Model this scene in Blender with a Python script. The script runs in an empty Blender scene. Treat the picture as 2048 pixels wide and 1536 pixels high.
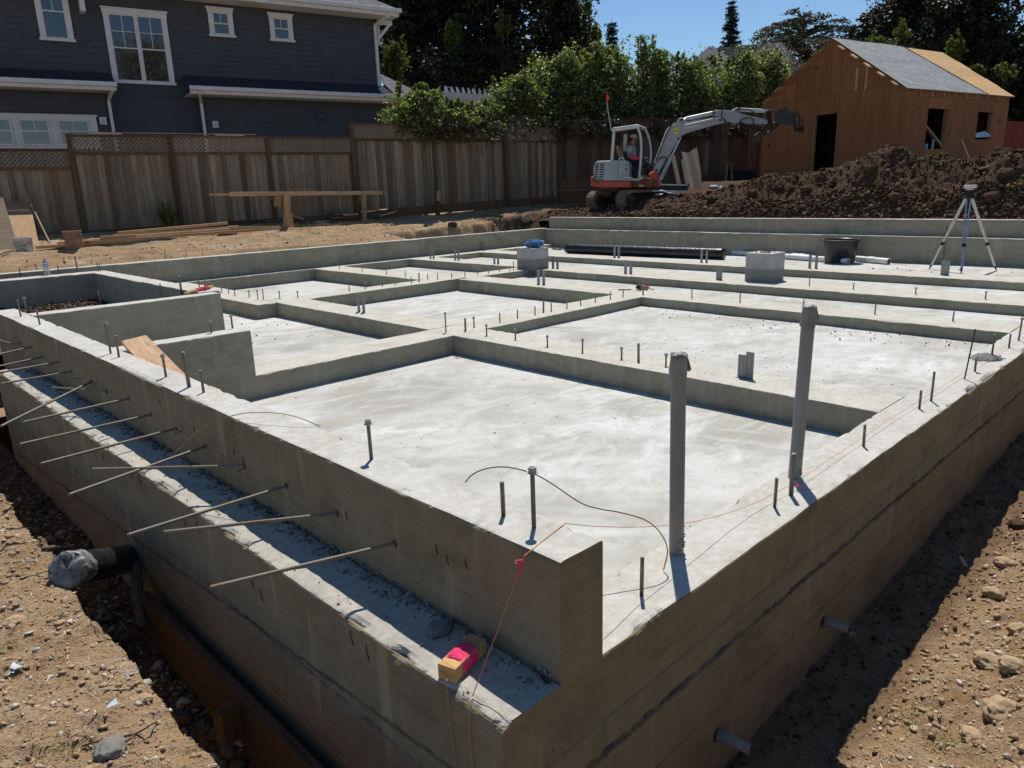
import bpy, bmesh, math, random
import numpy as np
from mathutils import Vector, Matrix, Quaternion
random.seed(7)
RNG = np.random.default_rng(11)
scene = bpy.context.scene
COL = scene.collection
# ---------------------------------------------------------------- camera
CAMH = 1.5
FPX = 1460.26
YAW, PITCH, ROLL = math.radians(45.8209), math.radians(14.88551), math.radians(-1.77578)
def _rot():
    cy, sy, cp, sp = math.cos(YAW), math.sin(YAW), math.cos(PITCH), math.sin(PITCH)
    f = Vector((cp*cy, cp*sy, -sp)); r = Vector((sy, -cy, 0)); u = r.cross(f)
    cr, sr = math.cos(ROLL), math.sin(ROLL)
    return cr*r + sr*u, -sr*r + cr*u, f
CR, CU, CF = _rot()
FH = Vector((CF.x, CF.y, 0)).normalized()      # horizontal viewing direction
RH = Vector((FH.y, -FH.x, 0))                  # horizontal right
cd = bpy.data.cameras.new('camera'); cam = bpy.data.objects.new('camera', cd); COL.objects.link(cam)
cd.sensor_width = 36; cd.lens = 36*FPX/2048; cd.clip_start = .05; cd.clip_end = 2000
cam.matrix_world = Matrix(((CR.x, CU.x, -CF.x, 0), (CR.y, CU.y, -CF.y, 0), (CR.z, CU.z, -CF.z, CAMH), (0, 0, 0, 1)))
scene.camera = cam
# ---------------------------------------------------------------- light
SUN = Vector((.43, .35, 1)).normalized()
w = bpy.data.worlds.new('World'); scene.world = w; w.use_nodes = True
nt = w.node_tree; bg = nt.nodes['Background']; sk = nt.nodes.new('ShaderNodeTexSky')
sk.sky_type = 'NISHITA'; sk.sun_disc = False; sk.sun_elevation = math.asin(SUN.z); sk.sun_rotation = math.atan2(SUN.x, SUN.y)
sk.air_density = 1.0; sk.dust_density = 0.; sk.ozone_density = 3.; sk.altitude = 50
hs = nt.nodes.new('ShaderNodeHueSaturation'); hs.inputs['Saturation'].default_value = 1.13; nt.links.new(sk.outputs[0], hs.inputs['Color'])
nt.links.new(hs.outputs[0], bg.inputs[0]); bg.inputs[1].default_value = .096
sl = bpy.data.lights.new('sun', 'SUN'); sl.energy = 4.9; sl.angle = math.radians(.53); sl.color = (1, .955, .88)
so = bpy.data.objects.new('sun', sl); COL.objects.link(so); so.rotation_euler = SUN.to_track_quat('Z', 'Y').to_euler()
scene.view_settings.view_transform = 'Standard'; scene.view_settings.look = 'None'
scene.view_settings.exposure = 0.07; scene.view_settings.gamma = 1; scene.view_settings.use_curve_mapping = False
scene.render.engine = 'CYCLES'
# ---------------------------------------------------------------- picture measurements to world points on real planes
EYE = Vector((0, 0, CAMH))
def ray(x, y): return CR*((x-1024)/FPX) + CU*((768-y)/FPX) + CF
def plane(x, y, n, p):
    d = ray(x, y); n = Vector(n); return EYE + d*((Vector(p)-EYE).dot(n)/d.dot(n))
def onz(x, y, z): return plane(x, y, (0, 0, 1), (0, 0, z))
def onx(x, y, c): return plane(x, y, (1, 0, 0), (c, 0, 0))
def ony(x, y, c): return plane(x, y, (0, 1, 0), (0, c, 0))
def atdepth(x, y, d): return plane(x, y, FH, FH*d)
LA = math.radians(-12)                          # the lot (fence, house, shed) is turned 12 degrees from the foundation
U = Vector((math.cos(LA), math.sin(LA), 0)); V = Vector((-math.sin(LA), math.cos(LA), 0))
def W(u, v, z=0): return U*u + V*v + Vector((0, 0, z))
def onv(x, y, v): return plane(x, y, V, V*v)
def onu(x, y, u): return plane(x, y, U, U*u)
def uv(p): return p.dot(U), p.dot(V)
# ---------------------------------------------------------------- numpy noise
def _h(ix, iy, iz, s):
    n = (ix*374761393 + iy*668265263 + iz*2147483647 + s*974634777) & 0xffffffff
    n = ((n ^ (n >> 13))*1274126177) & 0xffffffff
    return ((n ^ (n >> 16)) & 0xffff)/32767.5 - 1
def vn(x, y, z=0., s=0):
    x, y, z = np.broadcast_arrays(np.asarray(x, float), np.asarray(y, float), np.asarray(z, float))
    ix, iy, iz = np.floor(x).astype(np.int64), np.floor(y).astype(np.int64), np.floor(z).astype(np.int64)
    fx, fy, fz = x-ix, y-iy, z-iz
    fx, fy, fz = [t*t*(3-2*t) for t in (fx, fy, fz)]
    r = 0
    for a in (0, 1):
        for b in (0, 1):
            for c in (0, 1):
                r = r + _h(ix+a, iy+b, iz+c, s)*(fx if a else 1-fx)*(fy if b else 1-fy)*(fz if c else 1-fz)
    return r
def fbm(x, y, z=0., o=4, s=0, g=.5):
    r, a = 0, 1.
    for i in range(o):
        r = r + a*vn(np.asarray(x)*2**i + 17.3*i, np.asarray(y)*2**i + 5.1*i, np.asarray(z)*2**i, s+i); a *= g
    return r
def sst(t): t = np.clip(t, 0, 1); return t*t*(3-2*t)
# ---------------------------------------------------------------- mesh helpers
def link(o, parent=None):
    COL.objects.link(o)
    if parent:
        o.parent = parent
    return o
def mesh(name, vs, fs, m=None, smooth=False, mi=None):
    me = bpy.data.meshes.new(name)
    if isinstance(vs, np.ndarray) and isinstance(fs, np.ndarray):
        nv, nf, k = len(vs), len(fs), fs.shape[1]
        me.vertices.add(nv); me.vertices.foreach_set('co', vs.astype(np.float32).ravel())
        me.loops.add(nf*k); me.loops.foreach_set('vertex_index', fs.astype(np.int32).ravel())
        me.polygons.add(nf); me.polygons.foreach_set('loop_start', np.arange(0, nf*k, k, dtype=np.int32))
        me.polygons.foreach_set('loop_total', np.full(nf, k, dtype=np.int32)); me.update(calc_edges=True)
    else:
        me.from_pydata([tuple(v) for v in vs], [], [tuple(int(i) for i in f) for f in fs])
    if m:
        for q in (m if isinstance(m, (list, tuple)) else [m]): me.materials.append(q)
    if mi is not None: me.polygons.foreach_set('material_index', np.asarray(mi, dtype=np.int32))
    if smooth: me.polygons.foreach_set('use_smooth', np.ones(len(me.polygons), dtype=bool))
    return me
def obj(name, me, parent=None):
    o = bpy.data.objects.new(name, me); link(o, parent)
    if parent: o.matrix_parent_inverse = parent.matrix_basis.inverted()
    return o
def root(name, loc, label=None, cat=None, group=None, rz=0):
    o = bpy.data.objects.new(name, None); o.empty_display_size = .1; COL.objects.link(o); o.location = loc; o.rotation_euler = (0, 0, rz)
    return tag(o, label, cat, group)
def tag(o, label=None, cat=None, group=None, kind=None):
    if label: o['label'] = label
    if cat: o['category'] = cat
    if group: o['group'] = group
    if kind: o['kind'] = kind
    return o
class MB:
    def __init__(s): s.v = []; s.f = []; s.m = []; s.cm = 0
    def add(s, vs, fs):
        b = len(s.v); s.v += [Vector(v) for v in vs]
        for f in fs: s.f.append([b+i for i in f]); s.m.append(s.cm)
        return s
    def box(s, a, b):
        x0, y0, z0 = a; x1, y1, z1 = b
        return s.add([(x0,y0,z0),(x1,y0,z0),(x1,y1,z0),(x0,y1,z0),(x0,y0,z1),(x1,y0,z1),(x1,y1,z1),(x0,y1,z1)],
            [(3,2,1,0),(4,5,6,7),(0,1,5,4),(1,2,6,5),(2,3,7,6),(3,0,4,7)])
    def obox(s, o, ax, ay, az):                 # box from a corner and three edge vectors
        o, ax, ay, az = map(Vector, (o, ax, ay, az))
        vs = [o, o+ax, o+ax+ay, o+ay, o+az, o+ax+az, o+ax+ay+az, o+ay+az]
        F = [(3,2,1,0),(4,5,6,7),(0,1,5,4),(1,2,6,5),(2,3,7,6),(3,0,4,7)]
        if ax.cross(ay).dot(az) < 0: F = [f[::-1] for f in F]
        return s.add(vs, F)
    def bar(s, p, q, w_, t, side=None):         # rectangular bar from p to q, w_ along side, t along the other
        p, q = Vector(p), Vector(q); d = (q-p).normalized()
        side = Vector(side) if side else (Vector((0,0,1)).cross(d) if abs(d.z) < .95 else Vector((1,0,0)))
        side = (side - d*side.dot(d)).normalized(); up = d.cross(side)
        return s.obox(p-side*w_/2-up*t/2, side*w_, up*t, q-p)
    def prism(s, pts, off):                     # polygon points extruded by off
        n = len(pts); off = Vector(off); pts = [Vector(p) for p in pts]
        nn = Vector((0,0,0))
        for i in range(n): nn += pts[i].cross(pts[(i+1) % n])
        if nn.dot(off) > 0: pts = pts[::-1]
        fs = [tuple(range(n)), tuple(range(2*n-1, n-1, -1))] + [(i, n+i, n+(i+1) % n, (i+1) % n) for i in range(n)]
        return s.add(pts+[p+off for p in pts], fs)
    def tube(s, pts, r, n=8, cap=True):
        pts = [Vector(p) for p in pts]; rs = r if isinstance(r, (list, tuple)) else [r]*len(pts)
        b = len(s.v); side = None
        for i, p in enumerate(pts):
            d = (pts[min(i+1, len(pts)-1)]-pts[max(i-1, 0)]).normalized()
            if side is None: side = d.orthogonal().normalized()
            side = (side-d*side.dot(d)).normalized(); up = d.cross(side)
            for k in range(n):
                a = 2*math.pi*k/n; s.v.append(p+(side*math.cos(a)+up*math.sin(a))*rs[i])
        for i in range(len(pts)-1):
            for k in range(n):
                a, c = b+i*n+k, b+i*n+(k+1) % n
                s.f.append([a, c, c+n, a+n]); s.m.append(s.cm)
        if cap:
            s.f.append([b+k for k in range(n)][::-1]); s.m.append(s.cm)
            e = b+(len(pts)-1)*n; s.f.append([e+k for k in range(n)]); s.m.append(s.cm)
        return s
    def lathe(s, o, prof, n=24, cap=True):      # prof: (r, z)
        b = len(s.v); o = Vector(o)
        for r, z in prof:
            for k in range(n):
                a = 2*math.pi*k/n; s.v.append(o+Vector((r*math.cos(a), r*math.sin(a), z)))
        for i in range(len(prof)-1):
            for k in range(n):
                a, c = b+i*n+k, b+i*n+(k+1) % n
                s.f.append([a, c, c+n, a+n]); s.m.append(s.cm)
        if cap: s.f.append([b+k for k in range(n)][::-1]); s.m.append(s.cm)
        return s
    def mat(s, i): s.cm = i; return s
    def build(s, name, m, parent=None, smooth=False, bevel=0):
        me = mesh(name, s.v, s.f, m, smooth, s.m)
        o = obj(name, me, parent)
        if smooth:
            try: me.set_sharp_from_angle(angle=math.radians(40))
            except Exception: pass
        if bevel:
            b = o.modifiers.new('bevel', 'BEVEL'); b.width = bevel; b.segments = 2; b.limit_method = 'ANGLE'; b.harden_normals = False
        return o
def curve_pts(pts, n=8):                        # catmull-rom
    P = [Vector(p) for p in pts]; P = [P[0]*2-P[1]]+P+[P[-1]*2-P[-2]]; out = []
    for i in range(1, len(P)-2):
        for k in range(n):
            t = k/n; a, b, c, d = P[i-1:i+3]
            out.append(.5*((2*b)+(c-a)*t+(2*a-5*b+4*c-d)*t*t+(3*b-a-3*c+d)*t**3))
    return out+[P[-2]]
# ---------------------------------------------------------------- materials
class N:
    def __init__(s, name, rough=.85, spec=.3):
        s.m = bpy.data.materials.new(name); s.m.use_nodes = True; s.t = s.m.node_tree; s.b = s.t.nodes['Principled BSDF']
        s.b.inputs['Roughness'].default_value = rough; s.b.inputs['Specular IOR Level'].default_value = spec
        s._p = None
    def n(s, k, **kw):
        x = s.t.nodes.new(k)
        for a, v in kw.items(): setattr(x, a, v)
        return x
    def l(s, a, b): s.t.links.new(a, b); return s
    def pos(s, sc=(1,1,1), rot=(0,0,0), kind='Position'):
        if kind == 'Position': g = s.n('ShaderNodeNewGeometry').outputs['Position']
        else: g = s.n('ShaderNodeTexCoord').outputs[kind]
        mp = s.n('ShaderNodeMapping'); mp.inputs['Scale'].default_value = sc; mp.inputs['Rotation'].default_value = rot
        s.l(g, mp.inputs['Vector']); return mp.outputs[0]
    def noise(s, sc, det=4, rough=.55, vec=None, dist=0):
        x = s.n('ShaderNodeTexNoise'); x.inputs['Scale'].default_value = sc; x.inputs['Detail'].default_value = det
        x.inputs['Roughness'].default_value = rough; x.inputs['Distortion'].default_value = dist
        s.l(vec if vec is not None else s.pos(), x.inputs['Vector']); return x.outputs['Fac']
    def voro(s, sc, vec=None, feat='F1', out='Distance'):
        x = s.n('ShaderNodeTexVoronoi', feature=feat); x.inputs['Scale'].default_value = sc
        s.l(vec if vec is not None else s.pos(), x.inputs['Vector']); return x.outputs[out]
    def ramp(s, fac, stops):
        x = s.n('ShaderNodeValToRGB'); e = x.color_ramp.elements
        while len(e) < len(stops): e.new(.5)
        for i, (p, c) in enumerate(stops):
            e[i].position = p; e[i].color = (c, c, c, 1) if isinstance(c, (int, float)) else (*c, 1)
        s.l(fac, x.inputs[0]); return x.outputs[0]
    def mix(s, fac, a, b, mode='MIX'):
        x = s.n('ShaderNodeMix', data_type='RGBA', blend_type=mode)
        for sock, v in ((x.inputs[0], fac), (x.inputs[6], a), (x.inputs[7], b)):
            if isinstance(v, (int, float)): sock.default_value = v if sock == x.inputs[0] else (v, v, v, 1)
            elif isinstance(v, tuple): sock.default_value = (*v, 1)
            else: s.l(v, sock)
        return x.outputs[2]
    def math(s, op, a, b=0.):
        x = s.n('ShaderNodeMath', operation=op)
        for i, v in enumerate((a, b)):
            if isinstance(v, (int, float)): x.inputs[i].default_value = v
            else: s.l(v, x.inputs[i])
        return x.outputs[0]
    def rnd(s): return s.n('ShaderNodeObjectInfo').outputs['Random']
    def attr(s, name): return s.n('ShaderNodeAttribute', attribute_name=name).outputs['Fac']
    def col(s, c):
        if isinstance(c, tuple): s.b.inputs['Base Color'].default_value = (*c, 1)
        else: s.l(c, s.b.inputs['Base Color'])
        return s
    def rough(s, c): s.l(c, s.b.inputs['Roughness']); return s
    def bump(s, h, dist=.002, st=1.):
        x = s.n('ShaderNodeBump'); x.inputs['Distance'].default_value = dist; x.inputs['Strength'].default_value = st
        s.l(h, x.inputs['Height'])
        if s._p: s.l(s._p, x.inputs['Normal'])
        s._p = x.outputs[0]; s.l(s._p, s.b.inputs['Normal']); return s
def flat(name, c, rough=.6, var=.12, sc=8, metal=0, spec=.4, bump=.0):
    n = N(name, rough, spec); k = n.noise(sc, 5, .6)
    n.col(n.mix(1., n.ramp(k, [(.25, 1-var*2), (.75, 1+var)]), c, 'MULTIPLY')); n.b.inputs['Metallic'].default_value = metal
    if bump: n.bump(k, bump)
    return n.m
def concrete_wall(name, base, warm, grain=(1, 1, 9), stain=.5, lines=.5, rust=0., seams=()):
    """board-formed face: faint horizontal grain, pour stains, pinholes"""
    n = N(name, .9, .25)
    big = n.noise(1.7, 5, .6, n.pos((1, 1, 2.2))); med = n.noise(7, 6, .6, n.pos((1, 1, 1.6)))
    gr = n.noise(14, 4, .6, n.pos((.35, .35, 9)), .3)
    drip = n.noise(9, 3, .5, n.pos((1, 1, .12)))
    c = n.mix(n.ramp(big, [(.3, 0.), (.7, 1.)]), base, warm)
    c = n.mix(n.ramp(med, [(.3, .0), (.75, .55)]), c, tuple(min(1, x*1.25) for x in base))
    c = n.mix(n.ramp(gr, [(.35, .0), (.75, .6)]), c, tuple(x*.66 for x in base)); c = n.mix(n.ramp(n.noise(2.6, 6, .7, n.pos((1, 1, 1.4))), [(.52, 0.), (.72, .55)]), c, tuple(x*.62 for x in warm))
    c = n.mix(n.ramp(drip, [(.58, 0.), (.68, .42*stain)]), c, tuple(min(1, x*1.5) for x in base))
    sep = n.n('ShaderNodeSeparateXYZ'); n.l(n.pos(), sep.inputs[0]); zw = n.math('ADD', sep.outputs[2], n.math('MULTIPLY', n.noise(1.1, 3), .03))
    ln = n.math('ABSOLUTE', n.math('SUBTRACT', n.math('FRACT', n.math('MULTIPLY', zw, 3.4)), .5)); lnm = n.math('MULTIPLY', n.ramp(ln, [(.012, 1.), (.035, 0.)]), n.ramp(n.noise(1.6, 4, .6, n.pos((1, 1, 3))), [(.50, 0.), (.64, lines*.45)]))
    c = n.mix(lnm, c, tuple(x*.42 for x in warm))
    for z0, sy, wd, amt, rag in seams:
        zz = n.math('SUBTRACT', sep.outputs[2], n.math('ADD', n.math('MULTIPLY', sep.outputs[1], sy), z0)); zz = n.math('ADD', zz, n.math('MULTIPLY', n.math('SUBTRACT', n.noise(16, 5, .7), .5), rag))
        c = n.mix(n.math('MULTIPLY', n.ramp(n.math('ABSOLUTE', zz), [(wd*.45, amt), (wd, 0.)]), n.ramp(n.noise(3.1, 4, .6), [(.3, .35), (.55, 1.)])), c, (.055, .047, .042))
    if rust: c = n.mix(n.math('MULTIPLY', n.ramp(n.noise(1.9, 6, .7, n.pos((1, 1, .7), (.3, 0, 0))), [(.56, 0.), (.70, 1.)]), rust), c, (.15, .085, .04))
    hole = n.ramp(n.voro(11), [(.03, 1.), (.055, 0.)]); hm = n.ramp(n.noise(3.3, 2), [(.5, 0.), (.56, 1.)])
    hh = n.math('MULTIPLY', hole, hm)
    c = n.mix(hh, c, tuple(x*.3 for x in base))
    n.col(c)
    n.bump(n.math('ADD', n.math('MULTIPLY', gr, .8), n.math('MULTIPLY', n.noise(60, 3), .5)), .004, .8)
    n.bump(n.math('MULTIPLY', hh, -1.), .006, 1.)
    return n.m
def concrete_top(name, base, dark, light, spec_, rough_amt=.004):
    """screeded top of walls and beams: sandy, speckled"""
    n = N(name, .92, .2)
    a = n.noise(3.5, 6, .62); b = n.noise(22, 5, .65); f = n.noise(160, 3, .6)
    c = n.mix(n.ramp(a, [(.3, 0.), (.72, 1.)]), dark, base)
    c = n.mix(n.ramp(b, [(.42, 0.), (.75, .6)]), c, light)
    c = n.mix(n.ramp(n.voro(70), [(.06, .55), (.14, 0.)]), c, spec_)
    c = n.mix(n.ramp(n.noise(2.1, 3, .5, n.pos((1, 1, 1), (0, 0, 1))), [(.62, 0.), (.76, .45)]), c, (.40, .31, .21))
    n.col(c); n.bump(n.math('ADD', n.math('MULTIPLY', b, .7), n.math('MULTIPLY', f, .35)), rough_amt, .9)
    return n.m
def concrete_slab(name):
    """trowelled slab with pale swirls of efflorescence and damp looking greyer patches"""
    n = N(name, .8, .3)
    sw = n.noise(.75, 8, .58, n.pos((1.0, 1.25, 1), (0, 0, .5)), .9)
    wp = n.noise(.5, 3, .5); st = n.noise(1.9, 8, .68, n.pos((.8, 1.5, 1), (0, 0, -.45)), 1.3)
    fi = n.noise(30, 4, .6); br = n.noise(5, 5, .7, None, .8)
    c = n.mix(n.ramp(sw, [(.36, 0.), (.62, 1.)]), (.32, .305, .255), (.51, .50, .465))
    c = n.mix(n.math('MULTIPLY', n.ramp(st, [(.46, 0.), (.70, .8)]), n.ramp(wp, [(.35, .15), (.6, 1.)])), c, (.66, .67, .655))
    c = n.mix(n.ramp(br, [(.5, 0.), (.75, .55)]), c, (.28, .27, .235))
    wv = n.n('ShaderNodeTexWave', wave_type='RINGS', rings_direction='SPHERICAL'); wv.inputs['Scale'].default_value = 1.3; wv.inputs['Distortion'].default_value = 9.; wv.inputs['Detail'].default_value = 4.; wv.inputs['Detail Scale'].default_value = .6; n.l(n.pos((1, 1, 1), (0, 0, .3)), wv.inputs['Vector'])
    arc = n.math('MULTIPLY', n.ramp(wv.outputs['Fac'], [(.62, 0.), (.95, 1.)]), n.ramp(n.noise(1.1, 4), [(.50, 0.), (.66, .26)]))
    c = n.mix(arc, c, (.64, .65, .635)); edge = n.ramp(n.noise(2.7, 7, .72), [(.60, 0.), (.68, .45)]); c = n.mix(edge, c, (.27, .255, .215))
    c = n.mix(n.ramp(fi, [(.5, 0.), (.8, .16)]), c, (.27, .26, .24))
    dots = n.math('MULTIPLY', n.ramp(n.voro(6.5), [(.02, 1.), (.035, 0.)]), n.ramp(n.noise(1.3, 2), [(.5, 0.), (.54, 1.)]))
    c = n.mix(dots, c, (.06, .05, .04))
    n.col(c); n.rough(n.ramp(sw, [(.3, .62), (.7, .9)]))
    n.bump(n.math('ADD', n.math('MULTIPLY', st, .35), n.math('MULTIPLY', fi, .12)), .009, .5)
    return n.m
M = {}
M['wall_grey'] = concrete_wall('grey_formed_concrete', (.345, .318, .238), (.25, .222, .155), lines=.45)
M['wall_warm'] = concrete_wall('warm_formed_concrete', (.255, .215, .142), (.165, .132, .082), stain=1.1, lines=.5, seams=[(-.18, -.075, .014, .75, .05), (-.70, 0, .004, .5, .006)])
M['wall_brown'] = concrete_wall('bounce_browned_concrete', (.235, .18, .105), (.155, .11, .06), stain=.6, lines=.6, rust=.35, seams=[(-.265, 0, .0035, .9, .002), (-.40, 0, .020, .8, .05), (-.675, 0, .006, .7, .02)])  # browner base colour holds the light bounced off the tan ground; rust is real
M['top'] = concrete_top('screeded_concrete', (.52, .495, .43), (.38, .35, .28), (.63, .61, .565), (.20, .16, .11))
M['top_white'] = concrete_top('fine_concrete_top', (.51, .49, .44), (.38, .355, .30), (.62, .61, .575), (.20, .17, .13), .005)
M['ledge'] = concrete_top('rough_ledge_concrete', (.44, .41, .34), (.30, .285, .25), (.56, .53, .46), (.12, .11, .09), .010)
M['slab'] = concrete_slab('slab_concrete')
M['dark_line'] = flat('seam_grit', (.13, .115, .10), .95, .4, 40)
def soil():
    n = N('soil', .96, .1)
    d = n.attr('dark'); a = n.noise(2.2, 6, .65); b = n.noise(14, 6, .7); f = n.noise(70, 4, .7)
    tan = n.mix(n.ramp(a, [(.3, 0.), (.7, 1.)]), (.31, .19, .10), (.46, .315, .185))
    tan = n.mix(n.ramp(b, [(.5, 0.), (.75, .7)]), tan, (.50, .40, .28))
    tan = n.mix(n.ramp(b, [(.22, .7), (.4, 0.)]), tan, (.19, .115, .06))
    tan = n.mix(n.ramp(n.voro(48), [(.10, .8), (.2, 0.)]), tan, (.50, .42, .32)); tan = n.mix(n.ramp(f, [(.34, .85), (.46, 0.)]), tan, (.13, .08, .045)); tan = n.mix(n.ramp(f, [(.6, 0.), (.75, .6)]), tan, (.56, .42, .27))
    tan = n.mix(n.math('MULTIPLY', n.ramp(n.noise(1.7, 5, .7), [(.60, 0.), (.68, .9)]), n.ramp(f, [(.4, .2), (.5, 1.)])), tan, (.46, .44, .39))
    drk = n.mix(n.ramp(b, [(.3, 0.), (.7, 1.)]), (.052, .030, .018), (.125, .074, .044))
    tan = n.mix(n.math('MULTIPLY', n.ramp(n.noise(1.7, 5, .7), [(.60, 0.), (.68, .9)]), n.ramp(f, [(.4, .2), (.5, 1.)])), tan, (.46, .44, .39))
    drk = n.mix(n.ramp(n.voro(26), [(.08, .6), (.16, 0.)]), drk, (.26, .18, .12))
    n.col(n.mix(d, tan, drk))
    n.bump(n.math('ADD', n.math('MULTIPLY', b, 1.), n.math('MULTIPLY', f, .5)), .04, 1.)
    return n.m
M['soil'] = soil()
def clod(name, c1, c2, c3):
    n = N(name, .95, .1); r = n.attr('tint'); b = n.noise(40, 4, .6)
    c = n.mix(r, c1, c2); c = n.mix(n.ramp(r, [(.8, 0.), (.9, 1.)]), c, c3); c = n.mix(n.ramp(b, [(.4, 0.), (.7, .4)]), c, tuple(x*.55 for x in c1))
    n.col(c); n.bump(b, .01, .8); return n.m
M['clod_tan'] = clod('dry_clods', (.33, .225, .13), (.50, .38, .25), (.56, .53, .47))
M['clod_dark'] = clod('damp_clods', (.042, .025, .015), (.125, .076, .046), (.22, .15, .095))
M['rubble'] = clod('concrete_rubble', (.15, .14, .12), (.27, .26, .23), (.36, .35, .32))
def wood(name, c1, c2, c3=None, axis=2, rough=.8, knots=True, var=.35, sc=1., kind='Object'):
    n = N(name, rough, .25)
    s = [14*sc, 14*sc, 14*sc]; s[axis] = .9*sc
    p = n.pos(tuple(s), kind=kind); off = n.n('ShaderNodeVectorMath', operation='ADD')
    cmb = n.n('ShaderNodeCombineXYZ'); rr = n.math('MULTIPLY', n.rnd(), 37.)
    for i in range(3): n.l(rr, cmb.inputs[i])
    n.l(p, off.inputs[0]); n.l(cmb.outputs[0], off.inputs[1]); vec = off.outputs[0]
    g = n.noise(1., 5, .6, vec, .4); g2 = n.noise(3.5, 4, .6, vec)
    c = n.mix(n.ramp(g, [(.3, 0.), (.7, 1.)]), c1, c2)
    if c3: c = n.mix(n.ramp(n.rnd(), [(.45, 0.), (.95, .85)]), c, c3)
    c = n.mix(n.ramp(g2, [(.35, .45), (.5, 0.)]), c, tuple(x*.45 for x in c1))
    v = n.ramp(n.math('FRACT', n.math('MULTIPLY', n.rnd(), 7.31)), [(0., 1-var), (1., 1+var*.5)])
    c = n.mix(1., c, v, 'MULTIPLY')
    if knots:
        kp = [3.3*sc]*3; kp[axis] = 2.2*sc
        c = n.mix(n.ramp(n.voro(1., n.pos(tuple(kp), kind=kind)), [(.06, .85), (.12, 0.)]), c, tuple(x*.25 for x in c1))
    n.col(c); n.bump(g2, .003, .7); return n.m
M['fence'] = wood('weathered_fence', (.18, .14, .095), (.34, .285, .205), (.155, .086, .048))
M['fence2'] = wood('brown_fence', (.07, .045, .03), (.135, .09, .058), (.17, .135, .10))
M['post'] = wood('brown_post', (.10, .055, .03), (.155, .095, .055), knots=False)
M['lattice'] = wood('lattice_wood', (.22, .17, .12), (.33, .27, .20), knots=False)
M['plywood'] = wood('orange_plywood', (.30, .12, .045), (.41, .175, .068), (.30, .125, .05), var=.10, sc=.55, knots=True, kind='Position')
M['osb'] = wood('fresh_sheathing', (.48, .29, .12), (.62, .40, .19), axis=0, knots=False, var=.08)
M['lumber'] = wood('fresh_lumber', (.42, .26, .13), (.62, .42, .24), axis=0, knots=True, var=.25)
M['lumber_z'] = wood('upright_lumber', (.36, .22, .11), (.52, .33, .18), axis=2, knots=True, var=.2)
M['old_wood'] = wood('old_scrap_wood', (.15, .105, .07), (.24, .175, .115), axis=0, var=.4)
M['form_board'] = wood('stained_form_board', (.085, .052, .028), (.16, .085, .034), (.06, .045, .03), axis=1, kind='Position', sc=.7)
M['red_wood'] = wood('red_boards', (.20, .03, .015), (.30, .055, .028), var=.15)
M['plank'] = wood('plank_wood', (.42, .26, .155), (.55, .36, .22), axis=1, knots=False, var=.05)
M['cut_block'] = wood('cut_wood_block', (.42, .24, .10), (.58, .36, .17), axis=1, knots=False, var=.05)
M['white'] = flat('white_trim_paint', (.62, .63, .64), .5, .06, 3)
M['house'] = None
def siding():
    n = N('dark_blue_shingles', .75, .25)
    c = n.mix(n.ramp(n.noise(2.5, 4), [(.3, 0.), (.7, 1.)]), (.054, .063, .080), (.070, .080, .10))
    g = n.noise(9, 3, .6, n.pos((6, 6, .5))); n.col(n.mix(n.ramp(g, [(.4, 0.), (.7, .35)]), c, (.085, .095, .115))); n.bump(g, .004, .7); return n.m
M['house'] = siding()
def roofing(name, a, b_):
    n = N(name, .9, .2); n.col(n.mix(n.ramp(n.noise(6, 5, .7), [(.3, 0.), (.7, 1.)]), a, b_)); n.bump(n.noise(60, 3), .004); return n.m
M['roof'] = roofing('grey_asphalt_shingles', (.10, .105, .11), (.19, .195, .20))
M['roof_dark'] = roofing('dark_asphalt_shingles', (.022, .026, .035), (.045, .05, .06))
def felt():
    n = N('roofing_underlayment', .75, .3); a = n.noise(3.2, 6, .7, None, 1.2)
    n.col(n.mix(n.ramp(a, [(.3, 0.), (.7, 1.)]), (.19, .205, .20), (.31, .325, .315))); n.bump(a, .06, .8); return n.m
M['felt'] = felt()
def glass(name, c, ro=.03):
    n = N(name, ro, 1.); n.col(c); n.b.inputs['IOR'].default_value = 1.6; n.b.inputs['Coat Weight'].default_value = .3; n.b.inputs['Coat Roughness'].default_value = .02; return n.m
M['glass'] = glass('window_glass', (.02, .024, .03))
M['blind'] = flat('window_blind', (.10, .14, .19), .6, .05)
def galv():
    n = N('galvanised_steel', .42, .5); k = n.noise(45, 3); n.col(n.mix(k, (.22, .22, .215), (.36, .36, .35))); n.b.inputs['Metallic'].default_value = .35; n.rough(n.ramp(k, [(.3, .5), (.7, .75)])); return n.m
M['galv'] = galv()
def steel():
    n = N('bolt_steel', .5, .5); k = n.noise(70, 3); n.col(n.mix(k, (.13, .13, .125), (.30, .30, .29))); n.b.inputs['Metallic'].default_value = .6
    wv = n.n('ShaderNodeTexWave', bands_direction='Z'); wv.inputs['Scale'].default_value = 150.; n.l(n.n('ShaderNodeTexCoord').outputs['Object'], wv.inputs['Vector'])
    n.bump(wv.outputs['Fac'], .0012, .8); return n.m
M['steel'] = steel()
M['nut'] = flat('nut_steel', (.42, .41, .39), .45, .2, 60, .6)
def rebar_m():
    n = N('rebar_steel', .6, .4); k = n.noise(14, 4); n.col(n.mix(n.ramp(k, [(.5, 0.), (.68, 1.)]), (.19, .165, .13), (.20, .105, .055))); n.b.inputs['Metallic'].default_value = .1; n.bump(n.noise(150, 2), .001); return n.m
M['rebar'] = rebar_m()
M['rust'] = flat('rusty_steel', (.13, .07, .045), .85, .3, 30, .3)
def pipe_m(name, c, c2):
    n = N(name, .55, .4); n.col(n.mix(n.ramp(n.noise(5, 5, .6, n.pos((1, 1, .35))), [(.4, 0.), (.7, 1.)]), c, c2)); n.bump(n.noise(90, 2), .0006); return n.m
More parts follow.
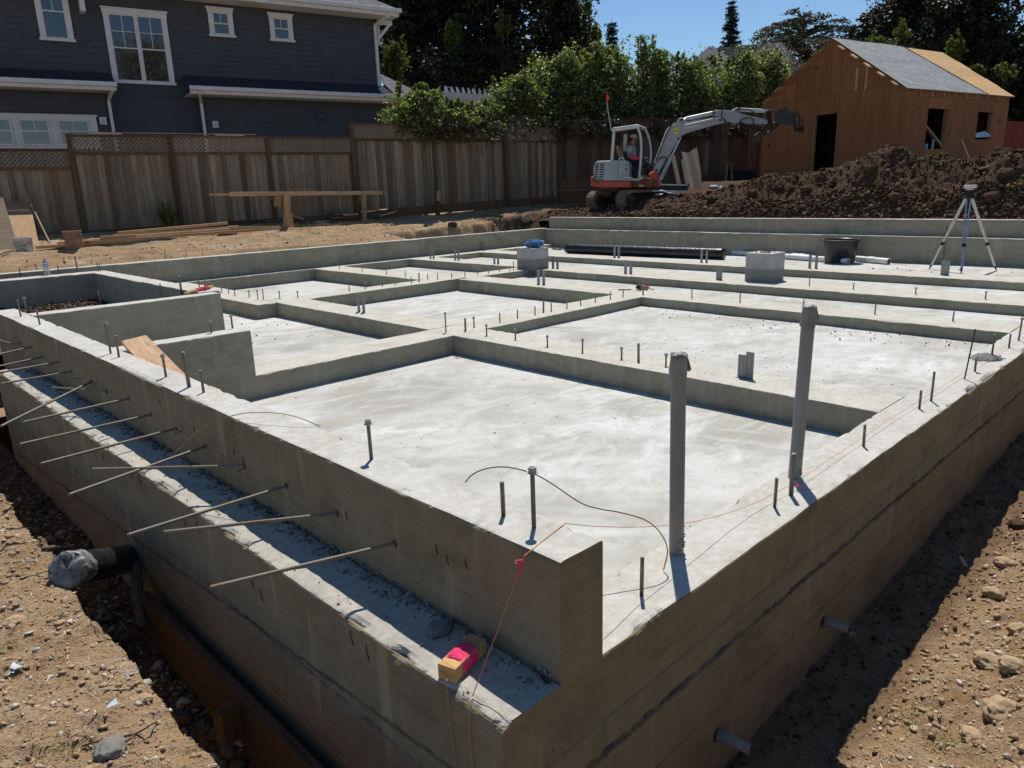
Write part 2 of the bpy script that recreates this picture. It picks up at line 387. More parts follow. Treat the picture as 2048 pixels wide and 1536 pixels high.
M['pipe'] = pipe_m('grey_pvc', (.20, .205, .195), (.27, .27, .25))
M['pipe_pale'] = pipe_m('pale_grey_pvc', (.12, .125, .125), (.19, .195, .195))
M['pvc_white'] = pipe_m('white_pvc', (.66, .66, .63), (.74, .74, .72))
M['black_plastic'] = flat('black_plastic', (.014, .014, .016), .38, .2, 5, 0, .5)
M['black_poly'] = flat('black_poly_sheet', (.012, .012, .013), .33, .2, 12, 0, .5, .01)
M['rubber'] = flat('black_rubber', (.012, .012, .012), .7, .2, 20)
M['tape'] = flat('silver_tape', (.24, .24, .23), .5, .45, 14, .1, .5, .02)
M['copper_wire'] = flat('copper_coloured_wire', (.38, .22, .11), .35, .2, 30, .6)
M['string'] = flat('orange_mason_line', (.62, .22, .07), .7, .1, 60)
M['pink'] = flat('pink_mason_line', (.85, .045, .16), .65, .15, 90)
M['tie'] = flat('black_tie_wire', (.03, .025, .02), .6, .2, 60)
M['alu'] = flat('aluminium', (.62, .62, .58), .4, .08, 9, .35)
M['alu_blue'] = flat('bluish_painted_leg', (.28, .36, .48), .4, .08, 9, .35)
M['ink'] = flat('printed_ink', (.03, .03, .03), .7, .1)
M['ex_grey'] = flat('machine_grey_paint', (.33, .355, .36), .42, .14, 4, 0, .5)
M['ex_white'] = flat('cab_grey_paint', (.52, .54, .52), .42, .10, 4, 0, .5)
M['ex_red'] = flat('machine_red_paint', (.42, .062, .022), .45, .25, 3, 0, .5)
M['ex_rust'] = flat('worn_red_brown_paint', (.20, .055, .025), .65, .4, 8)
M['ex_dark'] = flat('dark_machine_parts', (.02, .02, .021), .6, .3, 10)
M['bucket'] = flat('bucket_steel', (.045, .05, .058), .6, .35, 6, .2)
M['worn'] = flat('worn_brown_steel', (.085, .055, .036), .7, .35, 12, .2)
M['track'] = flat('muddy_rubber_track', (.27, .19, .125), .9, .4, 14)
M['decal_y'] = flat('yellow_decal', (.62, .58, .09), .5, .03); M['decal_w'] = flat('pale_decal', (.72, .73, .72), .5, .03)
M['chrome'] = flat('chrome_rod', (.75, .75, .75), .22, .03, 5, 1.)
M['skin'] = flat('skin', (.30, .15, .09), .6, .05, 20); M['tee'] = flat('grey_tshirt', (.30, .34, .37), .9, .1, 20)
M['sleeve'] = flat('pink_patterned_sleeve', (.85, .05, .12), .8, .3, 60); M['trousers'] = flat('black_trousers', (.012, .013, .016), .9, .1, 20)
M['capm'] = flat('pale_cap', (.38, .40, .40), .9, .05, 20); M['hair'] = flat('dark_hair', (.015, .012, .01), .8, .1, 60)
M['flag'] = flat('red_flag_cloth', (.75, .06, .035), .8, .1, 20)
M['denim'] = flat('blue_cloth', (.07, .19, .42), .9, .25, 14, 0, .2, .01); M['ltblue'] = flat('pale_blue_cloth', (.42, .50, .60), .9, .2, 14)
M['leather'] = flat('tan_leather', (.33, .18, .09), .7, .25, 14)
M['ceramic'] = flat('terracotta_bucket', (.30, .17, .10), .75, .2, 10); M['bucket_w'] = flat('dirty_white_bucket', (.50, .49, .44), .6, .25, 8)
M['jug'] = flat('tan_jug', (.40, .28, .17), .5, .2, 8); M['blockwork'] = flat('grey_block', (.26, .28, .31), .9, .15, 10)
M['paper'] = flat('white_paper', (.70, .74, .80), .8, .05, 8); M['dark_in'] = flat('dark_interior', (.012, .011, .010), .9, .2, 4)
def leafm(name, a, b_, c_=None, tr=.35):
    n = N(name, .55, .35); k = n.attr('tint'); c = n.mix(k, a, b_)
    if c_: c = n.mix(n.ramp(k, [(.86, 0.), (.93, 1.)]), c, c_)
    n.col(c); o = n.t.nodes['Material Output']; t = n.n('ShaderNodeBsdfTranslucent'); n.l(n.mix(1., c, (1.35, 1.5, .6), 'MULTIPLY'), t.inputs[0])
    mx = n.n('ShaderNodeMixShader'); mx.inputs[0].default_value = tr; n.l(n.b.outputs[0], mx.inputs[1]); n.l(t.outputs[0], mx.inputs[2]); n.l(mx.outputs[0], o.inputs['Surface']); return n.m
M['hedge'] = leafm('hedge_leaves', (.06, .08, .026), (.20, .235, .085), (.44, .44, .30), .45)
M['hedge_pale'] = leafm('hedge_pale_leaves', (.05, .075, .03), (.14, .17, .08), (.30, .27, .24))
M['darkleaf'] = leafm('dark_evergreen_leaves', (.006, .010, .005), (.022, .030, .012), (.04, .05, .012), .08)
M['midleaf'] = leafm('yellow_green_leaves', (.05, .075, .012), (.12, .15, .03), (.20, .20, .06))
M['needle'] = leafm('conifer_needles', (.012, .024, .014), (.030, .048, .026), None, .1)
M['cedar'] = leafm('cedar_needles', (.03, .045, .034), (.08, .10, .065), (.10, .10, .05), .12)
M['blossom'] = leafm('grey_blossom', (.16, .155, .15), (.34, .32, .33), (.08, .10, .05), .2)
M['ivy'] = leafm('dry_ivy', (.026, .022, .012), (.065, .043, .025), (.07, .075, .03), .1)
M['weed'] = leafm('weed_leaves', (.06, .11, .025), (.14, .20, .05), (.35, .28, .13)); M['olive'] = leafm('olive_tan_leaves', (.16, .14, .07), (.30, .25, .13), None, .2)
M['bark'] = flat('bark', (.06, .047, .035), .95, .3, 12, 0, .1, .02); M['bark_pale'] = flat('pale_bark', (.15, .12, .10), .95, .3, 12)
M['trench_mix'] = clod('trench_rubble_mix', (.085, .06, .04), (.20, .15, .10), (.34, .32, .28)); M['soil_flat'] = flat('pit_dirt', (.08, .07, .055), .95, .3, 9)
M['straw'] = clod('straw_bits', (.22, .15, .08), (.55, .44, .28), (.62, .58, .50))
# ================================================================ FOUNDATION
FND = root('concrete_foundation', (1.2, 1.32, -1.1), 'unfinished grey concrete house foundation with stepped walls, grade beams and pale slabs', 'foundation')
def steps(a0, a1, s0, ratio, smax):
    out = [a0]; s = s0
    while out[-1] < a1-s*.5: out.append(out[-1]+s); s = min(s*ratio, smax)
    out[-1] = a1; return np.array(out)
def box_profile(c0, c1, z0, z1, bands=(), chip=1.):
    """cross-section (c, z, kind): fine points near the two top edges; bands = [(z, depth, roughness)] on the c0 side"""
    P = []
    zs = [z0]+[z for z in np.linspace(z0, z1-.05, max(3, int((z1-z0)/.12)))[1:]]
    side = [(c0, z, 0, 0.) for z in zs]
    for z, dep, ro in bands:
        side += [(c0, z-.012, 0, ro*.3), (c0+dep, z-.004, 0, ro), (c0+dep, z+.004, 0, ro), (c0, z+.012, 0, ro*.3)]
    side.sort(key=lambda q: q[1])
    P += side+[(c0, z1-.022, 1, 0), (c0, z1-.010, 2, 0), (c0+.004, z1-.002, 3, 0), (c0+.014, z1, 2, 0), (c0+.030, z1, 1, 0)]
    w_ = c1-c0
    if w_ > .12: P += [(c0+w_*t, z1, 0, 0) for t in np.linspace(0, 1, max(3, int(w_/.04)+1))[1:-1] if .035 < w_*t < w_-.035]
    P += [(c1-.030, z1, 1, 0), (c1-.014, z1, 2, 0), (c1-.004, z1-.002, 3, 0), (c1, z1-.010, 2, 0), (c1, z1-.022, 1, 0)]
    P += [(c1, z, 0, 0) for z in zs[::-1]]
    return P
def extwall(name, axis, c0, c1, z0, z1, a0, a1, mat_side, mat_top, s0=.02, ratio=1.01, smax=.15, chip=1., bands=(), tilt=None, label=None, mat_end=None, rough_front=0.):
    prof = box_profile(c0, c1, z0, z1, bands); st = steps(a0, a1, s0, ratio, smax)
    n, k = len(st), len(prof)
    C = np.array([[p[0] for p in prof]]*n); Z = np.array([[p[1] for p in prof]]*n); E_ = np.array([[p[2] for p in prof]]*n, float); R_ = np.array([[p[3] for p in prof]]*n)
    A = np.array([st]*k).T
    sd = int(abs(c0*31+a0*7+z1*5)) % 50
    mid = (c0+c1)/2; sgn = np.sign(C-mid)
    q = np.maximum(0, fbm(A*16, C*9, Z*9, 3, sd)-.35); q2 = np.maximum(0, fbm(A*3.2, sgn*4, 0, 3, sd+3)-.6)
    dd = (q*.010*np.clip(2.2-A*.12, .35, 1)*1. + q2*.018*(C < mid))*chip*(E_/3)
    nearfront = (C < mid) & (E_ > 0)
    dd = dd + np.where(nearfront, rough_front*np.maximum(0, fbm(A*11, Z*5, 0, 4, sd+9)+.25)*(E_/3), 0)
    Z = Z-dd*.8; C = C-sgn*dd
    Z = Z+np.where(prof and (np.array([[p[1] for p in prof]]*n) >= z1-.003), fbm(A*4, C*6, 0, 3, sd+5)*.0018*chip, 0)
    C = C+R_*np.abs(fbm(A*30, Z*30, 0, 3, sd+7))*-1*0.0+R_*fbm(A*26, Z*40, 0, 3, sd+8)
    if tilt is not None: C = C+tilt*(A-a0)
    X, Y = (A, C) if axis == 'x' else (C, A)
    vs = np.stack([X.ravel(), Y.ravel(), Z.ravel()], 1)
    i = np.arange(n-1)[:, None]; j = np.arange(k)[None, :]; jn = (j+1) % k
    f = np.stack([i*k+j, (i+1)*k+j, (i+1)*k+jn, i*k+jn], -1).reshape(-1, 4)
    if axis == 'x': pass
    else: f = f[:, ::-1]
    mi = []
    for _ in range(n-1):
        mi += [1 if (abs(prof[jj][1]-z1) < .0035 and abs(prof[(jj+1) % k][1]-z1) < .0035) else 0 for jj in range(k)]
    me = bpy.data.meshes.new(name)
    faces = [tuple(int(t) for t in r) for r in f]
    c_a = tuple(range(k)); c_b = tuple((n-1)*k+t for t in range(k))[::-1]
    faces += [c_a, c_b] if axis == 'x' else [c_a[::-1], c_b[::-1]]
    me.from_pydata(vs.tolist(), [], faces)
    me.materials.append(mat_side); me.materials.append(mat_top); me.materials.append(mat_end or mat_side); me.polygons.foreach_set('material_index', np.array(mi+[2, 2], dtype=np.int32))
    me.validate(); bm = bmesh.new(); bm.from_mesh(me); bmesh.ops.recalc_face_normals(bm, faces=bm.faces); bm.to_mesh(me); bm.free()
    o = obj(name, me, FND)
    if label: o['label'] = label
    return o
G, WM, T, TW, LG = M['wall_grey'], M['wall_warm'], M['top'], M['top_white'], M['ledge']
ZB = -1.15
# outer walls in front of the camera
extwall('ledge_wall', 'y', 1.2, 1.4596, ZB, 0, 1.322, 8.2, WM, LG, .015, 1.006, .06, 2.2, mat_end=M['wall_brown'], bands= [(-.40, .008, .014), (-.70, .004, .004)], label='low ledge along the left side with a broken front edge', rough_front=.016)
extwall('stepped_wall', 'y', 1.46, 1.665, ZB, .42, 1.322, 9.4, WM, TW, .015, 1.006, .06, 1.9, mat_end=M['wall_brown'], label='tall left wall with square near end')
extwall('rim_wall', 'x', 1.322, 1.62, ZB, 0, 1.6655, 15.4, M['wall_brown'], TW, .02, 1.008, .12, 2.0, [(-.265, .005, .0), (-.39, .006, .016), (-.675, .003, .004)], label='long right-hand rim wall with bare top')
# near end piece so that the right face runs on under the stepped wall and ledge
BEAMS = [ # axis, c0,c1, a0,a1, top z
 ('x', 6.0, 6.48, 1.668, 4.967), ('y', 4.97, 5.46, 1.623, 6.0), ('x', 6.0, 6.49, 4.97, 8.397), ('y', 5.02, 5.51, 6.493, 10.0),
 ('x', 10.1, 10.45, 4.73, 5.02), ('x', 10.003, 10.45, 5.023, 7.98), ('y', 4.73, 5.3, 10.453, 14.35), ('x', 14.15, 14.348, 5.303, 7.98),
 ('y', 7.983, 8.63, 10.0, 14.348), ('x', 14.08, 14.347, 8.633, 10.45), ('y', 8.4, 8.957, 1.623, 9.918), ('x', 9.92, 10.42, 8.633, 10.277),
 ('y', 10.453, 11.08, 10.423, 14.346), ('y', 10.28, 11.08, 1.623, 10.42), ('x', 13.9, 14.345, 11.083, 12.547), ('y', 12.55, 13.2, 1.623, 14.345), ('x', 13.95, 14.345, 13.203, 15.4)]
for ax, c0, c1, a0, a1 in BEAMS:
    d = min(a0, c0)
    extwall('grade_beam', ax, c0, c1, -.45, 0, a0, a1, G, T, .05, 1.0, .05, 1.0 if d < 9 else .7)
SLABS = [(1.668, 4.967, 1.623, 5.997, -.205), (5.463, 8.397, 1.623, 5.997, -.125), (5.513, 8.397, 6.493, 10.0, -.205), (1.668, 5.017, 6.483, 10.097, -.208), (3.703, 4.727, 10.1, 14.345, -.21),
 (5.303, 7.98, 10.453, 14.147, -.24), (8.633, 10.45, 10.423, 14.077, -.18), (8.96, 10.277, 1.623, 9.917, -.125), (11.083, 12.547, 1.623, 13.897, -.125), (13.203, 15.398, 1.623, 13.947, -.09)]
for x0, x1, y0, y1, z in SLABS:
    nx, ny = max(2, int((x1-x0)/.15)), max(2, int((y1-y0)/.15))
    gx, gy = np.meshgrid(np.linspace(x0, x1, nx+1), np.linspace(y0, y1, ny+1), indexing='ij')
    gz = z+fbm(gx*1.1, gy*1.1, 0, 3, 4)*.0035
    vs = np.stack([gx.ravel(), gy.ravel(), gz.ravel()], 1); i, j = np.meshgrid(np.arange(nx), np.arange(ny), indexing='ij')
    b = (i*(ny+1)+j).ravel(); f = np.stack([b, b+ny+1, b+ny+2, b+1], 1)
    obj('floor_slab', mesh('floor_slab', vs, f, M['slab'], True), FND)
# inner walls on the left
extwall('cross_wall', 'x', 6.003, 6.20, -.21, .405, 1.668, 2.72, G, TW, .03, 1, .03, 1.1, [(.03, .003, .002)])
extwall('cross_wall', 'x', 8.65, 8.87, -.25, .415, 1.668, 3.60, G, TW, .03, 1, .03, 1.1)
extwall('inner_wall', 'y', 3.45, 3.70, -.25, .42, 8.873, 13.05, G, TW, .04, 1, .05, 1.1)
extwall('rear_wall', 'x', 13.053, 13.40, -.6, .42, 1.0, 3.70, G, TW, .04, 1, .05, 1.1)
# far walls
extwall('far_left_wall', 'x', 14.352, 14.56, -.8, .425, -1.5, 15.6, G, TW, .1, 1, .1, 1.)
extwall('back_wall', 'y', 15.403, 15.60, -.8, .408, 1.323, 14.35, G, TW, .08, 1, .08, 1.3)
extwall('upper_back_wall', 'y', 15.603, 15.83, -.8, .72, 1.323, 14.35, G, TW, .08, 1, .08, 1.2)
obj('pit_floor', mesh('pit_floor', [(1.668, 8.873, -.06), (3.448, 8.873, -.06), (3.448, 13.05, 0.), (1.0, 13.05, 0.), (1.0, 9.41, -.06), (1.668, 9.41, -.06)], [tuple(range(6))], M['soil_flat']), FND)
def pedestal(x0, x1, y0, y1, z1):
    b = MB(); b.box((x0, y0, -.02), (x1, y1, z1)); o = b.build('pedestal', [M['ped']], FND, bevel=.006); return o
nn = N('pedestal_concrete', .9, .2); k_ = nn.noise(6, 5, .6); zz = nn.n('ShaderNodeSeparateXYZ'); nn.l(nn.n('ShaderNodeNewGeometry').outputs['Position'], zz.inputs[0])
darker = nn.ramp(nn.math('ADD', nn.math('MULTIPLY', zz.outputs[2], 1.), nn.math('MULTIPLY', nn.noise(5, 3), .04)), [(.195, .75), (.235, 0.)])  # mask for the darker lower part of the pedestals
nn.col(nn.mix(darker, nn.mix(nn.ramp(k_, [(.3, 0.), (.7, 1.)]), (.34, .335, .31), (.47, .465, .44)), (.20, .19, .155))); nn.bump(k_, .004); M['ped'] = nn.m
pedestal(10.2, 10.63, 9.8, 10.25, .40)
pedestal(10.69, 11.11, 5.23, 5.67, .44)
b = MB()
for x, y in ((10.80, 5.35), (10.80, 5.55), (10.99, 5.35), (10.99, 5.55)): b.tube([(x, y, .43), (x, y, .53)], .009, 8)
b.build('anchor_rod', M['steel'], FND)
b = MB(); b.lathe((10.9, 5.45, .441), [(.09, 0), (.085, .012), (.0, .012)], 16); b.build('shim_plate', M['old_wood'], FND)
# form ties, small dark slits and grit lines on the left face
for px, py in [(545, 985), (575, 1000), (262, 945), (280, 958), (370, 1040), (395, 1055), (505, 1165), (523, 1190), (703, 1275), (735, 1305), (190, 905), (206, 915)]:
    P = onx(px, py, 1.199)
    if P.z < -.01:
        t = MB(); t.tube([P+Vector((0, .004, .030)), P+Vector((-.004, .002, .008)), P+Vector((-.002, -.003, -.012)), P+Vector((0, -.008, -.032))], .0019, 5); t.build('form_tie', M['tie'], FND)
for px, py in [(690, 1020), (1250/1.0, 1)][:1]: pass
for px, py in [(693, 1030), (873, 1098), (895, 1120), (932, 1128), (468, 905), (487, 920), (388, 858), (320, 805)]:
    P = onx(px, py, 1.459)
    t = MB(); t.tube([P+Vector((0, .002, .020)), P+Vector((-.003, .001, .004)), P+Vector((0, -.004, -.018))], .0022, 5); t.build('form_tie', M['rust'], FND)
# embedded pipe stubs, number mark
b = MB(); zz = 0
# ================================================================ TERRAIN
cx = [1090,1140,1180,1240,1280,1340,1400,1440,1480,1530,1600,1660,1700,1740,1780,1830,1880,1920,1960,2000,2048]
cy = [432,428,424,418,408,402,396,388,382,360,360,352,336,316,299,320,318,331,316,304,306]
_cr = [onx(a, b_, 17.2) for a, b_ in zip(cx, cy)]
CRY = np.array([p.y for p in _cr])[::-1]; CRZ = np.array([p.z for p in _cr])[::-1]
def H(x, y, detail=True):
    x = np.asarray(x, float); y = np.asarray(y, float)
    u = x*U.x+y*U.y; v = x*V.x+y*V.y
    # left and front of the foundation
    dx = np.maximum(1.2-x, 0); dy = np.maximum(1.32-y, 0)
    wob = fbm(x*1.3, y*2.2, 0, 4, 21)*.05+fbm(y*7, x*5, 0, 3, 22)*.02
    up1 = sst((dx-.455+wob*.55)/.05)*.92 + .08*sst((dx-.3)/.4)
    up2 = .12*sst((dy-.30)/.3)+.48*sst((dy-.55+wob)/.6)+.40*sst((dy-1.15)/.6)
    up = np.maximum(np.where(x < 1.2, up1*sst((y+1)/2.2+.15), 0), up2)
    zbot = -1.04+.03*np.clip(x-2, 0, 6)+.03*np.clip(y-3.5, 0, 8)
    bank = -.33+.012*np.clip(x-1, 0, 30)
    near = zbot+(bank-zbot)*np.clip(up, 0, 1)
    # beyond the far-left wall and the back wall
    far = .36+.43*np.clip((v-14.2)/6.3, 0, 2)**1.15+.0*u
    far = far+.22*sst((u-8)/7)
    cut = sst((x-10.2)/1.8)*(1-sst((y-15.0-wob*3)/.35))*.45*sst((17.-x)/1.)
    far = far-cut
    g2 = .86+.70*sst((x-18.6)/3.5)
    back = g2
    t = sst((x-14.8)/1.6)
    f = far*(1-t)+np.maximum(far, back)*t
    zc = np.interp(y, CRY, CRZ)
    dxm = x-17.2
    prof = np.where(dxm < 0, np.exp(-(dxm/1.0)**2), np.exp(-(dxm/.9)**2))
    m = (zc-.72)*prof*sst((15.2-y)/1.6)
    b = np.where(x > 15.2, np.maximum(f, 0)*(1-sst((15.2-y)/1.6)*sst((17.6-x)/1.0)) + .70*sst((15.2-y)/1.6)*sst((17.6-x)/1.0), f)
    hi = b+np.where(x > 15.0, m, 0)
    isfar = (y > 13.2) | (x > 15.5)
    lo = np.where((x < 1.2) & (y > 8), near+(far-near)*sst((y-9)/4.5), near)
    z = np.where(isfar, hi, lo)
    if detail:
        mm = np.clip(m/.25, 0, 1)*isfar
        mm = np.clip(m/.9, 0, 1)*isfar; z = z+mm*(fbm(x*2.2, y*2.2, 0, 5, 31)*.13+np.maximum(0, .25-np.abs(fbm(x*3.1, y*3.1, 0, 3, 35)))*-.45+np.abs(fbm(x*9, y*9, 0, 3, 37))*.05)
        z = z+np.where(isfar, .022, .014)*fbm(x*3.7, y*3.7, 0, 5, 41)
        # wheel ruts running along the far-left wall
        z = z+np.where(isfar & (x < 14), .05*np.sin(v*8+.8*fbm(u*.5, v, 0, 2, 44)), 0)
        z = z+np.where(isfar, 0, .013*fbm(x*15, y*15, 0, 4, 51)+.035*np.maximum(0, fbm(x*7, y*7, 0, 4, 55)-.25)-.03*np.maximum(0, .10-np.abs(fbm(x*2.3, y*2.3, 0, 4, 57)))*3)
    z = np.where((y > 13.2) & (x < 15.6), np.minimum(z, .395+np.maximum(0, y-14.60)*1.6), z)
    z = np.where((x >= 15.6) & (y < 14.4), np.minimum(z, .69+np.maximum(0, x-15.86)*1.3), z)
    return z
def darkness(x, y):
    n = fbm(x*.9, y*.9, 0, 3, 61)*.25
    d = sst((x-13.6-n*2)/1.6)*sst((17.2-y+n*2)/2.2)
    d2 = np.where((y < 1.32) & (x > 1.2), .55*sst((y-.84+n*.25)/.16), 0)+np.where((x > .2) & (x < 1.22), .85*sst((x-.70)/.08), 0)  # trench terms: damp soil, with shade painted in up to the shadow edge
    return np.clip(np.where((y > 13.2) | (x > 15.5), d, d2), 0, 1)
def ground_hit(px, py, t0=3, t1=60):
    d = ray(px, py); t = t0
    while t < t1:
        p = EYE+d*t
        if p.z < float(H(p.x, p.y, False)): return Vector((p.x, p.y, float(H(p.x, p.y))))
        t += .04
    return EYE+d*t1
def gz(p): return float(H(p.x, p.y))
def terrain(name, xs, ys, m=M['soil'], keep=None, kind='structure'):
    gx, gy = np.meshgrid(xs, ys, indexing='ij'); z = H(gx, gy)
    vs = np.stack([gx.ravel(), gy.ravel(), z.ravel()], 1); nx, ny = len(xs), len(ys)
    i, j = np.meshgrid(np.arange(nx-1), np.arange(ny-1), indexing='ij'); b_ = (i*ny+j).ravel(); f = np.stack([b_, b_+ny, b_+ny+1, b_+1], 1)
    if keep is not None:
        cxm = (gx[:-1, :-1]+gx[1:, 1:]).ravel()/2; cym = (gy[:-1, :-1]+gy[1:, 1:]).ravel()/2; f = f[keep(cxm, cym)]
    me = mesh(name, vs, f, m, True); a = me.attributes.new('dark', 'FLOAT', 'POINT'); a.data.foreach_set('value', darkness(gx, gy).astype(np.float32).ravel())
    o = obj(name, me); tag(o, kind='structure'); return o
arr = np.arange
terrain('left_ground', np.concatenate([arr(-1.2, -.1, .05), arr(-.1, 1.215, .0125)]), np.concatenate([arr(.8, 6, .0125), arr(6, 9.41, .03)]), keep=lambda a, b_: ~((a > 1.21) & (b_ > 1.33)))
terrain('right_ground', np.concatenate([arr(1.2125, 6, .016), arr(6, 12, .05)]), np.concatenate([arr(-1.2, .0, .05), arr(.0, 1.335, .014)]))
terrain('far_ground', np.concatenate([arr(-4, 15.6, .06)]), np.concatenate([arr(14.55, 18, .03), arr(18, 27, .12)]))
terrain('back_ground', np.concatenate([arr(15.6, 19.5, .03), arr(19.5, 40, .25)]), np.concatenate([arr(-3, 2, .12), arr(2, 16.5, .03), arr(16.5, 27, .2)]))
terrain('side_ground', arr(-3, 1.01, .1), arr(9.4, 14.56, .1))
# one very large sheet out to the horizon, lying just under the detailed ground
xs = np.concatenate([-np.geomspace(900, 4, 14), arr(-3, 41, 2.), np.geomspace(42, 900, 14)]); ys = np.concatenate([-np.geomspace(900, 4, 14), arr(-3, 28, 2.), np.geomspace(30, 900, 14)])
gx, gy = np.meshgrid(xs, ys, indexing='ij')
z = H(gx, gy, False)-.35; z = np.where((gx > -.5) & (gx < 19) & (gy > -.5) & (gy < 17), -1.6, z); z = np.where((gx > 42) | (gy > 29), 1.0, z)
z = np.where((gx < -3) | (gy < -3), np.minimum(z, -.5), z)
vs = np.stack([gx.ravel(), gy.ravel(), z.ravel()], 1); nx, ny = len(xs), len(ys); i, j = np.meshgrid(np.arange(nx-1), np.arange(ny-1), indexing='ij'); bb = (i*ny+j).ravel()
tag(obj('surrounding_land', mesh('surrounding_land', vs, np.stack([bb, bb+ny, bb+ny+1, bb+1], 1), M['soil'])), kind='structure')
# ---------------------------------------------------------------- loose clods and stones
def ico():
    bm = bmesh.new(); bmesh.ops.create_icosphere(bm, subdivisions=1, radius=1.); v = np.array([x.co[:] for x in bm.verts]); f = np.array([[q.index for q in x.verts] for x in bm.faces]); bm.free(); return v, f
IV, IF = ico()
def scatter(name, P, S, m, label=None, flat_=.7, kind='stuff', parent=None, cat=None, sink=.25):
    n = len(P); k = len(IV)
    base = IV[None]*(1+.38*RNG.normal(size=(n, k, 1))); sc = S[:, None, None]*RNG.uniform(.6, 1.3, (n, 1, 3)); sc[:, :, 2] *= flat_
    a = RNG.uniform(0, 6.28, n); v = base*sc
    x = v[..., 0]*np.cos(a)[:, None]-v[..., 1]*np.sin(a)[:, None]; y = v[..., 0]*np.sin(a)[:, None]+v[..., 1]*np.cos(a)[:, None]
    v = np.stack([x, y, v[..., 2]], -1)+P[:, None, :]; v[..., 2] += (S*sink)[:, None]
    f = (IF[None]+(np.arange(n)*k)[:, None, None]).reshape(-1, 3)
    me = mesh(name, v.reshape(-1, 3), f, m); a_ = me.attributes.new('tint', 'FLOAT', 'POINT'); a_.data.foreach_set('value', np.repeat(RNG.random(n), k).astype(np.float32))
    o = obj(name, me, parent); tag(o, label, cat, kind=kind); return o
def rand_on(n, x0, x1, y0, y1, keep=None):
    x = RNG.uniform(x0, x1, n); y = RNG.uniform(y0, y1, n)
    if keep is not None: k = keep(x, y); x, y = x[k], y[k]
    return np.stack([x, y, H(x, y)], 1)
def sizes(n, a, b_, p=3.): return a+(b_-a)*RNG.random(n)**p
P = rand_on(26000, -.3, 1.19, 1.0, 8.2); scatter('loose_clods', P, sizes(len(P), .0016, .015, 7), M['clod_tan'], 'small dry clods and stones strewn over the tan bank left of the trench', cat='loose soil')
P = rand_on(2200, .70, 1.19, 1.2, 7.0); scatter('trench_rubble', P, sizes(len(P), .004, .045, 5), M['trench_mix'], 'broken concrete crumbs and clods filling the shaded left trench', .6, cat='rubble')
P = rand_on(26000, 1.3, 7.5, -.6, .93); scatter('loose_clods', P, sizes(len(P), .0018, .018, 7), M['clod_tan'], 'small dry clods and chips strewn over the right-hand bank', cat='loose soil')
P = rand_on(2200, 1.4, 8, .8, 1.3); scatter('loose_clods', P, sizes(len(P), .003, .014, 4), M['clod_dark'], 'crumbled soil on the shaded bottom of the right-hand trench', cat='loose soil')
P = rand_on(42000, 15.75, 19.0, 1.0, 15.0, lambda x, y: RNG.random(len(x)) < .9); scatter('mound_clods', P, sizes(len(P), .006, .055, 10), M['clod_dark'], 'dark brown clods covering the excavated earth mounds behind the back wall', .8, cat='loose soil')
P = rand_on(9000, 0, 15.6, 14.7, 19.5); scatter('loose_clods', P, sizes(len(P), .004, .026, 6), M['clod_tan'], 'dry clods on the tan ground between far-left wall and fence', cat='loose soil')
P = rand_on(7000, 15.86, 16.4, 1.4, 14.3); P[:, 2] += .01; scatter('mound_clods', P, sizes(len(P), .008, .05, 3.5), M['clod_dark'], 'dark clods fallen against the rear of the upper back wall', cat='loose soil')
# rubble heaped along the foot of the stepped wall, on the ledge
n = 2000; y = RNG.uniform(1.36, 8, n); dd = RNG.random(n)**2.2*.085; P = np.stack([1.457-dd, y, np.maximum(0, .018*(1-dd/.07))*RNG.random(n)], 1)
s = sizes(n, .0018, .011, 3.2)*np.interp(y, [1.3, 3, 8], [1, 1.1, 1.3]); scatter('ledge_rubble', P, s, M['rubble'], 'grey concrete crumbs heaped on the ledge against the tall left wall', cat='rubble')
n = 700; y = 1.4+RNG.random(n)**.8*6.5; P = np.stack([RNG.uniform(1.22, 1.45, n), y, np.zeros(n)+.001], 1); scatter('ledge_crumbs', P, sizes(n, .0015, .007, 3), M['rubble'], 'fine grey crumbs scattered thinly over the ledge surface', cat='rubble')
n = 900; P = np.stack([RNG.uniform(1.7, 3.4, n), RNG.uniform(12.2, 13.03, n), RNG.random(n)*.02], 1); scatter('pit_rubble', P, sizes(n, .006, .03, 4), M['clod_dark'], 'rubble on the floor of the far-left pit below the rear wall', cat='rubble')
# big clods one can tell apart
def big_rock(name, P, s, m, label, cat, sq=(1, 1, .7), seed=0, group=None):
    bm = bmesh.new(); bmesh.ops.create_icosphere(bm, subdivisions=4, radius=1.)
    v = np.array([x.co[:] for x in bm.verts]); d = 1+.22*fbm(v[:, 0]*1.6+seed*9, v[:, 1]*1.6, v[:, 2]*1.6, 5, seed)+.09*fbm(v[:, 0]*6, v[:, 1]*6+seed, v[:, 2]*6, 4, seed)
    for q, c, k in zip(bm.verts, v, d): q.co = Vector(c)*k*s; q.co.x *= sq[0]; q.co.y *= sq[1]; q.co.z *= sq[2]
    me = bpy.data.meshes.new(name); bm.to_mesh(me); bm.free(); me.materials.append(m)
    a_ = me.attributes.new('tint', 'FLOAT', 'POINT'); a_.data.foreach_set('value', np.full(len(me.vertices), .45, np.float32))
    o = obj(name, me); o.location = P; o.rotation_euler.z = seed; me.polygons.foreach_set('use_smooth', np.ones(len(me.polygons), dtype=bool)); tag(o, label, cat, group); return o
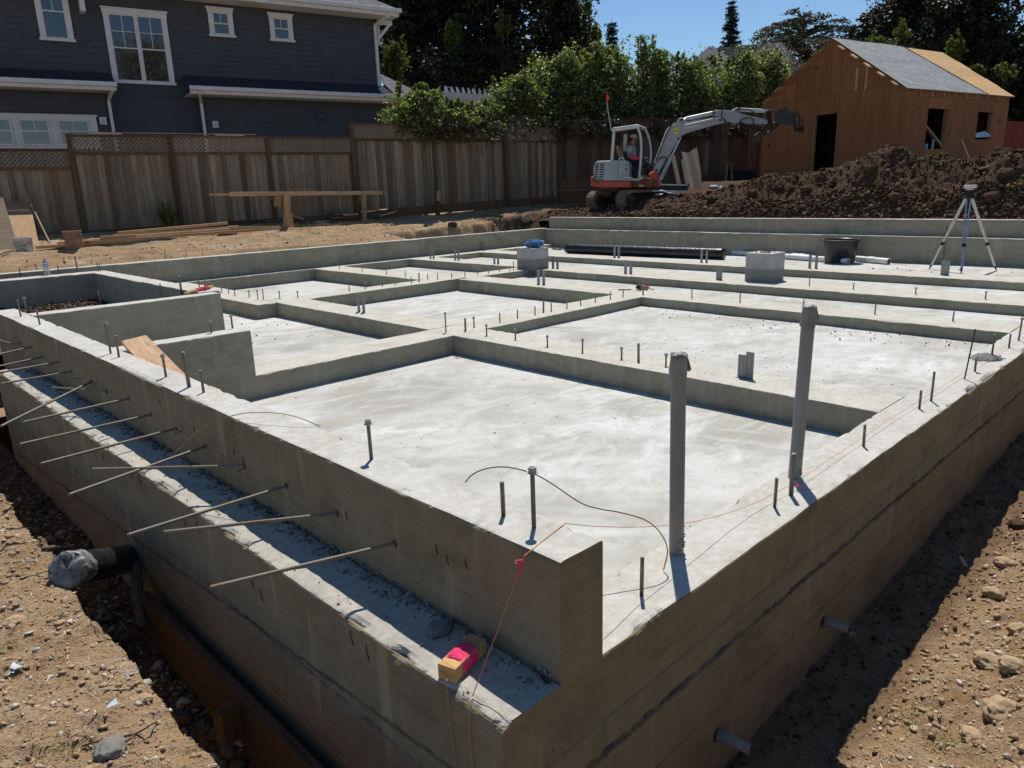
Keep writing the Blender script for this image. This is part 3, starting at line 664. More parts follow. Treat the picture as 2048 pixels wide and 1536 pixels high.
RB = [(2010, 1130, .055, 'large tan clod at the right picture edge, beside the dark soil lump'), (1985, 1200, .05, 'round tan clod below the largest right-hand clod'), (2035, 1260, .045, 'tan clod at the right edge below the round one'),
      (1975, 1330, .06, 'broad cracked clod halfway down the right bank'), (2025, 1345, .05, 'cracked clod at the right edge beside the broad one'), (2000, 1420, .065, 'biggest crumbling clod low on the right bank'), (1940, 1480, .04, 'flat clod near the bottom right corner'),
      (2040, 1055, .06, 'dark rooty soil lump on the trench edge at the far right'), (1960, 1010, .03, 'grey brown lump on the upper right trench edge')]
for k, (px, py, s_, lab) in enumerate(RB):
    P = ground_hit(px, py, .8); P.z += s_*.2; big_rock('dirt_clod', P, s_, M['clod_tan'] if k not in (7, 8) else M['clod_dark'], lab, 'clod', (1.2, 1, .7), k+1, 'big clods on the right bank')
RB = [(30, 1245, .045, 'brown hollow lump at the left edge'), (120, 1248, .022, 'small round brown lump with a hole'), (222, 1515, .05, 'pale lump of spilled mortar at the bottom of the left bank'), (290, 1405, .028, 'brown stone on the lip of the left trench'), (205, 1232, .03, 'pale mortar patch beside the pipe'), (60, 1130, .03, 'grey mortar crumb heap left of the black pipe')]
for k, (px, py, s_, lab) in enumerate(RB):
    P = ground_hit(px, py, .8); P.z += s_*.1; big_rock('stone', P, s_, M['rubble'] if k in (2, 4, 5) else M['clod_tan'], lab, 'stone', (1.1, 1, .5), k+21, 'stones on the left bank')
big_rock('concrete_chunk', onz(880, 1257, .008), .036, M['rubble'], 'loose grey concrete chunk on the ledge near the pink string block', 'rubble', (1.1, 1.5, .5), 33)
# ================================================================ BOLTS
def hgt(base, top, lean=False):
    d = ray(*top); t = (base.x*d.x+base.y*d.y)/(d.x**2+d.y**2); return (EYE+d*t).z-base.z
def rod_mesh(r, n=10):
    b = MB(); b.lathe((0, 0, 0), [(r, -.02), (r, .985), (r*.75, 1.0), (0, 1.0)], n); return mesh('rod', b.v, b.f, M['steel'], True)
def nut_mesh():
    b = MB(); R = .0145
    b.lathe((0, 0, 0), [(R, 0), (R, .014), (R*.9, .016), (.0088, .016), (.0088, .011), (0, .011)], 6); b.lathe((0, 0, -.003), [(.019, 0), (.019, .003), (0, .003)], 14)
    return mesh('nut', b.v, b.f, M['nut'])
RODM = rod_mesh(.0078); THICK = rod_mesh(.0115); THIN = rod_mesh(.0055, 6); NUTM = nut_mesh(); RUSTY = rod_mesh(.006, 6); RUSTY.materials[0] = M['rust']
ORD = ['first', 'second', 'third', 'fourth', 'fifth', 'sixth', 'seventh', 'eighth', 'ninth', 'tenth', 'eleventh', 'twelfth', 'thirteenth', 'fourteenth', 'fifteenth', 'sixteenth', 'seventeenth', 'eighteenth', 'nineteenth', 'twentieth']
def bolt(px, py, ty, z, kind, label, group, surf=None, tx=None):
    P = onz(px, py, z) if surf is None else surf(px, py)
    h = max(.05, hgt(P, (px, ty)))
    me = {'n': RODM, 't': THICK, '': RODM, 'r': RUSTY, 's': THIN}[kind]
    if kind == 'n':
        o = root('anchor_bolt', P, label, 'bolt', group)
        a = bpy.data.objects.new('rod', me); link(a, o); a.scale = (1, 1, h)
        c = bpy.data.objects.new('nut', NUTM); link(c, o); c.location = (0, 0, h-.014); c.rotation_euler.z = random.random()*3
    else:
        o = bpy.data.objects.new('anchor_bolt', me); link(o); o.location = P; o.scale = (1, 1, h); tag(o, label, 'bolt', group)
    if tx is not None:
        q = ray(tx, ty); t = (P.x*q.x+P.y*q.y)/(q.x**2+q.y**2); top = EYE+q*t; dv = (top-P).normalized(); o.rotation_euler = dv.to_track_quat('Z', 'Y').to_euler()
    else: o.rotation_euler = (random.uniform(-.02, .02), random.uniform(-.02, .02), 0)
    return o
def row(place, frm, items, z, surf=None, group=None):
    n = len(items)
    for i, it in enumerate(items):
        px, py, ty = it[:3]; kind = it[3] if len(it) > 3 else ''
        zz = it[4] if len(it) > 4 else z
        nm = {'n': 'nut-topped rod', 't': 'thick rod', '': 'plain rod', 'r': 'rusty dowel', 's': 'thin dowel'}[kind]
        bolt(px, py, ty, zz, kind, f'{nm} on {place}, {ORD[i]} from {frm}', group or f'anchor rods on {place}', surf)
row('the tall left wall', 'its near end', [(1068,1056,936,'n'),(1007,1032,963),(743,920,840,'n'),(407.4,785,740),(378.7,775,702,'t'),(332,753,708,'n'),(238,714,670),(221.5,707,643,'n'),(79.8,649.5,620),(54.7,625.5,594,'n'),(41.8,633,599)], .42)
row('the right rim wall', 'the near corner', [(1283,1192,1112),(1549.3,1014,955),(1582,990.6,906,'t'),(1727,892.4,848),(1838.5,818,780),(1862,802.8,742),(1949.5,743,713,'n'),(1982.7,716,668),(2017.7,696,667),(2037,681.6,635,'n')], 0)
row('the longer inner cross wall', 'the left', [(200.4,608,582.5),(324,593.5,567),(363.7,588.6,551,'t'),(400,580.5,553),(412,582.5,560)], .415)
row('the short inner cross wall', 'the left', [(423.3,666,640,'n'),(465,656.4,629,'n')], .405)
row('the far-left pit rear wall', 'the left', [(41.5,554,534),(118,547.6,529),(156,544.7,511.5,'t'),(196.5,542.7,524),(201,542,526)], .42)
row('the notched beam left of centre', 'the left', [(325.4,561.5,549.6,'',.42),(444,586,573),(457.7,587,570),(470,591,579,'n'),(499,595,581,'n'),(516,598.7,580,'n'),(527,599.5,577.6),(559.7,597,582,'n'),(595.7,595,582,'n')], 0)
row('the beam leading to the blue-topped pedestal', 'the left', [(698.8,582.3,569),(731.4,578,564,'n'),(765,573,561.5),(790.6,570.6,565),(823,566.7,553.5),(838.5,563.4,545.3,'t'),(855.5,559,547),(875.4,559,546),(903.7,555.8,545.5),(930,553,540.5),(955.9,549.4,536),(977.3,546.8,533.6),(999,543.5,532),(1020,541.6,531),(1027.7,540.6,522)], 0)
row('the beam between the far recesses', 'its far end', [(636,533.5,519.5,'n'),(679,538,526),(724.6,543,533),(772.9,549,538),(811,554,540)], 0)
row('the beam behind the nearest slab', 'its left end', [(892,664.6,625,'n'),(931,661.7,636,'t'),(948.5,654,634,'n'),(973.4,671,649,'n'),(1031,679,658,'n'),(1095,692.6,671,'n'),(1165,704.5,678,'n'),(1243,717.5,694.5,'n'),(1277,722,686,'t'),(1331.6,732,707,'n')], 0)
row('the middle beam with brown stains', 'its near end', [(1000,644,625.5),(1035,636,619),(1070,629.7,612),(1087,624,602,'t'),(1102.7,622.5,605),(1134,616.7,597),(1161.5,610.5,592.6),(1190.5,604,586),(1220.6,598.6,583),(1246,593.5,578)], 0)
row('the beam beside the tool pouch', 'the left', [(1286,588.5,562,'t'),(1383.7,597,578),(1480,605,586),(1607,610.6,598),(1749.4,629,607),(1905.5,643,622)], 0)
row('the beam in front of the bare pedestal', 'the left', [(1618.6,572,556.5),(1706.5,579,565),(1831,588.7,575,'n'),(1970.5,598.7,583,'n')], 0)
row('the top of the far-left wall', 'the left', [(73,540,527,'r'),(130,534,515,'r'),(184,529.5,520,'r'),(282,521,512,'r'),(331.5,517,500,'r'),(373,513,502,'r'),(406,510.5,502,'r'),(426,508,498,'r'),(457,507,497,'r'),(521,501.6,489,'r'),(557,499,488,'r'),(617,495,487,'r'),(738,484.5,474,'s'),(818.8,478.5,470,'s'),(835,477,469,'s'),(858.6,475,470,'s'),(897,472.5,462,'s')], .425)
row('the far half of the far-left wall', 'the left', [(936,469.5,457.5,'s'),(944,469,464,'s'),(989.5,465.5,458.6,'s'),(998.8,465,454.6,'s'),(1009,464,457,'s'),(1040,461.5,453,'s'),(1081,458.5,451,'s')], .425)
row('the lower back wall ledge', 'the left', [(1092,458.5,450,'s'),(1133,459,449.6,'s'),(1179,460,452,'s'),(1227.5,460.6,451,'s'),(1279,461.5,452,'s'),(1297,462,452,'s'),(1344,462.5,455,'s'),(1392,463.5,453.6,'s'),(1455,465,457,'s'),(1523,466,456,'s'),(1595,467,457,'s'),(1671.5,469,459,'s'),(1699,470,458,'s'),(1777,471.7,460,'s'),(1844,473,462,'s'),(1941,476,464,'s'),(2045,479,467,'s')], .408)
row('the upper back wall', 'the left', [(1177,434.3,424,'s'),(1218,434.3,427,'s'),(1274,434.5,425,'s'),(1321,434.5,428,'s'),(1353.6,434.5,420,'s'),(1376,434.7,427,'s'),(1734,437,426.7,'n'),(1757.8,437,427,'n')], .72)
o = bolt(1929, 758, 656, 0, 'r', 'dark leaning threaded rod on the right rim wall beside the cloth disc', None, tx=1951)
# ---------------------------------------------------------------- galvanised hold-down straps
def strap_mesh(w_):
    b = MB(); b.box((-w_/2, -.0016, -.01), (w_/2, .0016, 1.0)); return b
def strap(px, py, ty, label, group, w_=.062, tilt=0, pair=True):
    P = onz(px, py, 0); h = hgt(P, (px, ty))
    o = root('hold_down_strap', P, label, 'strap', group)
    for dx in ((-.0, 0),)[0:1] if not pair else ((0, 0), (0, 1)):
        b = MB(); y0 = 0 if dx[1] == 0 else .115
        b.box((-.0016, y0-w_/2, -.01), (.0016, y0+w_/2, h+.01*dx[1]))
        b.box((-.02, y0-w_/2, 0), (-.0016, y0+w_/2, .004))
        s = bpy.data.objects.new('strap_leg', mesh('strap_leg', b.v, b.f, M['galv'])); link(s, o)
        hb = MB()
        for k in range(max(3, int(h/.05))):
            for q in (-1, 1): hb.tube([(-.0024, y0+q*w_*.24, .03+k*.045), (-.0016, y0+q*w_*.24, .03+k*.045)], .0045, 6)
        s2 = bpy.data.objects.new('nail_hole', mesh('nail_hole', hb.v, hb.f, M['ex_dark'])); link(s2, s); s2['kind'] = 'stuff'
    o.rotation_euler.z = tilt; return o
SG = 'galvanised hold-down straps standing in the beams'
strap(728, 625.5, 590, 'pair of straps standing alone on the beam left of centre', SG)
for px, py, ty, lab in [(865, 518, 498, 'pair of galvanised straps nearest the far-left wall'), (915, 521, 500.5, 'second pair of straps from the far-left wall, left of the blue-topped pedestal'), (994, 528.3, 507, 'pair of straps just left of the blue-topped pedestal'), (967, 501.3, 484, 'farthest pair of straps, against the far-left wall'),
        (1112.5, 537.4, 514, 'pair of straps just right of the blue-topped pedestal'), (1085, 569.7, 541, 'pair of straps in front of the blue-topped pedestal'), (1235, 516, 494, 'pair of straps in front of the black roll near its middle'), (1259, 547.7, 522, 'pair of straps on the beam two steps in front of the black roll')]:
    strap(px+2.5, py-.3, ty, lab, SG)
strap(1413, 525.5, 501, 'close pair of straps in front of the right end of the black roll', SG, .05)
strap(1438, 559.6, 531, 'single wide strap left of the bare pedestal', SG, .11, pair=False)
strap(1632, 537.3, 511, 'perforated strap pair between bare pedestal and black tub', SG, .05)
strap(1889, 550.5, 521, 'wide perforated strap below the left tripod leg', SG, .12, pair=False)
P = onz(1490, 756, 0); R_ = root('strap_pair_plate', P, 'large perforated double strap on the beam behind the left standpipe', 'strap')
for k, (y0, h) in enumerate(((.032, .185), (-.032, .215))):
    b = MB(); b.box((-.0016+.004*k, y0-.034, -.01), (.0016+.004*k, y0+.034, h)); b.box((-.03, y0-.034, .001), (-.0016, y0+.034, .005)); s = bpy.data.objects.new('strap_leg', mesh('strap_leg', b.v, b.f, M['galv'])); link(s, R_)
    hb = MB()
    for q in range(9):
        for e in (-1, 1): hb.tube([(-.0035+.004*k, y0+e*.017+(q % 2)*.004, .03+q*.02), (-.0016+.004*k, y0+e*.017+(q % 2)*.004, .03+q*.02)], .0028, 6)
    s2 = bpy.data.objects.new('nail_hole', mesh('nail_hole', hb.v, hb.f, M['ex_dark'])); link(s2, s); s2['kind'] = 'stuff'
# ---------------------------------------------------------------- rebar dowels over the ledge
def rebar_mesh(L, r=.0071, curve=0.):
    ns = int(L/.0068); vs, fs, n = [], [], 8
    for i in range(ns+1):
        t = i/ns; zc = -curve*math.sin(t*math.pi*.5)**2
        for k in range(n):
            a = 2*math.pi*k/n; ph = ((i+.8*k/n*2) % 2); rr = r*(1.24 if ph < 1 else .93); rr = r*1.15 if abs(math.cos(a)) > .95 else rr
            vs.append((-t*L, rr*math.cos(a), zc+rr*math.sin(a)))
    for i in range(ns):
        for k in range(n):
            a, c = i*n+k, i*n+(k+1) % n; fs.append((a, a+n, c+n, c))
    fs.append(tuple(range(n))); fs.append(tuple(ns*n+k for k in range(n))[::-1])
    return mesh('rebar', vs, fs, M['rebar'], True)
RB = [((790,1087),(418,1176),'nearest the near wall end, lowest in the picture'),((675,1027),(325,1065),'second from the wall end, angled away from the third'),((573,972),(253,1071),'third from the wall end, reaching out above the black pipe'),((490,932),(183,939),'nearly level in the picture, crossing its neighbour'),
 ((412,892),(136,990),'under the copper wire end, crossed by its neighbour'),((353,857),(80,928),'just past the crossed pair, sixth from the wall end'),((303,829),(38,889),'seventh from the wall end'),((258,797),(45,845),'eighth from the wall end, under a short bent bar'),
 ((215,783),(103,775),'short smooth one bent forwards across a long bar'),((183,763),(0,853),'long, slanting to the left picture edge under the short bar'),((143,743),(0,768),'fifth from the far left end of the row'),((118,724),(0,745),'fourth from the far left end of the row'),((85,714),(0,732),'third from the far left end of the row'),((62,694),(0,708),'second from the far left end of the row')]
for k, (b_, t_, lab) in enumerate(RB):
    B = onx(*b_, 1.46); T_ = onz(*t_, B.z); d = T_-B; L = d.length
    if L < .45 and k > 9: d = d.normalized()*.62; L = .62
    me = rebar_mesh(L, .0071 if k != 8 else .0062); o = bpy.data.objects.new('rebar_dowel', me); link(o); o.location = B+Vector((.004, 0, 0)); o.rotation_euler.z = math.atan2(-d.y, -d.x)
    tag(o, 'steel dowel, '+lab, 'rebar', 'steel dowels poking out of the tall left wall')
    s = MB(); s.lathe((0, 0, 0), [(.017, 0), (.013, .004), (.0075, .005)], 10, False); o2 = bpy.data.objects.new('rust_collar', mesh('rust_collar', s.v, s.f, M['rust'])); link(o2, o); o2.rotation_euler = (0, -math.pi/2, 0); o2.location = (-.003, 0, 0)
B = onx(42, 688, 1.46); pts = curve_pts([B, B+Vector((-.07, .03, .01)), B+Vector((-.16, .06, .06)), B+Vector((-.24, .10, .12))], 6)
tag(MB().tube(pts, .0075, 8).build('rebar_dowel', M['rebar'], smooth=True), 'curved steel dowel bending upward at the far left end of the row', 'rebar', 'steel dowels poking out of the tall left wall')
for k, (pl_, lab) in enumerate([([(243,705),(252,690),(272,692)], 'x'), ([(468,905),(487,920),(472,935)], 'x')][:0]): pass
# cut nails and tie wires on the tall wall
for px, py, lab in [(185, 775, 'below the smooth short bar'), (160, 757, 'above the long slanting dowel'), (363, 863, 'between the sixth and fifth dowels'), (489, 938, 'beside the level crossing dowel'), (310, 1212/1., '')][:4]:
    P = onx(px, py, 1.459); e = P+Vector((-.05, -.03, .012)); b = MB(); b.tube([P, P.lerp(e, .6), e], .0022, 5)
    tag(b.build('tie_wire', M['tie']), 'short cut tie wire sticking out of the tall wall '+lab, 'wire', 'cut tie wires on the tall left wall')
# ---------------------------------------------------------------- wires and string
A_ = onz(345, 912, .192); B_ = onz(640, 853, .424); nrm = (B_-A_).cross(Vector((0, 0, 1)))
pts = [A_]+[plane(px, py, nrm, A_) for px, py in [(388,868),(430,843),(480,828),(520,825),(560,827),(600,836)]]+[B_]
tag(MB().tube(curve_pts(pts, 6), .0022, 6).build('copper_wire', M['copper_wire'], smooth=True), 'copper coloured wire arching from a steel dowel onto the tall left wall', 'wire')
A_ = onz(930, 965, .43); B_ = onz(1327, 1140, .004); nrm = (B_-A_).cross(Vector((0, 0, 1)))
pts = [A_]+[plane(px, py, nrm, A_) for px, py in [(944,950),(970,938),(1010,934),(1060,945),(1100,965),(1160,1005),(1200,1018),(1240,1025),(1290,1040),(1320,1065),(1335,1100)]]+[B_]
tag(MB().tube(curve_pts(pts, 6), .0026, 6).build('copper_wire', M['copper_wire'], smooth=True), 'long wavy copper coloured wire springing over the slab beside the left standpipe', 'wire')
pts = [onz(1130, 1047, .423)]+[ony(px, py, 1.492) for px, py in [(1200,1053),(1300,1053),(1400,1041),(1500,1010)]]+[onz(1590, 965, .035)]
s1 = curve_pts(pts, 6); s2 = [onz(1590, 965, .035), onz(1780, 838, .03), onz(2015, 690, .03), Vector((10.5, 1.5, .03)), Vector((15.3, 1.5, .03))]
c_ = onz(1048, 1112, .423); c0 = c_+Vector((-.004, 0, -.012)); d_ = onz(945, 1392, .003)
s0 = [onz(1130, 1047, .423), onz(1090, 1078, .423), c_]
s3 = [c_, c0, c0.lerp(d_, .5)+Vector((0, 0, -.006)), d_, onx(938, 1402, 1.196), onx(940, 1470, 1.193), onx(946, 1560, 1.193)]
t = MB(); t.tube(s1, .0013, 5); t.tube(s2, .0013, 5); t.tube(s0, .0016, 5); t.tube(s3, .0016, 5)
sroot = t.build('mason_line', M['string'], smooth=True); tag(sroot, 'thin orange string stretched along the right rim, over the wall end and down the ledge', 'string')
t = MB()
for k in range(3): t.tube(curve_pts([c0+Vector((-.004, .002*k, .0)), c0+Vector((-.012, .006-.004*k, -.012*k-.01)), c0.lerp(d_, .06+.05*k)]), .0024, 5)
t.tube([c0, c0+Vector((-.02, .012, .002)), c0+Vector((-.026, .004, -.004))], .002, 5)
t.build('pink_knot', M['pink'], sroot, True)
P = onz(1592, 968, .03); t = MB()
for k in range(3): t.tube(curve_pts([P+Vector((random.uniform(-.02, .02), random.uniform(-.03, .01), random.uniform(-.02, .01))) for _ in range(3)]+[P]), .0011, 5)
t.tube(curve_pts([P, P+Vector((.012, -.02, -.02)), P+Vector((.03, -.045, -.026)), P+Vector((.06, -.06, -.027))]), .0012, 5)
t.build('pink_knot', M['pink'], sroot, True)
t = MB(); A1 = onx(893, 1362, 1.196); t.tube([onz(893, 1350, .004), A1, onx(897, 1420, 1.193), onx(906, 1490, 1.193), onx(916, 1560, 1.192)], .0015, 5)
tag(t.build('mason_line', M['string'], smooth=True), 'loose string hanging over the ledge edge below the wooden block', 'string')
# wooden block wrapped with pink string
A1 = onz(890, 1345, 0); C1 = Vector((1.235, 1.585, 0))
blk = root('string_block', (1.30, 1.63, .001), 'short wooden block wrapped in bright pink string on the ledge', 'string block')
p0 = onz(912, 1368, .002); p1 = onz(978, 1300, .002); dirv = (p1-p0); dirv.z = 0; Lb = .185; dirv.normalize(); sv = Vector((-dirv.y, dirv.x, 0))*.068
b = MB(); b.obox(p0, dirv*Lb, sv, Vector((0, 0, .052))); b.build('wood_block', M['cut_block'], blk, bevel=.002)
t = MB(); ctr = p0+sv/2+Vector((0, 0, .026))
def wrap(t, s, tw, off, rr=.0021):
    q = []
    for k in range(17):
        a = 2*math.pi*k/16; cx_, cz_ = math.cos(a), math.sin(a); m_ = max(abs(cx_), abs(cz_)); f_ = 1/m_
        q.append(ctr+dirv*(s+tw*math.sin(a*1.0+off))+sv.normalized()*(.036*cx_*min(f_, 1.22))+Vector((0, 0, max(-.025, .029*cz_*min(f_, 1.22)))))
    t.tube(q, rr, 5, False)
for k in range(46): wrap(t, .085+random.gauss(0, .018), random.uniform(-.022, .022), random.random()*6, .0021+.0006*random.random())
for k in range(14): wrap(t, .085+random.gauss(0, .012), random.uniform(-.045, .045), random.random()*6, .002)
t.build('pink_string', M['pink'], blk, True)
# ================================================================ STANDPIPES
def standpipe(px, py, tx, ty, r, label, z0=0.):
    P = onz(px, py, z0); h = hgt(P, (tx, ty)); q = ray(tx, ty); t = (P.x*q.x+P.y*q.y)/(q.x**2+q.y**2); top = EYE+q*t; lat = (top-P).dot(RH); top = P+RH*lat*1.0+Vector((0, 0, h))
    o = root('standpipe', P, label, 'pipe', 'grey standpipes in the right rim')
    b = MB(); b.tube([P+Vector((0, 0, -.03)), top], r, 28); b.build('pipe', M['pipe'], o, True)
    b = MB(); d = (top-P).normalized(); sd = d.cross(FH).normalized(); fw = sd.cross(d)
    for i in range(6): pass
    n = 28; vs = []
    for i, (f, e) in enumerate([(-.105, .0012), (-.10, .002), (-.06, .003), (-.02, .002), (.0, .0025), (.006, .0)]):
        for k in range(n):
            a = 2*math.pi*k/n; rr = r+e+.0018*math.sin(5*a+i)+(.004 if i in (1, 2) else .0)*max(0, math.sin(3*a+1))
            if i == 5: rr = r*.3
            jag = .012*math.sin(2*a+1)+.006*math.sin(7*a) if i == 0 else 0
            vs.append(top+d*(f+jag+(.004*math.sin(3*a) if i > 3 else 0))+(sd*math.cos(a)+fw*math.sin(a))*rr)
    fs = [(i*n+k, i*n+(k+1) % n, (i+1)*n+(k+1) % n, (i+1)*n+k) for i in range(5) for k in range(n)]+[tuple(5*n+k for k in range(n))]
    me = mesh('tape_cap', vs, fs, M['pipe_tape'], True); obj('tape_cap', me, o)
    b = MB(); a0 = top+RH*(r+.001); b.add([a0+d*.002, a0+RH*.004-d*.01, a0+RH*.020-d*.062, a0+RH*.012-d*.072, a0+RH*.001-d*.068, a0-d*.03, a0+RH*.01-d*.04+FH*.012], [(0, 1, 2, 3, 6), (0, 6, 3, 4, 5)])
    b.build('tape_flap', M['pipe_tape'], o)
    g = MB()
    for k in range(26):
        a = random.uniform(2.6, 4.6); hh = abs(random.gauss(0, .035))+.02; g.lathe(P+(sd*math.cos(a)+fw*math.sin(a))*r*.97+Vector((0, 0, hh)), [(0, -.004), (.004+.004*random.random(), 0), (0, .004)], 5, False)
    g.build('mortar_smear', M['rubble'], o); o.children[-1]['kind'] = 'stuff'
    return o, P, d
nn = N('weathered_tape', .5, .4); nn.col(nn.mix(nn.ramp(nn.noise(9, 4), [(.35, 0.), (.65, 1.)]), (.17, .17, .155), (.30, .295, .27))); nn.bump(nn.noise(30, 3), .006); M['pipe_tape'] = nn.m
s1o, P1, d1 = standpipe(1353, 1104, 1357, 708, .0305, 'near left grey standpipe with torn tape cap rising from the right rim')
s2o, P2, d2 = standpipe(1589, 955, 1620, 613, .0325, 'grey standpipe with tape cap leaning right, behind the thick rod on the rim')
def text(name, body, size, o_, right, up, m, parent=None, ext=.0, align='CENTER'):
    c = bpy.data.curves.new(name, 'FONT'); c.body = body; c.size = size; c.align_x = align; c.align_y = 'CENTER'; c.extrude = ext
    t_ = bpy.data.objects.new(name, c); COL.objects.link(t_); r_ = Vector(right).normalized(); n_ = r_.cross(Vector(up)).normalized(); u_ = n_.cross(r_)
    mw = Matrix(((r_.x, u_.x, n_.x, o_[0]), (r_.y, u_.y, n_.y, o_[1]), (r_.z, u_.z, n_.z, o_[2]), (0, 0, 0, 1)))
    dg = bpy.context.evaluated_depsgraph_get(); me = bpy.data.meshes.new_from_object(t_.evaluated_get(dg)); me.name = name
    bpy.data.objects.remove(t_); me.transform(mw); me.materials.clear(); me.materials.append(m); return obj(name, me, parent)
fc = (EYE-P1); fc.z = 0; fc.normalize(); fc = (fc-RH*.45).normalized()
nn = N('faded_print', .7, .2); nn.col((.10, .10, .095)); M['faded'] = nn.m
def marks(o_, right, up, size, n, m, parent, seed):
    # faded, unreadable factory print: a run of worn strokes
    rg = random.Random(seed); b = MB(); r_ = Vector(right).normalized(); u_ = Vector(up).normalized(); x = 0
    for i in range(n):
        if rg.random() < .12: x += size*.7; continue
        for k in range(rg.choice((1, 2, 2))):
            c = Vector(o_)+r_*(x+k*size*.32)+u_*rg.uniform(-.1, .1)*size; h = size*rg.uniform(.3, .5)
            b.add([c-u_*h, c+r_*size*.13-u_*h, c+r_*size*.13+u_*h, c+u_*h], [(0, 1, 2, 3)])
        if rg.random() < .6: c = Vector(o_)+r_*x+u_*rg.choice((-.4, 0, .4))*size; b.add([c, c+r_*size*.45, c+r_*size*.45+u_*size*.12, c+u_*size*.12], [(0, 1, 2, 3)])
        x += size*.72
    return b.build('faded_print', m, parent)
fr = fc.cross(Vector((0, 0, 1)))
marks(P1+fc*.0311+Vector((0, 0, .66)), (0, 0, -1), fr, .010, 44, M['faded'], s1o, 3)
marks(P1+fc*.0311+Vector((0, 0, .255)), (0, 0, -1), fr, .012, 8, M['ink'], s1o, 5)
# wall stubs on the outer right face
for (px, py), r, L, lab, cl in [((1436, 1470), .023, .135, 'open grey pipe stub low on the right wall at the bottom edge', 0), ((1648, 1243), .022, .115, 'grey pipe stub with torn tape sticking out of the right wall', 1)]:
    P = ony(px, py, 1.318); Q = P+Vector((.03, -L, -.012)); o = root('pipe_stub', P, lab, 'pipe', 'pipe stubs low on the right wall')
    n_ = 20; b = MB(); d = (Q-P).normalized(); sd = d.cross(Vector((0, 0, 1))).normalized(); up = sd.cross(d)
    rings = [(P, r), (Q, r), (Q, r-.004), (P+d*.02, r-.004)]
    for c_, rr in rings:
        for k in range(n_): a = 2*math.pi*k/n_; b.v.append(c_+(sd*math.cos(a)+up*math.sin(a))*rr)
    for i in range(3):
        for k in range(n_): b.f.append([i*n_+k, i*n_+(k+1) % n_, (i+1)*n_+(k+1) % n_, (i+1)*n_+k]); b.m.append(1 if i == 2 else 0)
    b.f.append([3*n_+k for k in range(n_)][::-1]); b.m.append(1); me = mesh('stub_pipe', b.v, b.f, [M['pipe_pale'], M['ex_dark']], True, b.m); obj('stub_pipe', me, o)
    g = MB(); g.lathe((0, 0, 0), [(r+.012, 0), (r+.004, .006), (r, .008)], 18, False); c = g.build('mortar_ring', M['dark_line'], o); c.data.transform(Matrix.Translation(P)@d.to_track_quat('Z', 'Y').to_matrix().to_4x4())
    if cl:
        vs, fs = [], []
        for k in range(26):
            c_ = Q+Vector((random.uniform(-.01, .035), random.uniform(-.05, .03), random.uniform(-.03, .02))); e = [c_+Vector((random.gauss(0, .012), random.gauss(0, .012), random.gauss(0, .012))) for _ in range(3)]
            fs.append((len(vs), len(vs)+1, len(vs)+2)); vs += e
        obj('torn_tape', mesh('torn_tape', vs, fs, M['pipe_tape']), o)
        nv = (FH*-1+Vector((0, 0, .9))).normalized(); marks(P+d*.05+nv*(r+.0008), d, nv.cross(d), .012, 9, M['ink'], o, 8)
P = onz(1657, 931, .0015)
text('pencil_mark', '8', .016, P, Vector((1, -.1, 0)), Vector((0, 1, 0)), M['ink'], FND)
# big black pipe through the left wall
A1 = onx(262, 1117, 1.21); Q = onz(136, 1140, -.28); 
o = root('black_pipe', A1, 'large black plastic pipe with silver taped end crossing the left trench', 'pipe'); d = (Q-A1).normalized()
b = MB(); b.tube([A1, A1.lerp(Q, .5), Q], .088, 40); c = b.build('pipe', M['black_plastic'], o, True)
vs = []; n = 40; sd = d.cross(Vector((0, 0, 1))).normalized(); up = sd.cross(d)
for i, (f, e) in enumerate([(-.13, .001), (-.125, .0035), (-.09, .003), (-.05, .004), (-.012, .0035), (.004, .001), (.008, -.03), (.007, -.08)]):
    for k in range(n):
        a = 2*math.pi*k/n; jag = (.022*math.sin(a+2.2)+.012*math.sin(3*a)) if i < 2 else 0
        vs.append(Q+d*(f+jag+.003*math.sin(9*a+i*2)+(.006*math.sin(3*a+i)+.003*math.sin(13*a+2*i))*(i > 4))+(sd*math.cos(a)+up*math.sin(a))*max(.004, .089+e+.0032*math.sin(11*a+i)+.003*math.sin(4*a+1.7*i)))
fs = [(i*n+k, i*n+(k+1) % n, (i+1)*n+(k+1) % n, (i+1)*n+k) for i in range(7) for k in range(n)]+[tuple(7*n+k for k in range(n))]
obj('taped_end', mesh('taped_end', vs, fs, M['tape'], True), o)
b = MB(); 
for k in range(3): b.tube([A1+d*(.03+.006*k)+(sd*math.cos(a)+up*math.sin(a))*.094 for a in np.linspace(0, 6.283, 25)], .0035, 5, False)
b.build('wire_band', M['tie'], o)
b = MB(); b.tube(curve_pts([Vector((1.17, 4.62, -.68)), Vector((1.13, 4.5, -.74)), Vector((1.08, 4.36, -.80)), Vector((1.04, 4.2, -.86))]), [.03]*8+[.034]*8+[.024]*9, 8)
o = b.build('mortar_spill', M['rubble'], smooth=True); tag(o, 'grey tongue of spilled mortar beside the black pipe in the left trench', 'mortar')
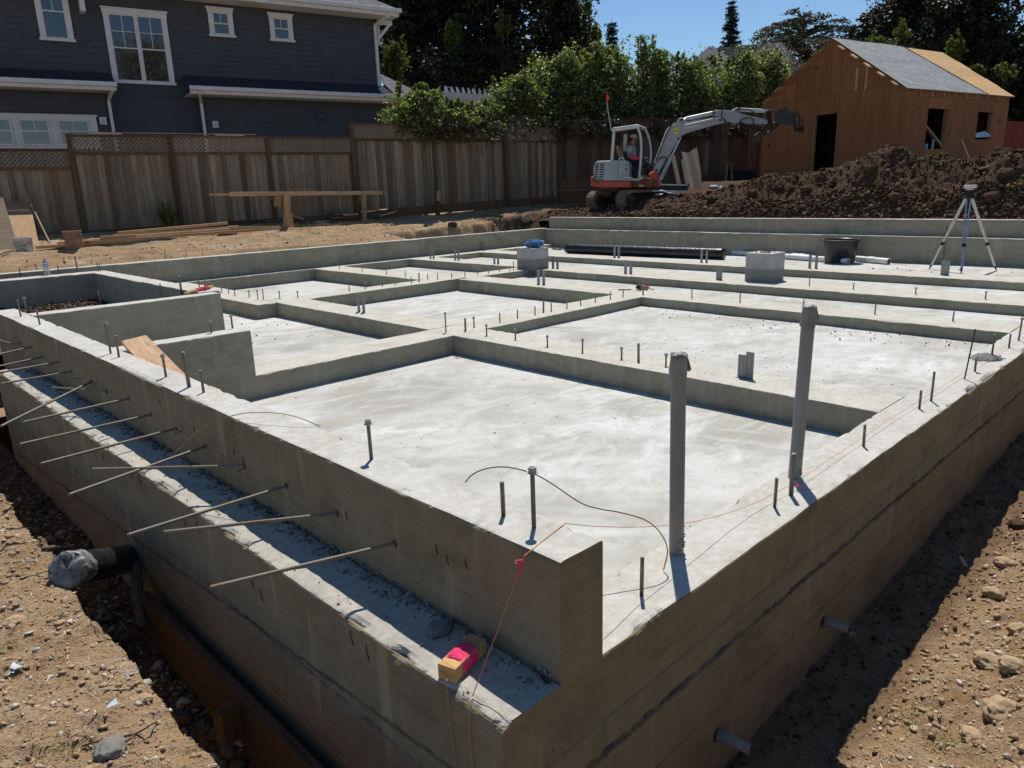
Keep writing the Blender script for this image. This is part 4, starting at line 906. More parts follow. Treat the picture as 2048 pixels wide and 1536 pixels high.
# form board lying along the foot of the left wall
b = MB(); zt = lambda y: -.735+.0*y
for y0, y1 in ((1.5, 4.35),):
    b.add([(1.095, y0, -.735), (1.14, y0, -.735), (1.14, y1, -.74), (1.095, y1, -.74), (1.07, y0, -1.02), (1.14, y0, -1.02), (1.14, y1, -1.02), (1.07, y1, -1.02)], [(0, 1, 2, 3), (7, 6, 5, 4), (0, 4, 5, 1), (1, 5, 6, 2), (2, 6, 7, 3), (3, 7, 4, 0)])
tag(b.build('form_board', M['form_board'], bevel=.004), 'rust stained form board standing along the foot of the left wall', 'board')
Pb = Vector((.98, 2.95, -.92)); b = MB(); b.obox(Pb, (.09, .02, 0), (-.02, .05, 0), (0, 0, .17)); 
for k in range(12): b.add([Pb+Vector((.008*k, .02, .17)), Pb+Vector((.008*k+.008, .025, .17)), Pb+Vector((.008*k+.004, .022, .185+.02*random.random()))], [(0, 1, 2)])
tag(b.build('broken_stake', M['form_board']), 'short splintered wooden stake standing in the left trench', 'stake')
# a thin root and twig on the left bank
for pl_, lab, r_ in [([(395,1500),(450,1493),(500,1472),(545,1450),(590,1441)], 'black wire lying across the left bank near the bottom', .003), ([(135,1270),(160,1262),(190,1262),(212,1282)], 'thin dark root beside the pale stones on the left bank', .002), ([(185,1262),(196,1232)], 'short dark twig standing on the left bank', .0018)]:
    pts = [ground_hit(min(x, 415)-10 if x > 415 else x, y, .8)+Vector((0, 0, .006)) for x, y in pl_]
    if pl_[0][0] == 395: pts = [ground_hit(x-230, y, .8)+Vector((0, 0, .006)) for x, y in pl_]
    if len(pts) == 2: pts[1] = pts[0]+Vector((.01, .02, .06))
    tag(MB().tube(curve_pts(pts, 5), r_, 5).build('twig', M['tie']), lab, 'twig')
# weeds
def leaf_mesh(name, C, size, m, aspect=2., jitter=1., up=.3, tint=None, parent=None):
    n = len(C); d = RNG.normal(size=(n, 3)); d[:, 2] = d[:, 2]*.7; d /= np.linalg.norm(d, axis=1)[:, None]
    e = RNG.normal(size=(n, 3)); e -= d*(e*d).sum(1)[:, None]; e /= np.linalg.norm(e, axis=1)[:, None]
    s = (size*RNG.uniform(.6, 1.35, n))[:, None] if not np.isscalar(size) or True else size
    a, b_ = d*s*.5, e*s*.5/aspect
    v = np.stack([C-a, C+b_, C+a, C-b_], 1).reshape(-1, 3); f = np.arange(n*4).reshape(-1, 4)
    me = mesh(name, v, f, m); t = me.attributes.new('tint', 'FLOAT', 'POINT')
    t.data.foreach_set('value', np.repeat(RNG.random(n) if tint is None else tint, 4).astype(np.float32)); return me
for px, py, n, r_, lab in [(1830, 1450, 300, .055, 'low green weed on the right bank near the bottom edge'), (1895, 1490, 160, .04, 'small green sprig right of the low weed, bottom right'), (1850, 1245, 160, .035, 'green sprig on the trench edge halfway up the right bank'), (2040, 960, 150, .05, 'weed on the trench edge at the far right'), (130, 1500, 220, .05, 'green weed at the bottom of the left bank'), (20, 1290, 60, .025, 'tiny weed at the left picture edge')]:
    P = ground_hit(px, py, .8); C = np.array(P)+RNG.normal(size=(n, 3))*np.array([r_, r_, r_*.28]); C[:, 2] = np.maximum(C[:, 2], P.z)+.006
    o = root('weed', P, lab, 'weed'); tag(obj('foliage', leaf_mesh('foliage', C, .012, M['weed'], 2.6), o), kind='stuff')
P = ground_hit(38, 1345, .8); t = MB()
for k in range(7): a = [P+Vector((random.gauss(0, .02), random.gauss(0, .02), .012+random.random()*.02)) for _ in range(4)]; t.add(a, [(0, 1, 2), (1, 2, 3)])
tag(t.build('crumpled_wrapper', M['white']), 'crumpled white scrap lying on the left bank', 'litter')
P = ground_hit(228, 1425, .8); b = MB(); b.add([P+Vector((-.02, 0, .01)), P+Vector((.015, -.01, .012)), P+Vector((.02, .02, .02)), P+Vector((-.01, .018, .008))], [(0, 1, 2, 3)]); tag(b.build('plastic_scrap', M['ltblue']), 'pale blue plastic scrap on the left bank', 'litter')
P = ground_hit(1925, 1135, .8); b = MB(); b.bar(P+Vector((-.03, -.02, .02)), P+Vector((.05, .03, .03)), .025, .012); tag(b.build('wood_scrap', M['lumber']), 'pale wood offcut on the edge of the right bank', 'offcut')
for (x0, x1, y0, y1, n, lab) in [(-.2, .70, 1.2, 6, 2600, 'dry straw and splinters littering the left bank'), (1.5, 6, -.4, .8, 2600, 'dry straw and splinters littering the right bank'), (.72, 1.15, 1.5, 6, 700, 'straw and splinters in the left trench')]:
    C = rand_on(n, x0, x1, y0, y1); C[:, 2] += .0035; d = RNG.normal(size=(n, 3)); d[:, 2] *= .12; d /= np.linalg.norm(d, axis=1)[:, None]; e = np.cross(d, [0, 0, 1.]); L_ = RNG.uniform(.006, .035, n)[:, None]; w_ = RNG.uniform(.0006, .0022, n)[:, None]
    v = np.stack([C-d*L_*.5-e*w_, C+d*L_*.5-e*w_, C+d*L_*.5+e*w_, C-d*L_*.5+e*w_], 1).reshape(-1, 3); me = mesh('straw', v, np.arange(n*4).reshape(-1, 4), M['straw']); a_ = me.attributes.new('tint', 'FLOAT', 'POINT'); a_.data.foreach_set('value', np.repeat(RNG.random(n), 4).astype(np.float32)); tag(obj('straw', me), lab, 'straw', kind='stuff')
# ================================================================ THINGS ON THE SLABS
b = MB(); A1 = ony(242, 682, 5.97); B1 = ony(292, 670, 5.97); dv = ony(370, 748, 5.15)-B1; b.obox(A1, B1-A1, dv*1.25, Vector((0, 0, -.022)))
o = b.build('plank', M['plank']); tag(o, 'short pale wood plank leaning down behind the tall left wall', 'plank')
P = onz(412, 583.2, .415)
o = root('string_stick', onz(395, 582, .416), 'carved wooden stick wound with pink string lying on the inner cross wall', 'string stick')
A1 = onz(369, 587.5, .428); B1 = onz(427, 572.5, .445); b = MB(); b.tube([A1, A1.lerp(B1, .15), A1.lerp(B1, .3), A1.lerp(B1, .5), A1.lerp(B1, .7), A1.lerp(B1, .85), B1], [.012, .022, .026, .018, .018, .022, .010], 8); b.build('stick', M['cut_block'], o, True)
t = MB(); ax = (B1-A1).normalized(); s_ = ax.orthogonal().normalized(); u_ = ax.cross(s_)
for k in range(26):
    c0 = A1.lerp(B1, .42+random.random()*.36); t.tube([c0+(s_*math.cos(a)+u_*math.sin(a))*.026+ax*.02*math.sin(a+k) for a in np.linspace(0, 6.283, 10)], .004, 4, False)
t.build('pink_string', M['pink'], o)
# water bottle
P = onz(95, 550.5, .421); o = root('water_bottle', P, 'small clear water bottle with a blue label standing on the rear left wall', 'bottle'); S_ = .20/.20
nn = N('clear_plastic', .08, .5); nn.col((.75, .80, .83)); nn.b.inputs['Transmission Weight'].default_value = .75; nn.b.inputs['IOR'].default_value = 1.3; M['clear'] = nn.m
hb = hgt(P, (93, 514)); k_ = hb/.2
b = MB(); b.lathe(P, [(r*k_, z*k_) for r, z in [(.0, 0), (.030, .0), (.032, .006), (.030, .02), (.032, .035), (.030, .05), (.032, .065), (.032, .12), (.029, .14), (.018, .165), (.012, .175), (.012, .182)]], 18, False); b.build('bottle_body', M['clear'], o, True)
b = MB(); b.lathe(P, [(.0325*k_, .092*k_), (.0325*k_, .122*k_)], 18, False); b.build('label_band', M['ltblue'], o, True)
b = MB(); b.lathe(P, [(.0135*k_, .18*k_), (.0135*k_, .197*k_), (0, .197*k_)], 12); b.build('cap', M['white'], o)
# blue cloth bundle on the pedestal
o = root('jacket_bundle', (10.45, 9.98, .40), 'crumpled blue jacket lying on top of the left concrete pedestal', 'jacket')
bm = bmesh.new(); bmesh.ops.create_icosphere(bm, subdivisions=5, radius=1.)
v = np.array([x.co[:] for x in bm.verts]); k = 1+.25*fbm(v[:, 0]*2, v[:, 1]*2, v[:, 2]*2, 4, 3)-.20*np.abs(fbm(v[:, 0]*4, v[:, 1]*4, v[:, 2]*4, 3, 5))
P = plane(1072, 486, (1, 0, 0), (10.4, 0, 0)); sz = 1
for q, c, s in zip(bm.verts, v, k): q.co = Vector((10.42, 9.98, .475))+(RH*c[0]*.17+FH*c[1]*.14+Vector((0, 0, c[2]*.085)))*s; q.co.z = max(q.co.z, .402)
me = bpy.data.meshes.new('cloth'); bm.to_mesh(me); bm.free(); me.materials.append(M['denim']); me.polygons.foreach_set('use_smooth', np.ones(len(me.polygons), dtype=bool)); obj('cloth', me, o)
b = MB(); c_ = Vector((10.42, 9.98, .50))+RH*.15; b.lathe(c_-Vector((0, 0, .05)), [(0, 0), (.035, .01), (.05, .05), (.03, .08), (0, .085)], 10, False); b.build('pale_lining', M['ltblue'], o, True)
b = MB(); q = onz(1060.5, 498, .40)+FH*.15; b.tube([(q.x, q.y, .40), (q.x, q.y, .62)], .012, 8); tag(b.build('anchor_bolt', M['steel']), 'tall rod standing on the left pedestal beside the blue jacket', 'bolt')
b = MB(); q = Vector((12.1, 10.6, -.10)); q = onz(1112, 499, -.08)
for k in range(8): a = q+Vector((random.gauss(0, .12), random.gauss(0, .12), 0)); b.bar(a, a+Vector((random.gauss(0, .15), random.gauss(0, .15), .02)), .03, .02)
tag(b.build('scrap_heap', M['old_wood']), 'small heap of scraps on the slab behind the blue-topped pedestal', 'scraps')
# tool pouch
P = onz(1285, 580, 0); o = root('tool_pouch', P, 'brown and black tool pouch lying on the beam near the middle', 'tool bag')
def blob(name, c, ex, ey, ez, m, par, seed=1, amp=.2):
    bm = bmesh.new(); bmesh.ops.create_icosphere(bm, subdivisions=3, radius=1.); v = np.array([x.co[:] for x in bm.verts]); k = 1+amp*fbm(v[:, 0]*1.7+seed, v[:, 1]*1.7, v[:, 2]*1.7, 3, seed)
    for q, cc, s in zip(bm.verts, v, k): q.co = Vector(c)+(RH*cc[0]*ex+FH*cc[1]*ey+Vector((0, 0, cc[2]*ez)))*s
    me = bpy.data.meshes.new(name); bm.to_mesh(me); bm.free(); me.materials.append(m); me.polygons.foreach_set('use_smooth', np.ones(len(me.polygons), dtype=bool)); return obj(name, me, par)
blob('pouch', P+RH*.0+Vector((0, 0, .035)), .10, .06, .04, M['leather'], o, 2); blob('pouch_side', P-RH*.05+Vector((0, 0, .05)), .045, .05, .035, M['rubber'], o, 3)
b = MB(); b.tube([P+RH*.06+RH*.045*math.cos(a)+Vector((0, 0, .05+.05*math.sin(a))) for a in np.linspace(0, 5.2, 14)], .013, 8); b.build('loop', M['leather'], o, True)
b = MB(); b.tube(curve_pts([P+RH*.08+Vector((0,0,.03)), P+RH*.12+Vector((0,0,.012)), P+RH*.17+Vector((0,0,.006))]), .006, 6); b.build('belt_end', M['rubber'], o)
P = onz(1252, 580.5, 0); b = MB(); b.bar(P-RH*.12+Vector((0,0,.012)), P+RH*.08+Vector((0,0,.012)), .02, .012); tag(b.build('hand_tool', M['rubber']), 'dark flat tool lying left of the tool pouch', 'tool')
# black roll
A1 = onz(1131, 503, -.02); B1 = onz(1447, 518, -.02); zc = .115-.09+.0; A1 = onz(1134, 497, .03); B1 = onz(1448, 508, .03)
o = root('plastic_roll', A1.lerp(B1, .5), 'long black roll of plastic sheeting lying in front of the back wall', 'roll')
d = (B1-A1).normalized(); A1.z = B1.z = .03; R0 = .118; b = MB(); sd = Vector((0, 0, 1)); up = d.cross(sd)
L = (B1-A1).length; ns = 60; vs = []; n = 28
for i in range(ns+1):
    t = i/ns; c = A1+d*L*t
    for k in range(n): a = 2*math.pi*k/n; rr = R0*(1-.05*(t > .985)-.04*(t < .01))+.004*math.sin(3*a+t*9)*vn(t*14, a*.6)+.003*float(vn(t*60, a*1.1)); vs.append(c+(up*math.cos(a)+sd*math.sin(a))*rr)
fs = [(i*n+k, i*n+(k+1) % n, (i+1)*n+(k+1) % n, (i+1)*n+k) for i in range(ns) for k in range(n)]
for c, r_ in ((B1, R0*.55), (B1, R0*.40), (B1-d*.1, R0*.38)):
    vs += [c+(up*math.cos(2*math.pi*k/n)+sd*math.sin(2*math.pi*k/n))*r_ for k in range(n)]
fs += [((ns+j)*n+k, (ns+j)*n+(k+1) % n, (ns+j+1)*n+(k+1) % n, (ns+j+1)*n+k) for j in range(2) for k in range(n)]; fs.append(tuple(k for k in range(n))[::-1])
mi = [0]*(len(fs)-1)+[0]; obj('sheeting', mesh('sheeting', vs, fs, M['black_poly'], True), o)
vs2 = [c+(up*math.cos(2*math.pi*k/n)+sd*math.sin(2*math.pi*k/n))*r_ for c, r_ in ((B1+d*.004, R0*.42), (B1+d*.004, R0*.30), (B1-d*.09, R0*.29)) for k in range(n)]
fs2 = [(j*n+k, j*n+(k+1) % n, (j+1)*n+(k+1) % n, (j+1)*n+k) for j in range(2) for k in range(n)]+[tuple(2*n+k for k in range(n))]
obj('cardboard_core', mesh('cardboard_core', vs2, fs2, M['leather'], True), o)
# white pvc pipes
def wpipe(p, q, r, lab, cap='ex_dark'):
    o = root('white_pipe', (Vector(p)+Vector(q))/2, lab, 'pipe', 'white pipes lying on the far slab'); b = MB(); d = (Vector(q)-Vector(p)).normalized()
    b.tube([p, q], r, 20, True); b.build('pipe', M['pvc_white'], o, True)
    b = MB(); e = Vector(q) if (Vector(q)-EYE).length < (Vector(p)-EYE).length else Vector(p); dd = d if e == Vector(q) else -d; b.tube([e-dd*.02, e+dd*.002], r*.82, 16); b.build('pipe_bore', M['ped'] if cap is None else M['rust'], o, True); return o
z_ = -.09+.058
wpipe(onz(1445, 503, z_), onz(1692, 522, z_)+Vector((0,-.05,0)), .055, 'nearest long white pipe, passing behind the bare pedestal', None)
wpipe(onz(1450, 501, z_)+Vector((.35,0,0)), onz(1625, 515.5, z_)+Vector((0, 0, 0)), .055, 'shorter white pipe ending beside the bare pedestal', None)
wpipe(onz(1460, 500, z_)+Vector((.6,0,0)), Vector((15.2, 6.75, z_)), .055, 'white pipe lying along the foot of the back wall')
o = wpipe(onz(1714, 517.3, z_), onz(1778, 523, z_), .058, 'white pipe with a coupling ending right of the black tub')
A1 = onz(1714, 517.3, z_); B1 = onz(1778, 523, z_); b = MB(); b.tube([A1.lerp(B1, .42), A1.lerp(B1, .58)], .066, 20); b.build('coupling', M['pvc_white'], o, True); b = MB(); b.tube([A1.lerp(B1, .30), A1.lerp(B1, .31)], .0592, 20); b.build('blue_line', M['denim'], o, True)
# black tub
P = onz(1684, 526, -.09); P = P+FH*.12; o = root('black_tub', P, 'large black rubber tub standing on the far slab before the back wall', 'tub')
sc = 29/FPX*P.dot(FH)/.235; hh = hgt(P-FH*.12, (1684, 479))
prof = [(0, 0), (.21, 0), (.222, .01), (.232, .10), (.236, .105), (.243, .2), (.247, .205), (.255, .30), (.262, .34), (.285, .345), (.288, .36), (.27, .365), (.262, .36), (.25, .30), (.22, .05), (0, .05)]
b = MB(); b.lathe(P, [(r_*1.22, z*hh/.365) for r_, z in prof], 40, False); b.build('tub_body', M['black_plastic'], o, True)
for s_ in (-1, 1):
    b = MB(); c = P+RH*.33*s_+Vector((0, 0, hh*.97)); b.tube(curve_pts([c-FH*.07, c-FH*.05+RH*.05*s_, c+FH*.05+RH*.05*s_, c+FH*.07]), .012, 8); b.build('handle', M['black_plastic'], o, True)
# cloth / lid disc on the rim
P = onz(1972, 716, .0); o = root('cloth_disc', P, 'dark grey sagging cloth pad lying around the tall rod on the right rim', 'cloth'); n = 28; vs = []
for i, (r_, z) in enumerate([(.125, .002), (.12, .008), (.09, .02), (.05, .03), (.02, .034), (.0, .035)]):
    for k in range(n): a = 2*math.pi*k/n; rr = r_*(1+.08*math.sin(3*a)+.04*math.sin(7*a)); vs.append(P+Vector((rr*math.cos(a)*1.25, rr*math.sin(a)*.9, z+.003*math.sin(5*a)*(i < 4))))
fs = [(i*n+k, i*n+(k+1) % n, (i+1)*n+(k+1) % n, (i+1)*n+k) for i in range(5) for k in range(n)]
obj('pad', mesh('pad', vs, fs, flat('grey_pad', (.14, .14, .125), .8, .2, 30), True), o); b = MB()
for k in range(9): a = k*.7; q = P+Vector((.15*math.cos(a), .11*math.sin(a), .006)); b.tube([q, q+Vector((.03*math.cos(a+.4), .03*math.sin(a+.4), .001))], .003, 5)
b.build('frayed_edge', M['rubber'], o)
# orange leaf scrap on the slab
P = onz(905, 716, -.198); b = MB(); b.add([P, P+Vector((.05, -.02, .01)), P+Vector((.09, -.05, .004)), P+Vector((.04, -.05, .012))], [(0, 1, 2, 3)]); tag(b.build('wood_chip', M['lumber']), 'orange wood chip on the near slab at the beam corner', 'offcut')
P = onz(498, 1046, .004); b = MB(); b.bar(P, P+Vector((.09, -.10, .006)), .008, .004); tag(b.build('wood_splinter', M['lumber']), 'thin orange wood splinter on the ledge between two steel dowels', 'offcut')
# pebbles on slabs
def slabcrumbs(n, x0, x1, y0, y1, z, s1=.006, lab=''):
    P = np.stack([RNG.uniform(x0, x1, n), RNG.uniform(y0, y1, n), np.full(n, z+.001)], 1); scatter('slab_crumbs', P, sizes(n, .0015, s1, 3), M['clod_dark'], lab, cat='crumbs')
slabcrumbs(160, 1.7, 4.9, 1.7, 5.9, -.205, .006, 'tiny dark crumbs scattered over the nearest slab'); slabcrumbs(350, 4.9, 6.4, 1.7, 4.2, -.003, .007, 'dark crumbs around the large perforated strap'); slabcrumbs(260, 7.7, 8.38, 1.8, 5.9, -.122, .012, 'dark crumbs along the far edge of the right-hand slab')
slabcrumbs(120, 13.3, 15, 2, 9, -.088, .02, 'crumbs on the far slab beneath the tripod'); slabcrumbs(60, 3.7, 5.0, 8.0, 10, -.205, .014, 'dark crumbs on the slab right of the inner cross wall')
# ================================================================ TRIPOD LEVEL
F_ = [onz(1858, 539, -.09), onz(1922, 548, -.09), onz(1993, 542, -.09)]; c = (F_[0]+F_[1]+F_[2])/3
hd = atdepth(1938, 393, c.dot(FH)); o = root('surveying_tripod', c, 'aluminium surveying tripod with a level on top standing on the far slab', 'tripod')
for k, (f, m_) in enumerate(zip(F_, ('alu', 'alu_blue', 'alu'))):
    t_ = hd+(f-c)*.06; d = (f-t_); sdv = d.cross(Vector((0, 0, 1))).normalized() if k != 1 else RH; mid = t_+d*.62; L_ = bpy.data.objects.new('leg', None); 
    b = MB()
    for s_ in (-1, 1): b.bar(t_+sdv*.035*s_*(1.0), mid+sdv*.018*s_, .018, .02, sdv)
    leg = b.build('leg', M[m_], o); b = MB(); b.bar(t_+d*.52, t_+d*.94, .034, .02, sdv); b.build('lower_leg', M[m_], leg)
    b = MB(); b.bar(mid-d*.01, mid+d*.03, .055, .04, sdv); b.build('clamp', M['rubber'], leg)
    b = MB(); b.tube([t_+d*.93, f+Vector((0, 0, .002))], [.02, .006], 8); b.bar(t_+d*.945+sdv*.0, t_+d*.945+sdv*.05*(1 if k == 2 else -1), .02, .012); b.build('spike', M['rubber'], leg)
b = MB(); b.lathe(hd, [(0, -.03), (.075, -.03), (.075, .0), (.06, .005), (.05, .07), (.065, .075), (.065, .10), (0, .10)], 18); b.build('tripod_head', M['rubber'], o)
b = MB(); q = hd+Vector((0, 0, .105)); b.lathe(q, [(0, 0), (.055, 0), (.06, .01), (.06, .025), (0, .025)], 18); b.obox(q-RH*.05-FH*.04+Vector((0, 0, .025)), RH*.1, FH*.08, (0, 0, .055)); b.tube([q-RH*.1+Vector((0, 0, .055)), q+RH*.1+Vector((0, 0, .055))], .028, 14)
b.build('level_body', M['alu'], o, False, .006); b = MB(); b.tube([q+RH*.1+Vector((0, 0, .055)), q+RH*.125+Vector((0, 0, .055))], .022, 12); b.build('eyepiece', M['rubber'], o)
b = MB(); q = onz(1884, 534, -.09); b.tube([q, q+Vector((0, 0, .10))], .018, 8); b.tube([q+Vector((0, 0, .08)), q+Vector((.03, 0, .74))], .011, 6); tag(b.build('spade_handle', M['old_wood']), 'thin brown wooden stake leaning behind the left tripod leg', 'stake')
# ================================================================ FENCES
VF = 20.5
def board_mesh(h, w_, t=.018):
    b = MB(); ear = .0; b.box((0, 0, 0), (w_, t, h)); return b
def fence(name, label, A, B, gb, z_top, bz, m, lattice=True, posts=(), seed=1, base_h=.22, capz=None):
    """A, B world ends; z_top/bz functions of t in 0..1 for the top rail and the board bottom"""
    A, B = Vector(A), Vector(B); A.z = B.z = 0; d = (B-A).normalized(); L = (B-A).length; nrm = Vector((d.y, -d.x, 0))
    if nrm.dot(EYE-A) < 0: nrm = -nrm
    o = root(name, A.lerp(B, .5)+Vector((0, 0, bz(.5))), label, 'fence'); x = 0; rg = random.Random(seed)
    meshes = {}; nb_ = 0
    while x < L-.04:
        w_ = rg.choice((.132, .14, .14, .148)); w_ = min(w_, L-x-.004); t = (x+w_/2)/L; zt = z_top(t)-(.43 if lattice else 0.0)+rg.uniform(-.003, .003); zb = bz(t)
        h = round(zt-zb, 2); key = (h, w_, rg.randint(0, 2))
        if key not in meshes:
            b = MB(); b.box((-.004, 0, 0), (w_+.008, .017, h)); meshes[key] = mesh('board', b.v, b.f, m)
        q = bpy.data.objects.new('board', meshes[key]); link(q, o); q.matrix_parent_inverse = o.matrix_basis.inverted()
        q.location = A+d*x+Vector((0, 0, zb))-nrm*(.010+.019*(nb_ % 2)+rg.uniform(0, .001)); nb_ += 1; q.rotation_euler = (rg.uniform(-.0, .0), rg.uniform(-.004, .004), math.atan2(d.y, d.x)); x += w_+.002
    for (ta, tb) in zip(posts[:-1], posts[1:]):
        pa, pb = A+d*L*ta, A+d*L*tb
        for z0, z1_, th in ((-.05, .0, .09), (-.46, -.39, .04)) if lattice else ((-.04, .02, .09),):
            b = MB(); qa = pa+Vector((0, 0, z_top(min(1, ta+.001)))); qb = pb+Vector((0, 0, z_top(max(0, tb-.001))))
            b.obox(qa+nrm*th*.5+Vector((0, 0, z0)), qb-qa, -nrm*th, Vector((0, 0, z1_-z0))); b.build('rail', M['post'], o)
        b = MB(); qa = pa+Vector((0, 0, bz(ta)-base_h)); qb = pb+Vector((0, 0, bz(tb)-base_h)); b.obox(qa+nrm*.03, qb-qa, -nrm*.04, Vector((0, 0, base_h+.04))); b.build('kickboard', M['post'], o)
        if lattice:
            b = MB(); Ls = (pb-pa).length-.09; h = .34; z0a = z_top(min(1, ta+.001))-.39; z0b = z_top(max(0, tb-.001))-.39; sp = .098; wd = .036
            for sg, off in ((1, .004), (-1, -.005)):
                k = -h
                while k < Ls+h:
                    x0, x1 = k, k+h*sg; lo, hi = (0, h)
                    # clip to the panel
                    def cl(xa, za, xb, zb_):
                        pts_ = []
                        for t0 in (0, 1): pass
                        ta_, tb_ = 0., 1.; dx = xb-xa
                        for lim, s_ in ((0., 1), (Ls, -1)):
                            fa, fb = (xa-lim)*s_, (xb-lim)*s_
                            if fa < 0 and fb < 0: return None
                            if fa < 0: ta_ = max(ta_, fa/(fa-fb))
                            if fb < 0: tb_ = min(tb_, fa/(fa-fb))
                        if tb_-ta_ < .05: return None
                        return xa+dx*ta_, za+(zb_-za)*ta_, xa+dx*tb_, za+(zb_-za)*tb_
                    r_ = cl(x0, 0, x1, h)
                    if r_:
                        xa, za, xb, zb_ = r_; zz = lambda xx: z0a+(z0b-z0a)*xx/Ls
                        b.bar(pa+d*(.045+xa)+nrm*off+Vector((0, 0, zz(xa)+za)), pa+d*(.045+xb)+nrm*off+Vector((0, 0, zz(xb)+zb_)), wd*.9, .008, d)
                    k += sp
            q = b.build('lattice', M['lattice'], o); q['kind'] = 'stuff'
    for t in posts:
        P = A+d*L*t; zt = max(z_top(max(0, t-.003)), z_top(min(1, t+.003))); b = MB(); b.obox(P-d*.05+nrm*.06+Vector((0, 0, bz(t)-base_h-.15)), d*.10, -nrm*.10, Vector((0, 0, zt-bz(t)+base_h+.16))); b.build('post', M['post'], o)
    return o
LF = 17.2
def zt1(t):
    u = -2.2+LF*t
    return 2.90
pu = lambda u: (u+2.2)/LF
bz1 = lambda t: .80+.02*max(0, (-2.2+LF*t))+ (0 if (-2.2+LF*t) < 7.9 else .10)
zt1_ = lambda t: 2.72 if -2.2+LF*t < .979 else (3.05 if -2.2+LF*t < 7.85 else 3.42)
fence('lattice_fence', 'weathered grey brown board fence with lattice top behind the tan ground', W(-2.2, VF), W(-2.2+LF, VF), 0, zt1_, bz1, M['fence'], True, [pu(u) for u in (-2.2, .98, 3.15, 5.5, 7.85, 10.4, 12.9, 15.0)], 3)
A2 = W(15.0, VF, 0); B2 = atdepth(1520, 300, 26.4); 
fence('rear_fence', 'dark brown board fence without lattice behind the excavator', A2, B2, 0, lambda t: 3.62-.0*t, lambda t: 1.75, M['fence2'], False, [0, .3, .65, 1], 5, base_h=.75)
b = MB()
for x0, x1, u0 in ((178, 243, 0), (430, 486, 0)):
    P, Q = onv(x0, 264, VF+.02), onv(x1, 265.5, VF+.02); P.z = Q.z = 3.075; tag(MB().bar(P, Q, .09, .03).build('white_batten', M['white']), 'short white batten lying on the fence top '+('near the lower windows' if x0 < 300 else 'above the second lattice panel'), 'batten')
b = MB(); q = onv(548, 271, VF); P = W(1.0, VF, 3.08); b.obox(P+V*-.05, U*4.25, V*.1, Vector((0, 0, .025))); tag(b.build('fence_cap', M['lattice']), 'pale cap board lying along the top of the left fence panels', 'board')
P = onv(112, 273, VF-.1); b = MB(); b.prism([onv(113, 300, VF-.1), onv(133, 266, VF-.1), onv(127, 266, VF-.1), onv(107, 268, VF-.1)], V*.02); 
# excavated strip: boards leaning on the rear fence
for pts, lab in [([(1342,312),(1350,310),(1362,367),(1354,368)], 'narrow grey board leaning on the rear fence behind the boom'), ([(1362,320),(1367,318),(1378,367),(1371,368)], 'narrow board just left of the wide leaning boards'), ([(1363,303),(1375,306),(1389,378),(1380,376)], 'left one of the wide boards leaning on the rear fence'),
      ([(1374,306),(1384,303),(1404,378),(1389,378)], 'middle one of the wide boards leaning on the rear fence'), ([(1382,301),(1394,295),(1402,345),(1403,374),(1399,370)], 'right one of the wide boards leaning on the rear fence')]:
    q = [atdepth(x, y, 24.0+(y-300)*-.012) for x, y in pts]; tag(MB().prism(q, FH*.02).build('leaning_board', M['fence']), lab, 'board', 'boards leaning on the rear fence')
for (x0, y0), (x1, y1), lab in [((1456, 325), (1451, 372), 'left thin tool handle leaning by the shed corner'), ((1462, 325), (1465, 368), 'right thin tool handle leaning by the shed corner')]:
    tag(MB().tube([atdepth(x0, y0, 24.6), atdepth(x1, y1, 24.2)], .016, 6).build('garden_tool', M['old_wood']), lab, 'tool')
b = MB(); q = [atdepth(x, y, 25) for x, y in [(1458, 340), (1511, 340), (1511, 382), (1458, 382)]]; b.prism(q, FH*.4); tag(b.build('dark_bin', M['dark_in']), 'dark low bin beside the left corner of the plywood shed', 'bin')
for px, py, r_, lab, m_ in [(1428, 374, .14, 'blue grey rag on the ground by the rear fence', 'ltblue'), (1470, 377, .13, 'pale bag on the ground before the shed corner', 'white'), (1442, 377, .12, 'grey bag on the ground behind the dirt', 'ltblue')]:
    P = ground_hit(px, py+4, 15); big_rock('bag', atdepth(px, py, 23), .1, M[m_], lab, 'bag', (1.6, 1, .6), px)
# ================================================================ SHED UNDER CONSTRUCTION
SU = 20.5; S_ = 20.5/18.5
SV0, SV1, SU1 = 12.0, 16.75, 26.15; SR = (SV0+SV1)/2; ZE = 3.84; ZR = 5.47; ZG = 1.57
shed = root('shed', W(SU, SR, ZG), 'half built orange plywood shed with grey underlayment on its gable roof', 'shed')
def roofz(v): return ZR-abs(v-SR)*(ZR-ZE)/(SR-SV0)
def poly_uv(name, pts, m, n_off, par=None, bev=0): return MB().prism([W(*p) for p in pts], n_off).build(name, m, par or shed, bevel=bev)
dv0, dv1, dz = 14.03, 14.87, 3.40; zj = 3.95
def vof(z): return (ZR-z)*(SR-SV0)/(ZR-ZE)
cuts = [SV0, 13.2, dv0, dv1, 15.9, SV1]
for a_, b_ in zip(cuts[:-1], cuts[1:]):
    g = .004
    if (a_, b_) == (dv0, dv1): poly_uv('plywood_panel', [(SU, a_+g, dz), (SU, b_-g, dz), (SU, b_-g, zj-g), (SU, a_+g, zj-g)], M['plywood'], U*.02)
    else:
        q = [(SU, a_+g, ZG), (SU, b_-g, ZG), (SU, b_-g, min(zj-g, roofz(b_-g)))]
        if a_ < SR-vof(zj) < b_: q.append((SU, SR-vof(zj), zj-g))
        if a_ < SR+vof(zj) < b_: q.append((SU, SR+vof(zj), zj-g))
        poly_uv('plywood_panel', q+[(SU, a_+g, min(zj-g, roofz(a_+g)))], M['plywood'], U*.02)
def vof(z): return (ZR-z)*(SR-SV0)/(ZR-ZE)
hw = vof(zj)
